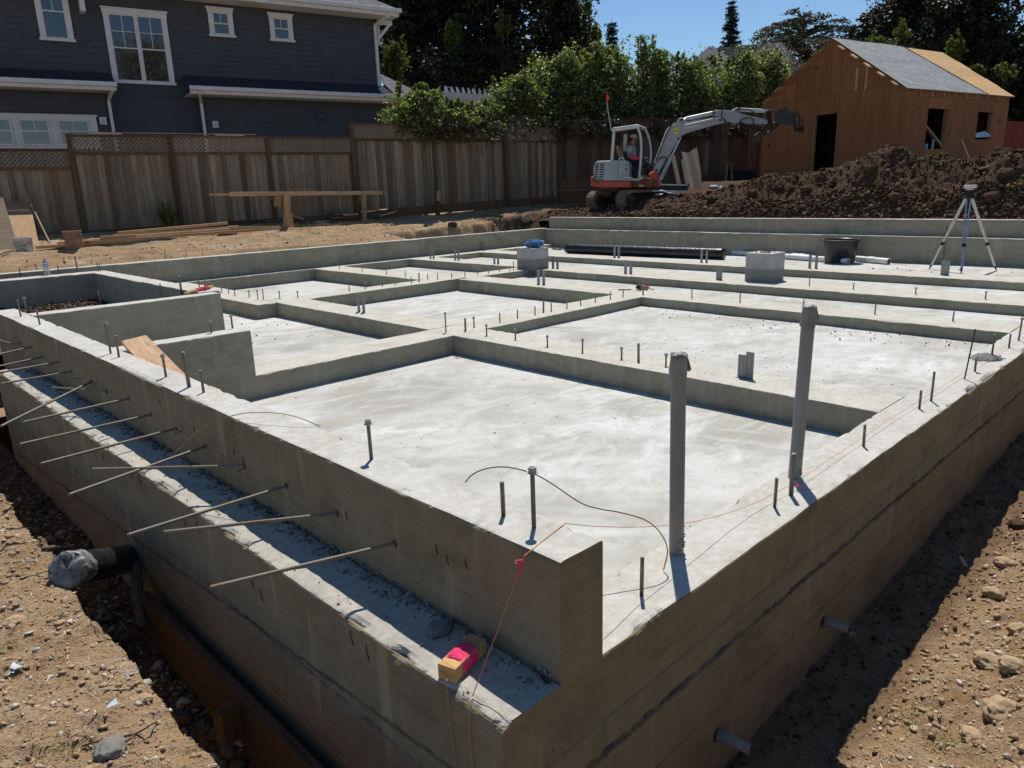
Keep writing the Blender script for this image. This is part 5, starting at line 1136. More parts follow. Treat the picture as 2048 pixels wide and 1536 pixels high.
up = [SR-hw+.02, 13.2, SR, 15.55, SR+hw-.02]
for a_, b_ in zip(up[:-1], up[1:]): poly_uv('plywood_panel', [(SU, a_+.004, zj), (SU, b_-.004, zj), (SU, b_-.004, roofz(b_)-.01), (SU, a_+.004, roofz(a_)-.01)], M['plywood'], U*.02)
for vv in (13.55, 13.25):
    poly_uv('patch_strip', [(SU-.006, vv-.05, zj+.0), (SU-.006, vv+.03, zj), (SU-.006, vv+.03, zj+.62), (SU-.006, vv-.05, zj+.62)], M['osb'], U*.004)
zb = 3.66; wins = [(21.62, 22.77, 2.27, 3.36), (24.36, 25.34, 2.55, 3.34)]
SVF = SV0-.0
cu = [SU+.022, wins[0][0], wins[0][1], 23.55, wins[1][0], wins[1][1], SU1]
for a_, b_ in zip(cu[:-1], cu[1:]):
    g = .004; wn = [w_ for w_ in wins if abs(w_[0]-a_) < .01]
    if wn:
        _, _, z0, z1 = wn[0]; poly_uv('plywood_panel', [(a_+g, SVF, ZG), (b_-g, SVF, ZG), (b_-g, SVF, z0), (a_+g, SVF, z0)], M['plywood'], V*.02); poly_uv('plywood_panel', [(a_+g, SVF, z1), (b_-g, SVF, z1), (b_-g, SVF, zb), (a_+g, SVF, zb)], M['plywood'], V*.02)
        fr = poly_uv('window_opening', [(a_, SVF+.02, z0-.0), (a_+.04, SVF+.02, z0), (a_+.04, SVF+.02, z1), (a_, SVF+.02, z1)], M['lumber_z'], V*.14)
        poly_uv('jamb', [(b_-.04, SVF+.02, z0), (b_, SVF+.02, z0), (b_, SVF+.02, z1), (b_-.04, SVF+.02, z1)], M['lumber_z'], V*.14, fr); poly_uv('sill', [(a_+.04, SVF+.02, z0-.04), (b_-.04, SVF+.02, z0-.04), (b_-.04, SVF+.02, z0), (a_+.04, SVF+.02, z0)], M['lumber'], V*.14, fr)
    else: poly_uv('plywood_panel', [(a_+g, SVF, ZG), (b_-g, SVF, ZG), (b_-g, SVF, zb), (a_+g, SVF, zb)], M['plywood'], V*.02)
nb = 9
for k in range(nb):
    u0 = SU+.05+k*(SU1-SU-.1)/nb; u1 = u0+(SU1-SU-.1)/nb-.05; q = poly_uv('vent_block', [(u0, SVF+.03, zb+.01), (u1, SVF+.03, zb+.01), (u1, SVF+.03, ZE-.02), (u0, SVF+.03, ZE-.02)], M['plywood'], V*.03)
    b = MB()
    for j in (-1, 0, 1): c = W((u0+u1)/2+j*.13, SVF+.027, (zb+ZE)/2+.02); b.tube([c, c+V*.006], .026, 10)
    b.build('vent_hole', M['ex_dark'], q)['kind'] = 'stuff'
    poly_uv('rafter_tail', [(u1+.01, SVF-.0, zb+.01), (u1+.045, SVF, zb+.01), (u1+.045, SVF, ZE-.01), (u1+.01, SVF, ZE-.01)], M['lumber'], V*.05)
# back and far walls; near-black floor and inner sheets carry the unlit inside's shade
poly_uv('back_wall', [(SU1, SV0+.03, ZG), (SU1, SV1, ZG), (SU1, SV1, ZE), (SU1, SR, ZR-.03), (SU1, SV0+.03, ZE)], M['plywood'], U*-.02)
poly_uv('far_wall', [(SU+.03, SV1, ZG), (SU1-.03, SV1, ZG), (SU1-.03, SV1, ZE), (SU+.03, SV1, ZE)], M['plywood'], V*-.02)
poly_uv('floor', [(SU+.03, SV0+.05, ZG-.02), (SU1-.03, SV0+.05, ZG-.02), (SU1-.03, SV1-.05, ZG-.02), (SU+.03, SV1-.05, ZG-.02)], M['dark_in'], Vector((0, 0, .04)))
poly_uv('dark_backing', [(SU+.9, SV0+.2, ZG), (SU+.9, SV1-.2, ZG), (SU+.9, SV1-.2, ZE), (SU+.9, SV0+.2, ZE)], M['dark_in'], U*.02)
poly_uv('dark_backing', [(SU+1.0, SV0+.9, ZG+.02), (SU1-.2, SV0+.9, ZG+.02), (SU1-.2, SV0+.9, ZE), (SU+1.0, SV0+.9, ZE)], M['dark_in'], V*.02)
poly_uv('concrete_stem', [(SU-.02, SV0-.02, .9), (SU-.02, SV1+.0, .9), (SU-.02, SV1, ZG-.003), (SU-.02, SV0-.02, ZG-.003)], M['blockwork'], U*.2); poly_uv('concrete_stem', [(SU+.19, SV0-.02, .9), (SU1, SV0-.02, .9), (SU1, SV0-.02, ZG-.003), (SU+.19, SV0-.02, ZG-.003)], M['blockwork'], V*.2)
dd = poly_uv('door_frame', [(SU+.021, dv0, ZG), (SU+.021, dv0+.045, ZG), (SU+.021, dv0+.045, dz), (SU+.021, dv0, dz)], M['lumber_z'], U*.11); poly_uv('jamb', [(SU+.021, dv1-.045, ZG), (SU+.021, dv1, ZG), (SU+.021, dv1, dz), (SU+.021, dv1-.045, dz)], M['lumber_z'], U*.11, dd)
# roof: sheathing, underlayment, outriggers
slope = (ZR-ZE)/(SR-SV0)
def rz(v, up=0): return ZR-abs(v-SR)*slope+up
vo = .03
for s_, lab in ((-1, 'near'), (1, 'far')):
    ve = SR+s_*(SR-SV0+vo)
    n = 5
    for k in range(n):
        v0 = SR+(ve-SR)*k/n; v1 = SR+(ve-SR)*(k+1)/n; j = .06 if k % 2 else 0.0
        pts = [(SU-.03, v0, rz(v0)), (SU1+.22+j, v0, rz(v0)), (SU1+.22+j, v1-.006*s_*0, rz(v1)), (SU-.03, v1, rz(v1))]
        MB().prism([W(*p) for p in pts], Vector((0, 0, .022))).build('roof_sheet', M['osb'], shed)
ve = SR-(SR-SV0+vo); nu, nv_ = 44, 36; vs = []; uR = [23.95, 24.35]
for i in range(nv_+1):
    v = SR+(ve-.02-SR)*i/nv_; ur = 24.0+(SR-v)*.24
    for j in range(nu+1):
        u = SU-.13+(ur-SU+.13)*j/nu; vs.append(W(u, v, rz(v, .032)+.010*float(fbm(u*1.6, v*3.4, 0, 4, 8))+.004))
fs = [(i*(nu+1)+j, i*(nu+1)+j+1, (i+1)*(nu+1)+j+1, (i+1)*(nu+1)+j) for i in range(nv_) for j in range(nu)]
obj('underlayment', mesh('underlayment', vs, fs, M['felt'], True), shed)
b = MB()
for i in range(nv_):
    v, v1 = SR+(ve-SR)*i/nv_, SR+(ve-SR)*(i+1)/nv_; ur, ur1 = 24.05+(SR-v)*.24, 24.05+(SR-v1)*.24; b.add([W(ur, v, rz(v, .03)), W(ur+.16, v, rz(v, .03)), W(ur1+.16, v1, rz(v1, .03)), W(ur1, v1, rz(v1, .03))], [(0, 1, 2, 3)])
b.build('underlayment_edge', M['rubber'], shed)
pts = [(SU-.12, SR, rz(SR, .045)), (24.0, SR, rz(SR, .045)), (24.0, SR+2.4, rz(SR+2.4, .045)), (SU-.12, SR+2.4, rz(SR+2.4, .045))]; MB().prism([W(*p) for p in pts], Vector((0, 0, .004))).build('underlayment', M['felt'], shed)
for k in range(1, 6):
    for s_ in (-1, 1):
        v = SR+s_*(SR-SV0)*k/5.6
        q = MB(); q.obox(W(SU-.30, v-.08, rz(v)-.06+slope*.08*s_), U*.29, V*.16-Vector((0, 0, slope*.16*s_)), Vector((0, 0, .045))); q.build('outrigger', M['lumber'], shed)
b = MB(); b.bar(W(21.55, SVF+.10, 3.0), W(22.75, SVF+.10, 2.33), .09, .04, V); b.build('diagonal_brace', M['lumber'], shed)
b = MB()
for k in range(4): b.add([W(24.35, SVF-.05+.03*k, 2.60+.02*k), W(25.12-.03*k, SVF-.10, 2.64+.015*k), W(25.10, SVF+.1, 2.78+.01*k), W(24.4, SVF+.12, 2.72)], [(0, 1, 2, 3)])
tag(b.build('paper_roll', M['paper']), 'crumpled pale sheets on the sill of the right shed window', 'paper')
b = MB(); b.tube([W(21.95, SVF+.14, 2.28), W(21.95, SVF+.14, 2.42)], .05, 10); b.tube([W(22.3, SVF+.14, 2.28), W(22.3, SVF+.14, 2.55)], .035, 10); tag(b.build('caulk_tubes', M['ltblue']), 'small pale cans on the sill of the left shed window', 'cans')
tag(MB().tube([atdepth(1923, 280, 19.3), atdepth(1944, 330, 18.6)], .02, 6).build('steel_bar', M['worn']), 'dark bar stuck in the mound below the shed windows', 'bar')
A_, B_ = W(26.6, 12.6, 0), W(31, 12.6, 0); 
def redf():
    o = root('red_board_fence', W(28, 12.7, 1.5), 'red board fence at the right picture edge beside the shed', 'fence')
    for k in range(26):
        b = MB(); b.obox(W(26.35+k*.17, 12.75, 1.4), U*.165, V*.02, Vector((0, 0, 1.78+.01*(k % 3)))); b.build('board', M['red_wood'], o)
    b = MB(); b.obox(W(26.35, 12.73, 3.17), U*4.5, V*.07, Vector((0, 0, .05))); b.build('rail', M['red_wood'], o)
redf()
# ================================================================ HOUSE
VH = 26.0; house = root('house', W(4, 30, 1), 'dark blue shingled two storey house with white trim behind the fence', 'house')
def hb(name, a_, b_, m, par=None, bev=0):
    u0, v0, z0 = a_; u1, v1, z1 = b_; bb = MB(); bb.obox(W(u0, v0, z0), U*(u1-u0), V*(v1-v0), Vector((0, 0, z1-z0))); return bb.build(name, m, par or house, bevel=bev)
wall = hb('wall_core', (-6, VH+.03, .8), (11.24, 33, 7.75), M['house']); hb('wing_core', (-6, 25.65+.02, .8), (2.35, VH+.02, 4.62), M['house']); hb('wing_core', (4.92, 25.65+.02, .8), (11.9, VH+.02, 4.62), M['house'])
def shingles(u0, u1, z0, z1, v, holes=(), seed=0, name='shingle_course'):
    rg = random.Random(seed); z = z0; ch = .162; r_ = 0
    while z < z1-.02:
        zt = min(z+ch, z1); b = MB(); u = u0-rg.random()*.1
        while u < u1:
            w_ = rg.uniform(.09, .20); a_, c_ = max(u, u0), min(u+w_, u1)
            if c_-a_ > .01:
                bad = False
                for (h0, h1, g0, g1) in holes:
                    if c_ > h0+.02 and a_ < h1-.02 and zt > g0+.03 and z < g1-.03: bad = True
                if bad and b.v: b.build(name, M['house'], house); b = MB()
                if not bad:
                    j = rg.uniform(0, .008); b.add([W(a_+.0025, v-.024-rg.uniform(0, .004), z+j), W(c_-.0025, v-.024-rg.uniform(0, .004), z+j), W(c_-.0025, v-.004, zt+.02), W(a_+.0025, v-.004, zt+.02), W(a_+.0025, v, z+j), W(c_-.0025, v, z+j)], [(0, 1, 2, 3), (4, 5, 1, 0)])
            u += w_
        if b.v: q = b.build(name, M['house'], house)
        z += ch
WN = dict(big=(2.66, 4.37, 4.93, 7.0), w1=(1.0, 1.83, 5.98, 7.62), w3=(5.59, 6.33, 6.43, 7.27), w4=(7.47, 8.22, 6.43, 7.27))
shingles(-4, 11.24, 4.6, 7.75, VH+.03, list(WN.values()), 1); shingles(2.35, 4.92, 2.9, 4.6, VH+.03, [], 2)
LWIN = (-2.9, 2.02, 3.04, 3.93)
shingles(-4, 2.35, 2.9, 4.62, 25.65+.02, [LWIN], 3); shingles(4.92, 11.9, 2.9, 4.62, 25.65+.02, [], 4)
def sash(par, u0, u1, z0, z1, v, upper=.5, grid=(2, 1), sd=.035, double=True):
    """white sash frame with glass panes; muntins on the upper part"""
    m = M['white']; f = sd
    s = hb('sash', (u0, v, z0), (u0+f, v+.04, z1), m, par); hb('sash', (u1-f, v, z0), (u1, v+.04, z1), m, par); hb('sash', (u0+f, v, z0), (u1-f, v+.04, z0+f), m, par); hb('sash', (u0+f, v, z1-f), (u1-f, v+.04, z1), m, par)
    zm = z0+(z1-z0)*(1-upper)
    if double: hb('meeting_rail', (u0+f, v+.002, zm-f*.5), (u1-f, v+.04, zm+f*.5), m, par)
    else: zm = z0
    n, r_ = grid; us = [u0+f+(u1-u0-2*f)*k/n for k in range(n+1)]; zs = [zm+f*.5+(z1-f-zm-f*.5)*k/r_ for k in range(r_+1)]
    for k in range(1, n): hb('muntin', (us[k]-.009, v+.008, zs[0]), (us[k]+.009, v+.03, zs[-1]), m, par)
    for k in range(1, r_): hb('muntin', (us[0], v+.006, zs[k]-.009), (us[-1], v+.028, zs[k]+.009), m, par)
    for a_, c_ in zip(us[:-1], us[1:]):
        for d_, e_ in zip(zs[:-1], zs[1:]): hb('pane', (a_+.002, v+.032, d_+.002), (c_-.002, v+.036, e_-.002), M['glass'], par)
    if double: hb('pane', (u0+f, v+.031, z0+f), (u1-f, v+.035, zm-f*.5), M['glass'], par)
def window(u0, u1, z0, z1, v, units=1, grid=(2, 1), tr=.105, head=.14, upper=.5):
    w_ = root('window', W((u0+u1)/2, v, z0)); w_.parent = house; w_.matrix_parent_inverse = house.matrix_basis.inverted(); m = M['white']; v = v-.05
    hb('trim', (u0, v, z0+.07), (u0+tr, v+.05, z1-head), m, w_); hb('trim', (u1-tr, v, z0+.07), (u1, v+.05, z1-head), m, w_)
    hb('head_trim', (u0-.02, v-.008, z1-head), (u1+.02, v+.05, z1-.03), m, w_); hb('crown', (u0-.05, v-.04, z1-.03), (u1+.05, v+.05, z1+.012), m, w_); hb('sill', (u0-.035, v-.035, z0), (u1+.035, v+.05, z0+.07), m, w_)
    n = units; a_ = u0+tr; W_ = (u1-u0-2*tr-(n-1)*.05)/n
    for k in range(n):
        s0 = a_+k*(W_+.05); sash(w_, s0, s0+W_, z0+.07, z1-head, v+.012, upper, grid)
        if k: hb('mullion', (s0-.05, v, z0+.07), (s0, v+.05, z1-head), m, w_)
    hb('blind', (u0+tr, v+.062, z0+.07), (u1-tr, v+.068, z1-head), M['blind'], w_)
    return w_
window(*WN['big'], VH, 2, (2, 2), .12, .16, .5); window(*WN['w1'], VH, 1, (2, 2), .12, .14, .5); window(*WN['w3'], VH, 1, (2, 1), .125, .13, .5); window(*WN['w4'], VH, 1, (2, 1), .125, .13, .5)
lw = root('window', W(0, 25.65, 3.0)); lw.parent = house; lw.matrix_parent_inverse = house.matrix_basis.inverted()
hb('trim', (-2.9, 25.60, 3.04), (2.02, 25.64, 3.93), M['white'], lw); hb('crown', (-2.95, 25.57, 3.93), (2.06, 25.64, 3.975), M['white'], lw)
for k, (a_, c_) in enumerate(((-2.6, -2.0), (-1.75, -1.1), (-.86, .02), (.08, .80), (1.02, 1.80))):
    if k == 2: a_, c_ = -.72, -.1
    hb('blind', (a_+.03, 25.585, 3.15), (c_-.03, 25.598, 3.80), M['blind'], lw)
    sash(lw, a_, c_, 3.12, 3.82, 25.545, .45, (2, 1), .04)
def roofplane(name, u0, u1, v0, z0, v1, z1, m, hipr=0, hipl=0, seed=0, par=None):
    """courses of shingles from eave (v0,z0) up to (v1,z1)"""
    rg = random.Random(seed); n = max(1, int(math.hypot(v1-v0, z1-z0)/.13)); b = MB()
    for i in range(n):
        t0, t1 = i/n, (i+1)/n+.01; va, vb = v0+(v1-v0)*t0, v0+(v1-v0)*min(1, t1); za, zb_ = z0+(z1-z0)*t0, z0+(z1-z0)*min(1, t1); ua, ub = u0+hipl*t0, u1-hipr*t0; u = ua-rg.random()*.2
        while u < ub:
            w_ = rg.uniform(.15, .33); a_, c_ = max(u, ua), min(u+w_, ub)
            if c_ > a_+.01: h = .012+rg.uniform(0, .008); b.add([W(a_, va, za+h), W(c_-.004, va, za+h), W(c_-.004, vb, zb_+.003), W(a_, vb, zb_+.003), W(a_, va, za), W(c_-.004, va, za)], [(0, 1, 2, 3), (4, 5, 1, 0)])
            u += w_
    q = b.build(name, m, par or house); q['kind'] = 'stuff'; return q
# lower skirt roofs
for (u0, u1, hl, hr) in ((-6, 2.62, 0, 0), (4.60, 12.38, 0, .1)):
    ze = 4.80; roofplane('skirt_roof', u0, u1, 25.02, ze, VH, 5.20 if u0 < 0 else 5.24, M['roof_dark'] if True else 0, hr, hl, int(u0)+9)
    hb('fascia', (u0, 25.0, ze-.20), (u1, 25.03, ze-.02), M['white']); g = hb('gutter', (u0-.02, 24.90, ze-.10), (u1+.02, 24.998, ze+.02), M['white'], bev=.015); hb('soffit', (u0, 25.03, ze-.20), (u1, VH, ze-.17), M['white'])
# side porch roof to the right of the corner
roofplane('side_roof', 11.3, 12.45, 25.02, 4.82, 26.8, 5.75, M['roof'], .9, 0, 5)
hb('side_wall', (11.3, 26.2, 2), (12.1, 30, 4.8), M['house'])
# main roof
ze = 7.52
b = MB(); b.obox(W(-6, 25.3, ze-.02), U*17.75, V*9, Vector((0, 0, .02)));
roofplane('main_roof', -6, 11.78, 25.28, ze+.08, 31, ze+.08+2.9, M['roof'], 3.4, 0, 7)
b = MB(); b.prism([W(11.8, 25.3, ze+.07), W(11.8, 33, ze+.07), W(8.4, 31, ze+2.95)], Vector((0, 0, .01))); b.build('hip_roof', M['roof'], house)
hb('soffit', (-6, 25.3, ze-.13), (11.74, VH+.03, ze-.11), M['white']); hb('fascia', (-6, 25.27, ze-.13), (11.76, 25.3, ze+.07), M['white']); hb('fascia', (11.72, 25.303, ze-.13), (11.76, 33, ze+.07), M['white'])
hb('gutter', (-6, 25.16, ze-.02), (11.84, 25.268, ze+.11), M['white'], bev=.02)
b = MB(); b.tube([W(9.35, 26.2, 8.0), W(9.35, 26.2, 8.35)], .035, 10); b.build('vent_pipe', M['ex_dark'], house)
# brackets
b = MB(); b.obox(W(2.08, 25.55, 6.75), U*.13, V*.44, Vector((0, 0, 1.0))); b.build('corbel', M['white'], house)
b = MB(); b.bar(W(11.20, 25.9, 6.75), W(11.66, 25.9, 7.25), .09, .09); b.obox(W(11.25, 25.85, 7.22), U*.5, V*.1, Vector((0, 0, .14))); b.obox(W(11.20, 25.85, 6.55), U*.05, V*.1, Vector((0, 0, .6))); b.build('corbel', M['white'], house)
def spout(pts, r_=.04):
    b = MB(); 
    for p, q in zip(pts[:-1], pts[1:]): b.bar(W(*p), W(*q), r_*2, r_*1.6, U)
    b.build('downspout', M['white'], house)
spout([(11.34, 25.25, 7.5), (11.34, 25.3, 7.36), (11.12, 25.93, 7.18), (11.12, 25.93, 5.2)], .05); spout([(2.5, 24.95, 4.7), (2.5, 25.0, 4.6), (2.42, 25.58, 4.4), (2.42, 25.58, 2.8)]); spout([(4.86, 24.95, 4.7), (4.86, 25.0, 4.6), (4.98, 25.58, 4.4), (4.98, 25.58, 2.8)])
for u0, z0 in ((2.10, 3.72), (5.24, 3.68)):
    v_ = hb('vent_box', (u0, 25.56, z0), (u0+.18, 25.62, z0+.2), M['white']); b = MB(); c = W(u0+.09, 25.555, z0+.1); b.tube([c, c+V*.01], .06, 16); b.build('vent_cowl', M['ltblue'], v_)
hb('vent_box', (8.62, 25.5, 4.02), (8.86, 25.62, 4.18), M['house'])
# ================================================================ far houses
fh = root('neighbour_house', atdepth(1470, 200, 48), 'pale grey gabled house far behind the hedge', 'house')
def atd(pts, d): return [atdepth(x, y, d) for x, y in pts]
b = MB(); b.prism(atd([(1372, 140), (1420, 97), (1452, 117), (1470, 260), (1372, 260)], 46), FH*.2); b.build('gable_wall', flat('pale_stucco', (.36, .40, .43), .9, .05), fh)
b = MB(); b.prism(atd([(1420, 97), (1560, 84), (1600, 125), (1600, 160), (1452, 130)], 47), FH*.3); b.build('roof', M['roof'], fh)
b = MB(); b.prism(atd([(1551, 86), (1563, 84), (1580, 108), (1575, 140), (1551, 110)], 46.6), FH*.2); b.build('end_gable', flat('shaded_white', (.45, .47, .50), .9, .05), fh)
for a_, c_ in (((1366, 146), (1421, 95)), ((1421, 95), (1456, 120))): MB().bar(atdepth(*a_, 45.8), atdepth(*c_, 45.8), .16, .25).build('barge_board', M['white'], fh)
MB().prism(atd([(1497, 98), (1509, 96), (1511, 100), (1499, 102)], 46.8), FH*.1).build('skylight', M['ex_dark'], fh)
pg = root('pergola', atdepth(950, 200, 28), 'white timber pergola half hidden by the hedge', 'pergola')
P0 = atdepth(885, 180, 27); P1_ = atdepth(1015, 190, 30)
for k in range(2): MB().bar(P0+FH*k*1.6+Vector((0, 0, -.15)), P1_+FH*k*1.6+Vector((0, 0, -.15)), .08, .2).build('beam', M['white'], pg)
for k in range(12): q = P0.lerp(P1_, (k+.5)/12); MB().bar(q-FH*.15+Vector((0, 0, .05)), q+FH*2.1+Vector((0, 0, .05)), .06, .14).build('slat', M['white'], pg)
for k in (.08, .45, .92): q = P0.lerp(P1_, k); MB().bar(q+Vector((0, 0, -.2)), Vector((q.x, q.y, .9)), .14, .14).build('post', M['white'], pg)
MB().prism(atd([(1000, 200), (1045, 200), (1045, 250), (1000, 250)], 31), FH*.1).build('panel', M['white'], pg)
# ================================================================ EXCAVATOR
def z5(x, y): return 1140+x/4.096, 180+y/4.096
YB = math.radians(20); BX = RH*math.cos(YB)-FH*math.sin(YB); BY = RH*math.sin(YB)+FH*math.cos(YB)
XO = atdepth(1262, 373, 21.6); XO.z = 0
ex = root('excavator', Vector((XO.x, XO.y, .95)), 'white and red mini excavator with raised bucket working by the rear fence', 'excavator')
def bp(x, y, off=-.60): return plane(*z5(x, y), BY, XO+BY*off)
def bpr(name, pts, t, m, par=None, off=-.60, bev=0, away=True): return MB().prism([bp(x, y, off) for x, y in pts], BY*t).build(name, m, par or ex, bevel=bev)
body = bpr('engine_cover', [(192,745),(188,640),(205,590),(225,582),(440,574),(470,580),(486,612),(492,745)], 1.2, M['ex_grey'], bev=.03)
for r_ in range(7):
    for c in range(2):
        x, y = 207+c*40-r_*1.5, 607+r_*20; q = [bp(x, y, -.606), bp(x+27, y, -.606), bp(x+27, y+10, -.606), bp(x, y+10, -.606)]; MB().prism(q, BY*.01).build('vent_slot', M['ex_dark'], body)
bpr('panel_seam', [(276,600),(279,600),(273,742),(270,742)], .01, M['ex_dark'], body, -.606); bpr('panel_seam', [(398,590),(401,590),(392,742),(389,742)], .01, M['ex_dark'], body, -.606)
bpr('control_panel', [(442,590),(470,592),(482,625),(484,700),(440,700)], .01, M['ex_grey'], body, -.612, .004)
for y in (607, 640): bpr('latch', [(452,y),(464,y),(466,y+14),(454,y+14)], .01, M['ex_dark'], body, -.62)
MB().tube([bp(405,582,-.5), bp(404,562,-.5), bp(412,557,-.5), bp(436,558,-.5), bp(441,566,-.5), bp(441,582,-.5)], .022, 8).build('grab_handle', M['ex_white'], ex, True)
red = bpr('counterweight', [(168,792),(163,712),(190,706),(192,747),(500,747),(505,800),(300,803)], 1.3, M['ex_red'], None, -.65, .03)
bpr('front_frame', [(500,747),(560,742),(640,720),(700,740),(720,790),(640,800),(500,800)], .9, M['ex_rust'], None, -.50, .02)
MB().prism([plane(*z5(x, y), FH, atdepth(1300, 373, 21.0)) for x, y in [(650,690),(690,662),(728,690),(735,800),(640,800)]], FH*.35).build('swing_bracket', M['ex_red'], ex, bevel=.02)
bpr('step_floor', [(440,712),(500,712),(505,722),(560,722),(566,700),(592,700),(596,716),(620,720),(560,745),(440,745)], 1.15, M['ex_grey'], None, -.6, .01)
bpr('cab_step', [(450,712),(504,712),(504,722),(450,722)], .12, M['ex_white'], None, -.68)
can = bpr('canopy_roof', [(335,335),(350,308),(520,285),(562,282),(572,292),(562,312),(345,342)], 1.12, M['ex_white'], None, -.56, .035)
bpr('canopy_liner', [(350,343),(560,314),(566,322),(355,352)], 1.0, M['ex_dark'], can, -.5)
def post_(pts, r_=.032, off=-.52, nm='cab_post'): MB().tube(curve_pts([bp(x, y, off) for x, y in pts], 6), r_, 10).build(nm, M['ex_white'], ex, True)
bpr('cab_post', [(348,340),(368,340),(352,575),(330,575)], .10, M['ex_white'], None, -.56, .01)
bpr('cab_post', [(440,345),(468,345),(452,575),(430,575)], .10, M['ex_white'], None, .40, .01)
post_([(558,312),(578,380),(584,470),(578,600),(566,715)], .034); post_([(610,315),(642,380),(660,470),(662,540),(655,605)], .030, .40)
MB().tube([bp(580,600,-.52), bp(655,605,.40)], .018, 8).build('front_bar', M['ex_white'], ex)
MB().tube([bp(338,330,-.5), bp(300,100,-.5)], .012, 6).build('whip_antenna', M['ex_white'], ex)
q = [bp(x, y, -.5) for x, y in [(297,28),(312,40),(322,72),(308,92),(304,110),(297,70)]]; MB().prism(q, BY*.01).build('safety_flag', M['flag'], ex)
bpr('seat_cushion', [(455,620),(545,620),(545,655),(455,655)], .5, M['ex_dark'], None, -.25, .02); bpr('seat_back', [(432,505),(452,500),(468,625),(446,630)], .5, M['ex_dark'], None, -.25, .02)
bpr('seat_base', [(460,655),(545,655),(548,725),(460,725)], .6, M['ex_dark'], None, -.3)
for off in (-.42, .30): MB().tube([bp(600,640,off), bp(598,560,off), bp(585,528,off)], .016, 8).build('control_lever', M['ex_dark'], ex)
bpr('rear_duct', [(372,460),(395,455),(420,560),(405,575)], .3, M['leather'], None, .1)
# boom, stick, bucket lie in one upright plane
BM0 = atdepth(1310, 373, 21.1)
def mp(x, y, off=0): return plane(*z5(x, y), FH, BM0+FH*off)
def mpr(name, pts, t, m, par=None, off=0, bev=.012): return MB().prism([mp(x, y, off-t/2) for x, y in pts], FH*t).build(name, m, par or ex, bevel=bev)
boom = mpr('boom', [(690,668),(697,590),(735,495),(790,345),(815,305),(870,268),(930,262),(1200,219),(1245,222),(1275,252),(1262,270),(1200,283),(960,352),(912,380),(890,410),(745,645),(722,682)], .22, M['ex_grey'])
mpr('boom_bracket', [(872,278),(898,232),(925,224),(938,238),(940,272)], .16, M['ex_grey'], boom, 0)
stick = mpr('stick', [(1165,185),(1180,168),(1210,162),(1330,168),(1352,150),(1378,142),(1388,155),(1385,188),(1425,198),(1600,238),(1622,250),(1618,278),(1560,281),(1400,275),(1300,265),(1245,240),(1235,218),(1185,210)], .18, M['ex_grey'])
for x, y in ((1230,245),(1178,188),(912,243),(890,402),(708,660),(1372,160)):
    MB().tube([mp(x, y, -.14), mp(x, y, .14)], .035, 14).build('pivot_pin', M['ex_dark'], boom)
def cyl(a_, c_, split, rb=.05, rr=.027, par=None, dark=False):
    p, q = mp(*a_, -.0), mp(*c_, -.0); s_ = p.lerp(q, split); k = MB(); k.tube([p, s_], rb, 14); o = k.build('hydraulic_barrel', M['ex_dark'] if dark else M['ex_white'], par or boom, True); MB().tube([s_, q], rr, 12).build('piston_rod', M['chrome'], o, True)
cyl((1165,190), (925,242), .90, .055); cyl((1395,160), (1622,174), .80, .05, .04, stick)
b = MB(); p, q = mp(740, 735, -.16), mp(838, 530, -.16); b.tube([p, q], .055, 14); o = b.build('hydraulic_barrel', M['ex_grey'], boom, True); MB().tube([q, mp(905, 392, -.12)], .026, 12).build('piston_rod', M['chrome'], o, True)
b = MB(); p, q = mp(1385, 268, -.1), mp(1570, 336, -.1); b.tube([p, q], .035, 12); b.build('hydraulic_barrel', M['ex_dark'], stick, True)
for pts in ([(930,288),(1050,262),(1160,236),(1235,222)], [(925,296),(1100,258),(1240,230)]): MB().tube(curve_pts([mp(x, y, -.14) for x, y in pts]), .014, 6).build('steel_line', M['ex_white'], boom, True)
for pts in ([(1245,165),(1243,190),(1240,215),(1262,240),(1275,262)], [(1400,290),(1395,265),(1415,240),(1455,228),(1490,232),(1503,250),(1500,275),(1480,298)], [(1300,262),(1315,275),(1340,295)], [(880,262),(845,275),(810,320),(780,390),(735,500),(700,580)], [(1385,150),(1480,165),(1530,210)], [(1620,165),(1660,165),(1685,188)],
            [(700,600),(660,620),(630,640),(610,665)], [(705,590),(740,560),(775,548),(790,575),(770,610)], [(698,615),(655,640),(620,665),(615,690)], [(1600,290),(1590,320),(1565,340)]):
    MB().tube(curve_pts([mp(x, y, -.17) for x, y in pts]), .015, 6).build('hydraulic_hose', M['rubber'], boom, True)
mpr('link_arm', [(1618,168),(1645,168),(1655,262),(1660,280),(1622,282),(1615,262)], .14, M['ex_dark'], stick)
thumb = mpr('thumb', [(1655,262),(1725,272),(1722,290),(1640,345),(1590,385),(1548,432),(1512,436),(1506,420),(1520,392),(1515,372),(1580,318),(1622,280)], .12, M['worn'])
for x, y in ((1622,340),(1672,265),(1560,338)): MB().tube([mp(x, y, -.09), mp(x, y, .09)], .028, 12).build('pivot_pin', M['nut'], thumb)
bk = root('bucket', mp(1760, 220)); bk.parent = ex; bk.matrix_parent_inverse = ex.matrix_basis.inverted()
side = [(1682,180),(1700,160),(1752,143),(1780,150),(1815,190),(1835,240),(1840,292),(1820,298),(1722,268),(1682,250)]
wd = .62
for off in (-wd/2, wd/2): MB().prism([mp(x, y, off-.012) for x, y in side], FH*.024).build('side_plate', M['bucket'], bk)
shell = [(1682,250),(1680,180),(1700,160),(1752,143),(1800,150),(1850,168),(1885,195),(1905,235),(1912,280),(1905,315)]
vs = []
for x, y in shell: vs += [mp(x, y, -wd/2), mp(x, y, wd/2)]
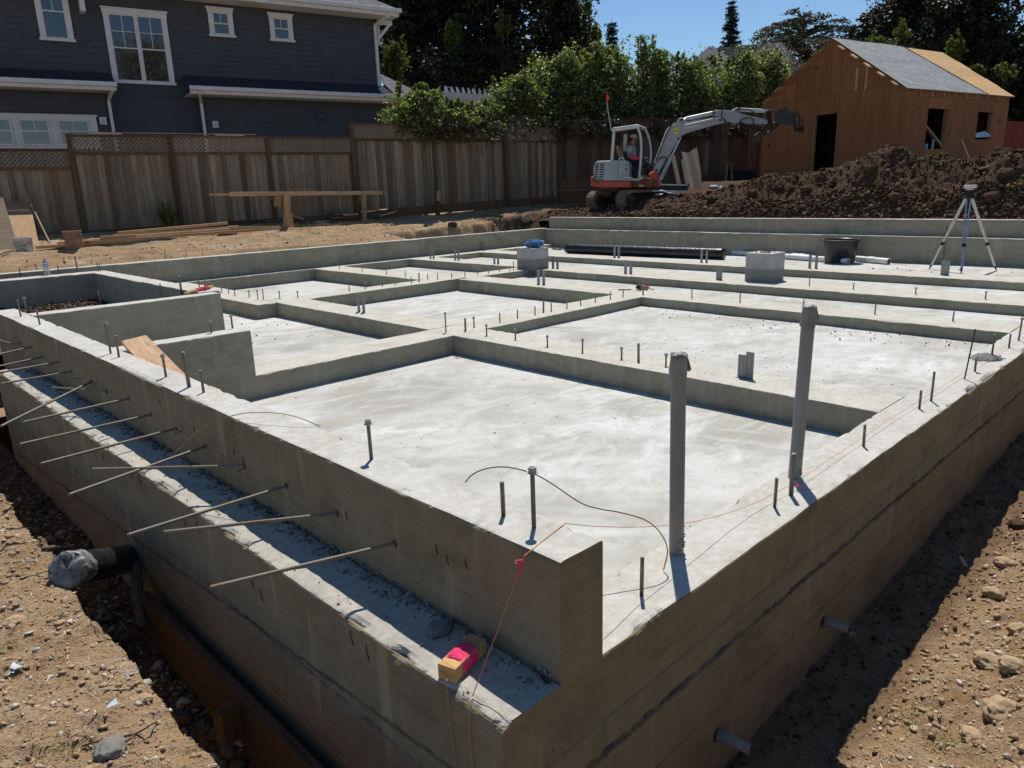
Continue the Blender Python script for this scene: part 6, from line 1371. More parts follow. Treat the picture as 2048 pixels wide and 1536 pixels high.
for (x, y) in [(s_[0]-2, s_[1]+3) for s_ in shell[::-1]]: vs += [mp(x, y, -wd/2), mp(x, y, wd/2)]
n = len(shell); obj('shell', mesh('shell', vs, [(2*i, 2*i+1, 2*i+3, 2*i+2) for i in range(2*n-1)], M['worn']), bk)
MB().prism([mp(x, y, -wd/2-.01) for x, y in [(1815,190),(1850,168),(1885,195),(1905,235),(1912,290),(1870,312),(1838,292)]], FH*.02).build('side_cutter', M['worn'], bk)
for k in range(5):
    off = -wd/2+.04+k*(wd-.08)/4; x0 = 1842+k*16; MB().prism([mp(x0-5, 292, off-.03), mp(x0+8, 290, off-.03), mp(x0+12, 335+k*4, off-.03), mp(x0+3, 338+k*4, off-.03)], FH*.06).build('tooth', M['worn'], bk)
    MB().prism([mp(1842+k*15, 190+k*8, -wd/2-.03), mp(1850+k*15, 192+k*8, -wd/2-.03), mp(x0+8, 300, -wd/2-.03), mp(x0, 300, -wd/2-.03)], FH*.03).build('wear_strip', M['track'] if k % 2 else M['worn'], bk)
# decals
dr = mp(1062, 288, -.12)-mp(925, 312, -.12)
text('decal_lettering', 'TAKEUCHI', .105, mp(995, 300, -.1115), dr, dr.cross(FH).normalized()*(-1 if dr.cross(FH).z < 0 else 1), M['decal_w'], boom)
text('decal_lettering', 'TB 125', .075, bp(310, 730, -.606), BX, (0, 0, 1), M['decal_w'], body)
c = mp(870, 337, -.113); b = MB(); b.tube([c, c+FH*.004], .085, 24); dc = b.build('round_decal', M['decal_y'], boom); b = MB()
for k in range(3): b.tube([c-FH*.002+Vector((0, 0, .03-.03*k)), c+FH*.003+Vector((0, 0, .03-.03*k))], .010, 8)
b.bar(c-FH*.001-RH*.07-Vector((0,0,.01)), c-FH*.001+RH*.07+Vector((0,0,.015)), .012, .002, (0, 0, 1)); b.build('decal_mark', M['ex_dark'], dc)
# undercarriage turned away from the body
YT = math.radians(35); TX = RH*math.cos(YT)+FH*math.sin(YT); TY = -RH*math.sin(YT)+FH*math.cos(YT)
TC = atdepth(1264, 373, 21.9); TC.z = .86
def track(side_, lab):
    c = TC+TY*side_; L, R, wd_ = 1.62, .255, .30; tr = root('track', c); tr.parent = ex; tr.matrix_parent_inverse = ex.matrix_basis.inverted(); n = 15; prof = []
    for k in range(n): a = -math.pi/2-math.pi*k/(n-1); prof.append((-L/2+R*math.cos(a), R+R*math.sin(a)))
    for k in range(n): a = math.pi/2-math.pi*k/(n-1); prof.append((L/2+R*math.cos(a), R+R*math.sin(a)))
    vs = []
    for x, z in prof: vs += [c+TX*x+Vector((0, 0, z))-TY*wd_/2, c+TX*x+Vector((0, 0, z))+TY*wd_/2]
    m_ = len(prof); fs = [(2*i, 2*((i+1) % m_), 2*((i+1) % m_)+1, 2*i+1) for i in range(m_)]
    ins = [(x*.93 if abs(x) > L/2 else x, R+(z-R)*.80) for x, z in prof]; k0 = len(vs)
    for x, z in ins: vs += [c+TX*x+Vector((0, 0, z))-TY*wd_/2, c+TX*x+Vector((0, 0, z))+TY*wd_/2]
    for i in range(m_):
        j = (i+1) % m_; fs += [(2*i, k0+2*i, k0+2*j, 2*j), (2*i+1, 2*j+1, k0+2*j+1, k0+2*i+1), (k0+2*i, k0+2*i+1, k0+2*j+1, k0+2*j)]
    obj('belt', mesh('belt', vs, fs, M['track']), tr)
    per = 36
    ln = []
    for i in range(m_):
        a_, e_ = Vector((prof[i][0], 0, prof[i][1])), Vector((prof[(i+1) % m_][0], 0, prof[(i+1) % m_][1])); s_ = max(1, int((e_-a_).length/.095+.5))
        for q in range(s_): ln.append((a_.lerp(e_, q/s_), (e_-a_).normalized()))
    lb = MB()
    for p, d in ln:
        nn_ = Vector((-d.z, 0, d.x)); pc = Vector((0, 0, R)); nn_ = nn_ if (p-Vector((max(-L/2, min(L/2, p.x)), 0, R))).dot(nn_) > 0 else -nn_
        w3 = lambda v: TX*v.x+Vector((0, 0, v.z)); o_ = c+w3(p)-TY*(wd_/2+.006); lb.obox(o_-w3(d)*.022, w3(d)*.044, TY*(wd_+.012), w3(nn_)*.028)
    lb.build('lugs', M['track'], tr)['kind'] = 'stuff'
    for x, r_ in ((-L/2, .185), (L/2, .185), (-.35, .09), (0, .09), (.35, .09)):
        b = MB(); z = R if abs(x) > .5 else .12; b.tube([c+TX*x+Vector((0, 0, z))-TY*(wd_/2-.02), c+TX*x+Vector((0, 0, z))+TY*(wd_/2-.02)], r_, 20); b.tube([c+TX*x+Vector((0, 0, z))-TY*(wd_/2+.01), c+TX*x+Vector((0, 0, z))-TY*(wd_/2-.03)], r_*.45, 14); b.build('roller', M['worn'], tr)
    b = MB(); b.obox(c-TX*.62-TY*.09+Vector((0, 0, .15)), TX*1.24, TY*.18, Vector((0, 0, .2))); b.build('track_frame', M['ex_dark'], tr)
track(-.62, ''); track(.62, '')
b = MB(); b.obox(TC-TX*.35-TY*.5+Vector((0, 0, .26)), TX*.7, TY*1.0, Vector((0, 0, .22))); b.tube([TC+Vector((0, 0, .45)), TC+Vector((0, 0, .62))], .38, 24); b.build('slew_ring', M['ex_dark'], ex)
q = [atdepth(*z5(x, y), 21.3) for x, y in [(735,772),(965,778),(963,835),(735,835)]]; bl = MB().prism(q, FH*.06).build('dozer_blade', M['ex_dark'], ex)
for y in (774, 826): MB().bar(atdepth(*z5(735, y), 21.25), atdepth(*z5(965, y+4), 21.25), .04, .035, (0, 0, 1)).build('blade_edge', M['ex_white'], bl)
for pts in ([(675,828),(760,825),(800,842),(860,850)], [(700,858),(760,855)], [(565,783),(605,784)]): MB().tube([atdepth(*z5(x, y), 20.9) for x, y in pts], .022, 6).build('steel_line', M['ex_white'], ex)
tag(MB().prism([atdepth(*z5(x, y), 20.7) for x, y in [(825,825),(855,825),(878,852),(840,858)]], FH*.02).build('pale_offcut', M['white']), 'pale square scrap standing by the excavator blade', 'scrap')
tag(MB().bar(onv(1110, 381, 20.0), onv(1205, 379, 19.6), .2, .05).build('leaning_plank', M['old_wood']), 'long grey plank lying along the fence foot behind the excavator tracks', 'plank')
# ================================================================ PERSON
def skin(name, J, E_, m, par, sub=2):
    names = list(J); idx = {k: i for i, k in enumerate(names)}; me = bpy.data.meshes.new(name); me.from_pydata([tuple(J[k][0]) for k in names], [(idx[a_], idx[c_]) for a_, c_ in E_], [])
    o = obj(name, me, par); o.modifiers.new('skin', 'SKIN')
    for k in names: sv = me.skin_vertices[0].data[idx[k]]; sv.radius = (J[k][1], J[k][2] if len(J[k]) > 2 else J[k][1])
    me.skin_vertices[0].data[0].use_root = True
    s = o.modifiers.new('sub', 'SUBSURF'); s.levels = sub; s.render_levels = sub; dg = bpy.context.evaluated_depsgraph_get(); m2 = bpy.data.meshes.new_from_object(o.evaluated_get(dg)); m2.name = name; o.modifiers.clear(); o.data = m2; m2.materials.clear(); m2.materials.append(m); m2.polygons.foreach_set('use_smooth', np.ones(len(m2.polygons), dtype=bool)); return o
hp = bp(500, 618, 0.0)            # hips on the seat
X_, Y_, Z_ = BX, BY, Vector((0, 0, 1))
def P_(x, y, z): return hp+X_*x+Y_*y+Z_*z
per = root('person', hp-Z_*.05, 'person in a pale cap, grey t-shirt and bright pink sleeves seated at the excavator controls', 'person')
J = dict(pel=(P_(0, 0, .06), .13, .16), sp=(P_(-.02, 0, .24), .115, .145), ch=(P_(0, 0, .42), .125, .165), nk0=(P_(.02, 0, .53), .07, .08), nk=(P_(.04, 0, .59), .05), hd0=(P_(.055, 0, .66), .072), hd1=(P_(.065, 0, .73), .085), hd2=(P_(.055, 0, .79), .078))
E_ = [('pel', 'sp'), ('sp', 'ch'), ('ch', 'nk0'), ('nk0', 'nk'), ('nk', 'hd0'), ('hd0', 'hd1'), ('hd1', 'hd2')]
for s_, nm in ((-1, 'r'), (1, 'l')):
    J.update({nm+'s': (P_(.0, .17*s_, .47), .062), nm+'e': (P_(.03 if s_ < 0 else .06, .24*s_, .20), .045), nm+'f': (P_(.17, .25*s_, .17), .038), nm+'w': (P_(.32, .26*s_, .19), .028), nm+'p': (P_(.385, .26*s_, .20), .03, .018),
              nm+'h': (P_(.05, .09*s_, .03), .085), nm+'k': (P_(.44, .13*s_, .06), .065), nm+'c': (P_(.50, .13*s_, -.15), .055), nm+'a': (P_(.52, .13*s_, -.36), .04), nm+'t': (P_(.64, .14*s_, -.40), .035)})
    E_ += [('ch', nm+'s'), (nm+'s', nm+'e'), (nm+'e', nm+'f'), (nm+'f', nm+'w'), (nm+'w', nm+'p'), ('pel', nm+'h'), (nm+'h', nm+'k'), (nm+'k', nm+'c'), (nm+'c', nm+'a'), (nm+'a', nm+'t')]
body_ = skin('body', J, E_, M['skin'], per)
for s_ in (-1, 1):
    w0 = P_(.40, .26*s_, .20)
    for k in range(4):
        yy = (-.024+.016*k); Lk = (.030, .035, .033, .026)[k]; a_ = w0+Y_*yy; skin('finger', {'a': (a_-X_*.01, .0085), 'b': (a_+X_*Lk, .008), 'c': (a_+X_*(Lk+.012)-Z_*.022, .0075), 'd': (a_+X_*(Lk-.005)-Z_*.04, .0065)}, [('a', 'b'), ('b', 'c'), ('c', 'd')], M['skin'], body_, 1)
    a_ = w0-X_*.02-Y_*.028*s_; skin('thumb', {'a': (a_, .010), 'b': (a_+X_*.022-Y_*.018*s_, .009), 'c': (a_+X_*.045-Y_*.01*s_-Z_*.015, .008)}, [('a', 'b'), ('b', 'c')], M['skin'], body_, 1)
    MB().lathe(P_(.065, .078*s_, .71), [(0, -.028), (.012, -.02), (.016, 0), (.012, .02), (0, .028)], 8, False).build('ear', M['skin'], body_, True)
    MB().lathe(P_(.142, .03*s_, .728), [(0, -.008), (.010, 0), (0, .008)], 8, False).build('eye', M['ex_dark'], body_, True)
MB().prism([P_(.142, 0, .725), P_(.165, 0, .695), P_(.142, 0, .69)], Y_*.02).build('nose', M['skin'], body_); MB().bar(P_(.140, -.022, .668), P_(.140, .022, .668), .008, .006, (0, 0, 1)).build('mouth', M['leather'], body_)
Js = dict(sp0=(P_(0, 0, .03), .145, .175), sp=(P_(-.02, 0, .24), .13, .16), ch=(P_(0, 0, .42), .14, .178), nk0=(P_(.02, 0, .525), .082, .09)); Es = [('sp0', 'sp'), ('sp', 'ch'), ('ch', 'nk0')]
for s_, nm in ((-1, 'r'), (1, 'l')): Js.update({nm+'s': (P_(.0, .175*s_, .47), .078), nm+'m': (P_(.02, .215*s_, .32), .068)}); Es += [('ch', nm+'s'), (nm+'s', nm+'m')]
skin('tshirt', Js, Es, M['tee'], per)
for s_ in (-1, 1):
    skin('sleeve', {'a': (P_(.02, .22*s_, .30), .058), 'e': (P_(.03 if s_ < 0 else .06, .24*s_, .20), .056), 'f': (P_(.17, .25*s_, .17), .046), 'w': (P_(.31, .26*s_, .19), .034)}, [('a', 'e'), ('e', 'f'), ('f', 'w')], M['sleeve'], per, 2)
Jt = dict(pel=(P_(0, 0, .04), .142, .172)); Et = []
for s_, nm in ((-1, 'r'), (1, 'l')):
    Jt.update({nm+'h': (P_(.06, .09*s_, .03), .098), nm+'k': (P_(.44, .13*s_, .06), .078), nm+'c': (P_(.50, .13*s_, -.15), .07), nm+'a': (P_(.52, .13*s_, -.34), .058)}); Et += [('pel', nm+'h'), (nm+'h', nm+'k'), (nm+'k', nm+'c'), (nm+'c', nm+'a')]
    MB().obox(P_(.46, .13*s_-.045, -.45), X_*.26, Y_*.09, Z_*.08).build('boot', M['leather'], per, bevel=.02)
skin('trousers', Jt, Et, M['trousers'], per)
b = MB(); b.lathe(P_(.058, 0, .745), [(.094, 0), (.095, .03), (.085, .07), (.055, .095), (0, .105)], 20, False); b.add([P_(.10, -.075, .752), P_(.235, -.05, .735), P_(.235, .05, .735), P_(.10, .075, .752), P_(.10, -.075, .742), P_(.235, -.05, .727), P_(.235, .05, .727), P_(.10, .075, .742)], [(0, 1, 2, 3), (7, 6, 5, 4), (0, 4, 5, 1), (1, 5, 6, 2), (2, 6, 7, 3)]); b.build('cap', M['capm'], per, True)
b = MB(); b.lathe(P_(.035, 0, .66), [(.07, 0), (.085, .05), (.09, .09)], 16, False); b.build('hair', M['hair'], per, True)
# ================================================================ THINGS ALONG THE LEFT FENCE
def gh(px, py): return ground_hit(px, py, 12)
def pail(px, py, ty, wpx, label, m, rim):
    P = gh(px, py); D = P.dot(FH); r_ = wpx/2/FPX*D; h = (py-ty)/FPX*D*1.0; o = root('bucket', P, label, 'bucket'); b = MB(); b.lathe(P, [(0, 0), (r_*.84, 0), (r_*.86, .01), (r_*.95, h*.72), (r_*1.03, h*.74), (r_*1.03, h*.78), (r_*.98, h*.79), (r_*.99, h*.92), (r_*1.05, h*.93), (r_*1.05, h*.99), (r_*.95, h), (r_*.8, .03), (0, .03)], 28, False); b.build('pail', m, o, True)
    b = MB(); c = P+Vector((0, 0, h*.8)); b.tube([c+RH*r_*1.04*math.cos(a)+FH*(-r_*.9*math.sin(a))+Vector((0, 0, -h*.28*math.sin(a))) for a in np.linspace(0, math.pi, 14)], .005, 5); b.build('bail_handle', M['tie'], o); return o
pail(50, 503, 470, 33, 'dirty white plastic bucket standing beside the leaning plywood', M['bucket_w'], 0); pail(150, 501, 467, 33, 'brown clay coloured bucket standing by the end of the lumber stack', M['ceramic'], 0)
def slab_(pts, d, t, m, nm, lab, cat, grp=None):
    q = [plane(x, y, V, V*dd) for (x, y), dd in zip(pts, d)]; return tag(MB().prism(q, V*t).build(nm, m), lab, cat, grp)
g0 = gh(45, 500); v0 = g0.dot(V)
slab_([(-25, 398), (6, 395), (38, 500), (-25, 503)], [VF-.7, VF-.7, v0-.1, v0-.1], .02, M['old_wood'], 'plywood_sheet', 'stained plywood sheet leaning at the left picture edge', 'plywood', 'sheets leaning on the left fence')
slab_([(13, 411), (61, 410), (79, 493), (30, 497)], [VF-.25, VF-.25, v0+.35, v0+.35], .018, M['lumber_z'], 'plywood_sheet', 'smooth tan plywood sheet leaning on the fence behind the white bucket', 'plywood', 'sheets leaning on the left fence')
slab_([(12, 404), (45, 402), (46, 412), (12, 413)], [VF-.20]*4, .018, M['old_wood'], 'plywood_sheet', 'sheet peeking out above the smooth tan plywood', 'plywood', 'sheets leaning on the left fence')
P = onv(53, 391, VF-.08); Q = gh(100, 488); tag(MB().tube([P, Q], .018, 7).build('leaning_pole', M['lumber']), 'thin pale pole leaning on the fence right of the plywood', 'pole')
def lumber(x0, y0, x1, y1, lab, dz=0, w_=.14, t=.04, m='lumber', base=None):
    vl, vr = gh(165, 494).dot(V), gh(560, 465).dot(V); vf = lambda x: vl+(vr-vl)*(x-165)/395+dz; vA, vB = vf(x0), vf(x1); A_ = plane(x0, y0, V, V*vA)+Vector((0, 0, .02)); B_ = plane(x1, y1, V, V*vB)+Vector((0, 0, .02))
    return tag(MB().bar(A_, B_, w_, t).build('lumber_board', M[m]), lab, 'board', 'boards stacked in front of the left fence')
LB = [(72,497,300,480,'lowest long board of the stack, starting right of the white bucket'),(115,489,460,460,'long board behind the brown bucket'),(165,487,560,458,'front long board reaching the sawhorse post'),(202,479,500,458,'board in the middle of the stack, behind the front one'),
      (228,474,476,455,'second board from the top of the stack'),(236,468,454,448,'topmost board of the stack'),(202,477,270,473,'short pale board end at the left of the stack'),(460,458,560,456,'short board beside the right end of the stack')]
for k, (x0, y0, x1, y1, lab) in enumerate(LB): lumber(x0, y0, x1, y1, lab, dz=(.02, .12, 0, .14, .30, .34, .05, .1)[k], m='lumber', w_=.11, t=.06)
# raised board resting on two posts
PA = gh(573, 459); PB = gh(728, 441)
def stk(P, tx, ty, lab, w_=.10):
    top = plane(tx, ty, V, V*P.dot(V)); b = MB(); b.bar(P-Vector((0, 0, .1)), top, w_, w_, U); return tag(b.build('wood_post', M['lumber_z']), lab, 'post', 'posts carrying the raised boards'), top
_, T1 = stk(PA, 573, 388, 'thick near post carrying the raised boards', .15); _, T2 = stk(PB, 727, 388, 'thinner far post carrying the raised boards', .12)
for (x, y0, y1, P, lab) in [(555, 391, 413, PA, 'short offcut hanging beside the thick post'), (720, 389, 408, PB, 'short offcut hanging beside the thinner post')]:
    q = plane(x, y0, V, V*P.dot(V)+V*.12); q2 = plane(x, y1, V, V*P.dot(V)+V*.12); tag(MB().bar(q, q2, .17, .06, U).build('wood_offcut', M['lumber_z']), lab, 'offcut')
va, vb = PA.dot(V)+.25, PB.dot(V)+.25
L_ = lambda x, y, v: plane(x, y, V, V*v)
tag(MB().bar(L_(459, 388, va-.05), L_(817, 385, vb+.15), .06, .11).build('raised_board', M['lumber']), 'long thick orange brown board resting on two posts before the fence', 'board', 'raised boards')
tag(MB().bar(L_(418, 389.5, va+.1), L_(560, 388, va+.1), .06, .05).build('raised_board', M['lumber']), 'thin board end sticking out left of the long raised board', 'board', 'raised boards')
pts = [L_(x, y, va-.2) for x, y in [(527, 412), (540, 400), (560, 390), (583, 381), (605, 378), (632, 381)]]; tag(MB().tube(curve_pts(pts), .008, 6).build('hose', M['track']), 'thin pale hose arching over the raised boards', 'hose')
# jug
P = gh(577, 458); P = P+RH*.07+V*.2; P.z = gz(P); o = root('jug', P, 'tan plastic jug standing behind the thick post', 'jug'); b = MB(); b.lathe(P, [(0, 0), (.12, 0), (.13, .02), (.13, .24), (.115, .30), (.05, .36), (.035, .37), (.035, .40), (0, .40)], 20, False); b.build('jug_body', M['jug'], o, True)
b = MB(); c = P+RH*.06; b.tube(curve_pts([c+Vector((0, 0, .36)), c+RH*.06+Vector((0, 0, .37)), c+RH*.065+Vector((0, 0, .31)), c+RH*.05+Vector((0, 0, .27))]), .014, 8); b.build('jug_handle', M['jug'], o, True)
for k, (x0, y0, x1, y1, w_, lab) in enumerate([(586,432,606,438,.08,'dark scrap board behind the jug'),(606,450,622,446,.14,'short thick block with a bright sawn end'),(605,441,618,448,.13,'tilted block behind the sawn block'),(628,444,658,442,.07,'thin pale scrap right of the sawn block'),(648,424,694,421,.08,'uppermost board of the scrap heap'),
    (668,430,690,424,.12,'tilted board end in the scrap heap'),(686,430,715,428,.09,'middle board at the right of the scrap heap'),(660,436,712,434,.12,'wide lower board of the scrap heap'),(740,430,792,426,.08,'grey board right of the thinner post'),(760,432,794,422,.05,'thin slanting stick right of the thinner post'),(776,417,824,414,.09,'pale board lying by the fence foot'),(532,443,575,440,.06,'dark board left of the jug')]):
    A_, B_ = gh(x0, y0+3), gh(x1, y1+3); vA = min(VF-.3, (A_.dot(V)+B_.dot(V))/2); A_ = L_(x0, y0, vA); B_ = L_(x1, y1, vA+.15); A_.z = max(A_.z, gz(A_)+.03); B_.z = max(B_.z, gz(B_)+.03); tag(MB().bar(A_, B_, w_, .05).build('scrap_board', M['old_wood'] if k % 3 else M['lumber']), lab, 'board', 'scrap boards near the fence')
for x, lab in ((877, 'orange topped stake in front of the far fence panels'),):
    P = onv(877, 402, VF-.35); Q = onv(877, 381, VF-.35); G_ = Vector((P.x, P.y, gz(P)-.1)); tag(MB().bar(P, Q, .12, .04, U).build('survey_stake', M['lumber_z']), lab, 'stake'); MB().bar(G_, P, .05, .04, U).build('stake_leg', M['post'], COL.objects['survey_stake'])
# strappy plant
P = onv(338, 452, VF-.35); P.z = gz(P); vs, fs = [], []
for k in range(70):
    a = random.uniform(0, 6.28); L2 = random.uniform(.6, 1.1); sp_ = random.uniform(.12, .5); pr = []; wv = random.uniform(.012, .022); d = Vector((math.cos(a), math.sin(a), 0)); sdv = Vector((-math.sin(a), math.cos(a), 0))
    for i in range(7): t = i/6; pr.append((P+d*(sp_*t*L2*1.3)+Vector((0, 0, L2*(1.7*t-1.15*t**2.3*(.4+sp_*1.6)))), wv*(1-t**2)))
    b0 = len(vs)
    for c, w_ in pr: vs += [c-sdv*w_, c+sdv*w_]
    fs += [(b0+2*i, b0+2*i+1, b0+2*i+3, b0+2*i+2) for i in range(6)]
me = mesh('plant', vs, fs, M['midleaf']); t = me.attributes.new('tint', 'FLOAT', 'POINT'); t.data.foreach_set('value', np.repeat(RNG.random(70)**2*.95, 14).astype(np.float32)); tag(obj('strappy_plant', me), 'green strappy leaved plant growing at the foot of the left fence', 'plant')
P = gh(605, 455); C = np.array(P)+RNG.normal(size=(200, 3))*np.array([.10, .10, .03]); C[:, 2] += .03; o = root('weed', P, 'bright green weed beside the tan jug', 'weed'); tag(obj('foliage', leaf_mesh('foliage', C, .03, M['weed']), o), kind='stuff')
P = gh(632, 473); o = root('weed', P, 'tiny green sprig on the tan bank below the scrap heap', 'weed'); tag(obj('foliage', leaf_mesh('foliage', np.array(P)+RNG.normal(size=(60, 3))*np.array([.08, .08, .02])+np.array([0,0,.02]), .03, M['weed']), o), kind='stuff')
b = MB(); P = gh(40, 515); 
pts = [gh(x, y)+Vector((0, 0, .03)) for x, y in [(-20, 519), (20, 510), (50, 506), (58, 500)]]; tag(MB().tube(curve_pts(pts), .012, 6).build('black_hose', M['rubber']), 'black hose running to the white bucket', 'hose')
P = gh(880, 480); tag(big_rock('white_rag', ground_hit(776, 473, 12)+Vector((0, 0, .03)), .06, M['ltblue'], 'small pale scrap on the bank above the far-left wall', 'scrap', (1, 1, .6), 4) or COL.objects['white_rag'])
for k, (px, py, s_, lab) in enumerate([(660, 470, .06, 'small dark hole-like stone on the tan ground'), (1052, 440, .16, 'large earth clod at the bank end left of the back wall'), (905, 455, .10, 'clod on the bank lip above the far-left wall'), (1186, 417, .09, 'clod on the low mound behind the back wall')]):
    P = ground_hit(px, py, 10); big_rock('dirt_clod', P, s_, M['clod_dark'] if k != 1 else M['clod_tan'], lab, 'clod', (1.2, 1, .8), 60+k)
for k, (px, py, s_, lab) in enumerate([(1320, 415, .11, 'dark clod on the left foot of the mound'), (1425, 400, .13, 'dark clod beside the mound hollow'), (1505, 392, .12, 'large clod right of the mound hollow'), (1612, 385, .10, 'clod low on the middle of the mound'), (1740, 345, .12, 'jagged clod on the shoulder of the highest mound'), (1790, 395, .13, 'clod below the highest mound'), (1880, 405, .12, 'clod left of the tripod head'), (1985, 395, .13, 'clod right of the tripod head'), (2010, 355, .14, 'dark clod at the far right of the mound'), (1690, 400, .10, 'clod above the left part of the back wall'), (1240, 412, .09, 'clod in front of the excavator track')]):
    P = ground_hit(px, py, 13); big_rock('dirt_clod', P, s_, M['clod_dark'], lab, 'clod', (1.2, 1, .75), 80+k, 'clods on the dark earth mound')
# ================================================================ VEGETATION
def cloud(blobs, n):
    """points spread through lumpy ellipsoids, denser near the surface, clumped"""
    vol = np.array([b_[1][0]*b_[1][1]*b_[1][2] for b_ in blobs])**.7; k = (vol/vol.sum()*n).astype(int)+1; out = []
    for (c, r_), m_ in zip(blobs, k):
        nc = max(6, m_//22); d = RNG.normal(size=(nc, 3)); d /= np.linalg.norm(d, axis=1)[:, None]; rad = RNG.random(nc)**.38*(1+.18*RNG.normal(size=nc)); cc = d*rad[:, None]
        q = cc[RNG.integers(0, nc, m_)]+RNG.normal(size=(m_, 3))*.11; out.append(np.array(c)+q*np.array(r_))
    return np.concatenate(out)
def tree(name, P, blobs, n, size, m, label, cat, group=None, trunk=None, bark='bark', limbs=6, asp=1.8):
    P = Vector(P); o = root(name, P, label, cat, group); C = cloud(blobs, n); C = C[C[:, 2] > P.z+.05]
    obj('foliage', leaf_mesh('foliage', C, size, M[m], asp), o)
    b = MB(); r0 = trunk or .12; top = Vector(blobs[0][0]); b.tube([P-Vector((0, 0, .3)), P.lerp(top, .4)+Vector((random.gauss(0, .1), random.gauss(0, .1), 0)), top], [r0, r0*.7, r0*.25], 8)
    for k in range(limbs):
        bb_ = Vector(blobs[k % len(blobs)][0]); s_ = P.lerp(top, random.uniform(.3, .75)); e_ = bb_+Vector((random.gauss(0, .4), random.gauss(0, .4), random.gauss(0, .3)))*np.mean(blobs[k % len(blobs)][1]); b.tube([s_, s_.lerp(e_, .5)+Vector((0, 0, .1)), e_], [r0*.35, r0*.2, r0*.06], 6)
    b.build('trunk', M[bark], o, True); return o
HG = [ # left px, right px, top y, bottom y, depth
 (800, 880, 190, 275, 22.9, 'hedge'), (860, 925, 218, 275, 23.4, 'hedge'), (920, 1000, 222, 275, 24.0, 'hedge'), (985, 1075, 172, 280, 25.2, 'hedge'), (1060, 1150, 128, 280, 26.6, 'hedge'), (1130, 1220, 118, 280, 27.0, 'hedge'), (1205, 1300, 116, 280, 27.3, 'hedge'),
 (1280, 1370, 126, 280, 27.6, 'hedge'), (1350, 1440, 132, 280, 27.8, 'hedge'), (1430, 1520, 128, 275, 28.2, 'hedge'), (1490, 1570, 118, 225, 29.5, 'hedge')]
HL = ['leafy hedge shrub spilling over the fence beside the blue house', 'hedge shrub in front of the left end of the white pergola', 'low hedge shrub in front of the pergola middle', 'hedge shrub right of the pergola hanging over the fence', 'tall hedge shrub left of the excavator flag', 'tall hedge shrub directly behind the excavator flag', 'hedge shrub above the excavator canopy',
      'hedge shrub above the bend of the excavator boom', 'hedge shrub with dark gaps behind the boom', 'hedge shrub above the excavator bucket arm', 'hedge shrub touching the plywood shed roof']
for (x0, x1, yt, yb, D, m_), lab in zip(HG, HL):
    c0 = atdepth((x0+x1)/2, (yt+yb)/2, D); k = D/FPX; rx = (x1-x0)/2*k; rz = (yb-yt)/2*k; bl = [((c0.x, c0.y, c0.z), (rx*1.75, .6, rz*.93)), ((c0.x, c0.y, c0.z-rz*.5), (rx*1.15, .5, rz*.6))]
    for _ in range(7):
        q = c0+RH*random.uniform(-.75, .75)*rx+Vector((0, 0, random.uniform(-.45, .95)*rz))-FH*random.uniform(-.2, .55); bl.append(((q.x, q.y, q.z), (rx*.45, .4, rz*.34)))
    for _ in range(9):
        q = c0+RH*random.uniform(-.9, .9)*rx+Vector((0, 0, random.uniform(.75, 1.02)*rz)); bl.append(((q.x, q.y, q.z), (.13, .13, .26)))
    G_ = Vector((c0.x, c0.y, 0)); G_.z = 1.0
    tree('hedge_shrub', G_, bl, 21000, .10, m_, lab, 'shrub', 'leafy hedge behind the fence', .07, 'bark', 5, 1.6)
P = atdepth(1525, 190, 33); tree('blossom_shrub', Vector((P.x, P.y, 1)), [((P.x, P.y, P.z+.3), (1.9, 1.2, 1.7)), ((P.x+.3, P.y, P.z+1.2), (1.1, .8, .9)), ((P.x, P.y, P.z), (2., 1., 1.2))], 15000, .085, 'blossom', 'grey white blossoming shrub between the far house and the shed', 'shrub', None, .08)
for k, (x, y, D, rx, rz_, lab) in enumerate([(930, 258, 22.7, 1.6, .40, 'dry brown ivy hanging over the fence top left of centre'), (1120, 262, 25.1, 1.6, .5, 'dark dry ivy on the rear fence top left of the excavator'), (1260, 262, 25.6, 1.9, .42, 'dark ivy on the fence top above the excavator'), (1420, 258, 26.1, 1.9, .45, 'ivy on the fence top behind the boom')]):
    P = atdepth(x, y, D); o = tag(obj('ivy', leaf_mesh('ivy', cloud([((P.x+RH.x*s_, P.y+RH.y*s_, P.z), (.6, .3, rz_)) for s_ in np.linspace(-rx, rx, 5)], 3600), .07, M['ivy'])), lab, 'ivy', 'ivy along the fence tops')
def big(name, x, y, D, rx, rz, n, size, m, lab, group=None, seed=0, cat='tree', nb=12, top=None, tr=.3, base=1., bark='bark'):
    c = atdepth(x, y, D); k = D/FPX; rx *= k; rz *= k; rg = random.Random(seed); bl = [((c.x, c.y, c.z), (rx*.7, rx*.6, rz*.8))]
    for _ in range(nb):
        a, e = rg.uniform(0, 6.28), rg.uniform(-.9, .95); q = c+RH*math.cos(a)*rx*.72*math.sqrt(1-e*e)+FH*math.sin(a)*rx*.6*math.sqrt(1-e*e)+Vector((0, 0, e*rz*.75)); bl.append(((q.x, q.y, q.z), (rx*rg.uniform(.25, .45), rx*rg.uniform(.25, .4), rz*rg.uniform(.16, .3))))
    return tree(name, Vector((c.x, c.y, base)), bl, n, size, m, lab, cat, group, tr, bark, 9)
TG = 'dark tall trees behind the hedge'
big('evergreen_tree', 850, 20, 38, 115, 170, 26000, .24, 'darkleaf', 'dark evergreen tree directly behind the house corner', TG, 1); big('evergreen_tree', 1000, 10, 36, 125, 190, 30000, .23, 'darkleaf', 'largest dark evergreen tree above the pergola', TG, 2)
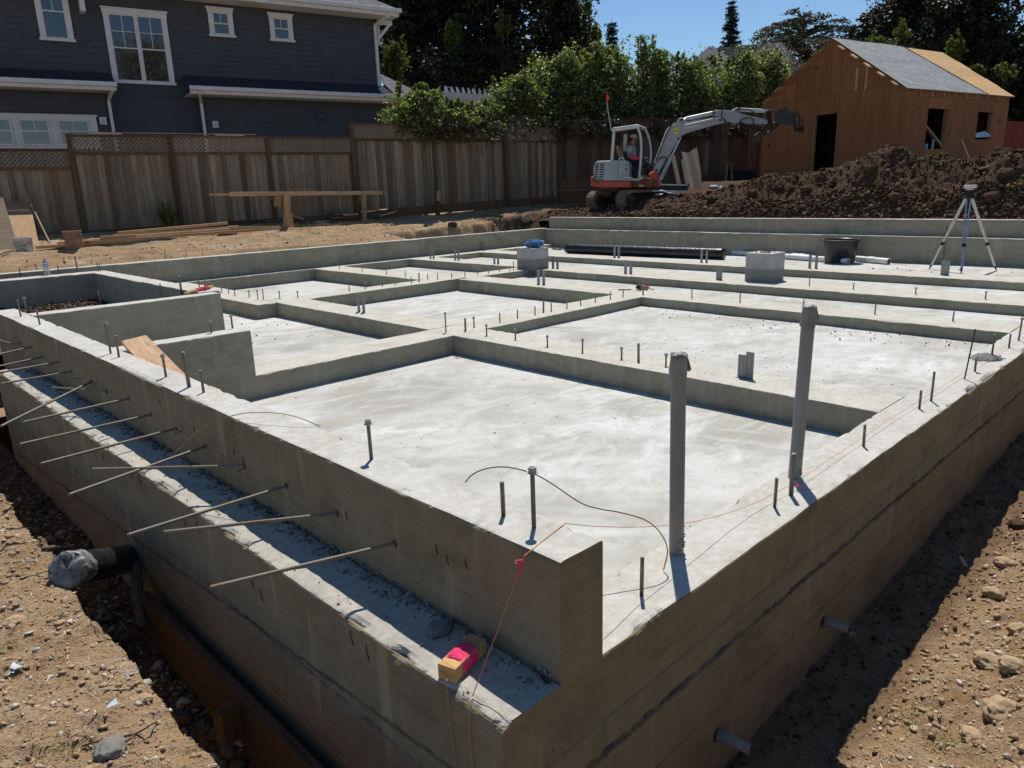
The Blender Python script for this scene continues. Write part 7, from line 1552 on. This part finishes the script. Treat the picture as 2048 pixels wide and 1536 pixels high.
big('evergreen_tree', 1105, 60, 37, 62, 150, 14000, .20, 'darkleaf', 'dark evergreen at the right of the dark group, beside the lit tree', TG, 3); big('evergreen_tree', 930, 150, 34, 120, 60, 14000, .16, 'darkleaf', 'low dark evergreen behind the pergola', TG, 4)
big('evergreen_tree', 770, 60, 40, 60, 130, 9000, .2, 'darkleaf', 'dark evergreen half hidden by the house gutter', TG, 9)
big('broadleaf_tree', 1158, 45, 41, 48, 95, 12000, .15, 'midleaf', 'sunlit yellow green tree at the edge of the sky', None, 5); big('broadleaf_tree', 905, 75, 33, 22, 42, 1600, .12, 'midleaf', 'thin sunlit foliage patch inside the dark trees', None, 15, nb=5, tr=.05); big('broadleaf_tree', 1005, 50, 33, 18, 30, 1000, .12, 'midleaf', 'second small sunlit foliage patch above the pergola', None, 16, nb=5, tr=.05)
big('broadleaf_tree', 790, 130, 30, 30, 60, 5000, .10, 'midleaf', 'yellow green shrub beside the right house corner', None, 6)
RGp = 'dark tall trees behind the shed'
big('evergreen_tree', 1960, 40, 36, 115, 190, 26000, .23, 'darkleaf', 'dark evergreen tree behind the shed roof at the right edge', RGp, 7); big('evergreen_tree', 1850, 60, 40, 80, 140, 16000, .22, 'darkleaf', 'dark evergreen behind the fresh roof sheathing', RGp, 8); big('evergreen_tree', 2050, 190, 33, 90, 140, 14000, .2, 'darkleaf', 'low dark evergreen at the right picture edge', RGp, 10)
big('broadleaf_tree', 1735, 75, 44, 38, 40, 5000, .14, 'darkleaf', 'small dark tree behind the shed ridge', None, 11, nb=8)
for x, y, D, rx, rz_, n, lab in [(1750, 88, 32, 24, 22, 1800, 'yellow green bush above the shed ridge, left one'), (1800, 70, 32, 22, 30, 1800, 'yellow green bush above the shed ridge, right one'), (1905, 105, 29, 24, 36, 2200, 'reddish tipped bush above the fresh sheathing'), (1955, 140, 30, 18, 16, 900, 'small pale green bush right of the roof'), (2010, 145, 29, 26, 22, 700, 'sparse pale leaves at the right picture edge')]:
    big('bush', x, y, D, rx, rz_, n, .11, 'midleaf', lab, 'bushes behind the shed roof', int(x), 'bush', 6, tr=.05)
def bare(P, h, label, seed, name='bare_tree', m='bark_pale', lean=0.2, group=None):
    rg = random.Random(seed); b = MB()
    def br(p, d, L, r_, lv):
        pts = [p]; rs = [r_]
        for k in range(4): d = (d+Vector((rg.gauss(0, .13), rg.gauss(0, .13), rg.gauss(.03, .08)))).normalized(); pts.append(pts[-1]+d*L/4); rs.append(r_*(1-.15*(k+1)))
        b.tube(pts, rs, 5 if lv > 1 else 7, False)
        if lv < 5:
            for k in range(rg.choice((2, 3, 3)) if lv < 4 else 3): i = rg.randint(2, 4); br(pts[i], (d+Vector((rg.gauss(0, .5), rg.gauss(0, .5), rg.gauss(.1, .3)))).normalized(), L*rg.uniform(.55, .8), rs[i]*.62, lv+1)
    br(Vector(P), Vector((lean*.3, -lean, 1)).normalized(), h*.32, h*.014, 0); return tag(b.build(name, M[m], smooth=True), label, 'tree', group)
for x, D, h, lab, sd in [(1775, 34, 8.5, 'bare pale branched tree behind the shed ridge', 3), (1835, 35, 8.5, 'bare pale branched tree right of the shed ridge', 8), (1925, 33, 6.5, 'bare twiggy tree in front of the dark trees at the right', 5)]:
    P = atdepth(x, 200, D); P.z = 1.2; bare(P, h*1.25, lab, sd, group='bare trees behind the shed')
P = atdepth(1090, 200, 33); P.z = 1; bare(P, 6.6, 'thin bare grey tree before the dark trees above the hedge', 12)
for x, D, sd, lab in ((1765, 45, 21, 'silvery leaved tree top left above the shed ridge'), (1830, 44, 22, 'silvery leaved tree above the middle of the shed roof')): big('silver_tree', x, 25, D, 42, 50, 5200, .14, 'ivy', lab, 'silvery trees behind the shed', sd)
# conifers
def conifer(P, h, r0, label, seed, m='needle', density=1.0, name='conifer_tree', droop=.25, start=.12):
    rg = random.Random(seed); P = Vector(P); o = root(name, P, label, 'tree'); b = MB(); b.tube([P, P+Vector((0, 0, h))], [h*.016, .01], 7); C = []; D_ = []; z = start*h
    while z < h*.99:
        t = z/h; n = rg.randint(7, 10)
        for k in range(n):
            a = rg.uniform(0, 6.28); L = r0*(1-t)**.85*rg.uniform(.6, 1.15)+.12; d = Vector((math.cos(a), math.sin(a), 0)); pts = [P+Vector((0, 0, z))+d*L*s_+Vector((0, 0, -L*droop*math.sin(s_*2.2)+L*.12*s_**3)) for s_ in (0, .35, .7, 1)]; b.tube(pts, [.03*(1-t)+.01, .015, .01, .006], 4, False)
            m_ = int(L*34*density)+5
            for i in range(m_):
                s_ = rg.random()**.7; j = min(2, int(s_*3)); q = pts[j].lerp(pts[j+1], s_*3-j); q = q+Vector((rg.gauss(0, .10), rg.gauss(0, .10), -abs(rg.gauss(0, .10)))); C.append(q[:])
        z += h*.021*rg.uniform(.7, 1.2)
    b.build('trunk', M['bark'], o); obj('foliage', leaf_mesh('foliage', np.array(C), .26, M[m], 3.2), o); return o
def at_g(x, D, z=1.): P = atdepth(x, 200, D); P.z = z; return P
D = 62; P = at_g(1455, D); top = atdepth(1458, -6, D).z; conifer(P, top-1, 2.5, 'tall narrow pointed conifer against the sky', 4, density=1.5)
D = 50; P = at_g(1222, D); top = atdepth(1216, 36, D).z; conifer(P, top-1, 1.35, 'sparse small conifer beside the sunlit tree', 6, density=.8)
# spreading cedar
D = 60; P = at_g(1597, D); o = root('cedar_tree', P, 'broad flat topped cedar tree against the sky above the far house', 'tree'); rg = random.Random(4); b = MB(); topz = atdepth(1597, 8, D).z; b.tube([P, Vector((P.x, P.y, topz-1))], [.45, .12], 8); C = []
for (y, half, n) in [(6, 38, 9), (22, 62, 12), (42, 78, 14), (62, 92, 15), (82, 88, 15), (100, 80, 12), (118, 70, 8)]:
    zc = atdepth(1597, y, D).z; R = half*1.18*D/FPX
    for k in range(n):
        a = rg.uniform(0, 6.28); L = R*rg.uniform(.55, 1.08); d = Vector((math.cos(a), math.sin(a), 0)); z0 = zc-.9+rg.gauss(0, .3); pts = [Vector((P.x, P.y, z0-.7))+d*L*s_+Vector((0, 0, (.95*math.sin(s_*1.9)-.25*s_**2)*min(1, L/2.2))) for s_ in (0, .3, .6, .85, 1)]; b.tube(pts, [.09, .06, .04, .025, .012], 5, False)
        for i in range(int(L*52)):
            s_ = .22+.80*rg.random()**.75; j = min(3, int(s_*4*.999)); q = pts[j].lerp(pts[j+1], min(1, s_*4-j)); sd = Vector((-d.y, d.x, 0)); q = q+sd*rg.gauss(0, .32)*(.4+s_)+d*rg.gauss(0, .15)+Vector((0, 0, -abs(rg.gauss(0, .13)))); C.append(q[:])
b.build('trunk', M['bark'], o); C = np.array(C); d_ = leaf_mesh('foliage', C, .30, M['cedar'], 3.0); obj('foliage', d_, o)
# tree behind the camera whose crown shows as the reflection in the big window
P = W(8.2, -9, -.3)
tree('olive_tree', P, [((P.x, P.y, 8.6), (3.4, 2.6, 3.4)), ((P.x+.3, P.y, 11.2), (1.8, 1.6, 1.7)), ((P.x-1.6, P.y, 8.0), (2.2, 1.6, 2.2)), ((P.x+1.6, P.y, 8.2), (2.2, 1.6, 2.2))], 26000, .2, 'olive', 'tan leaved tree behind the photographer, seen reflected in the big window', 'tree', None, .2)
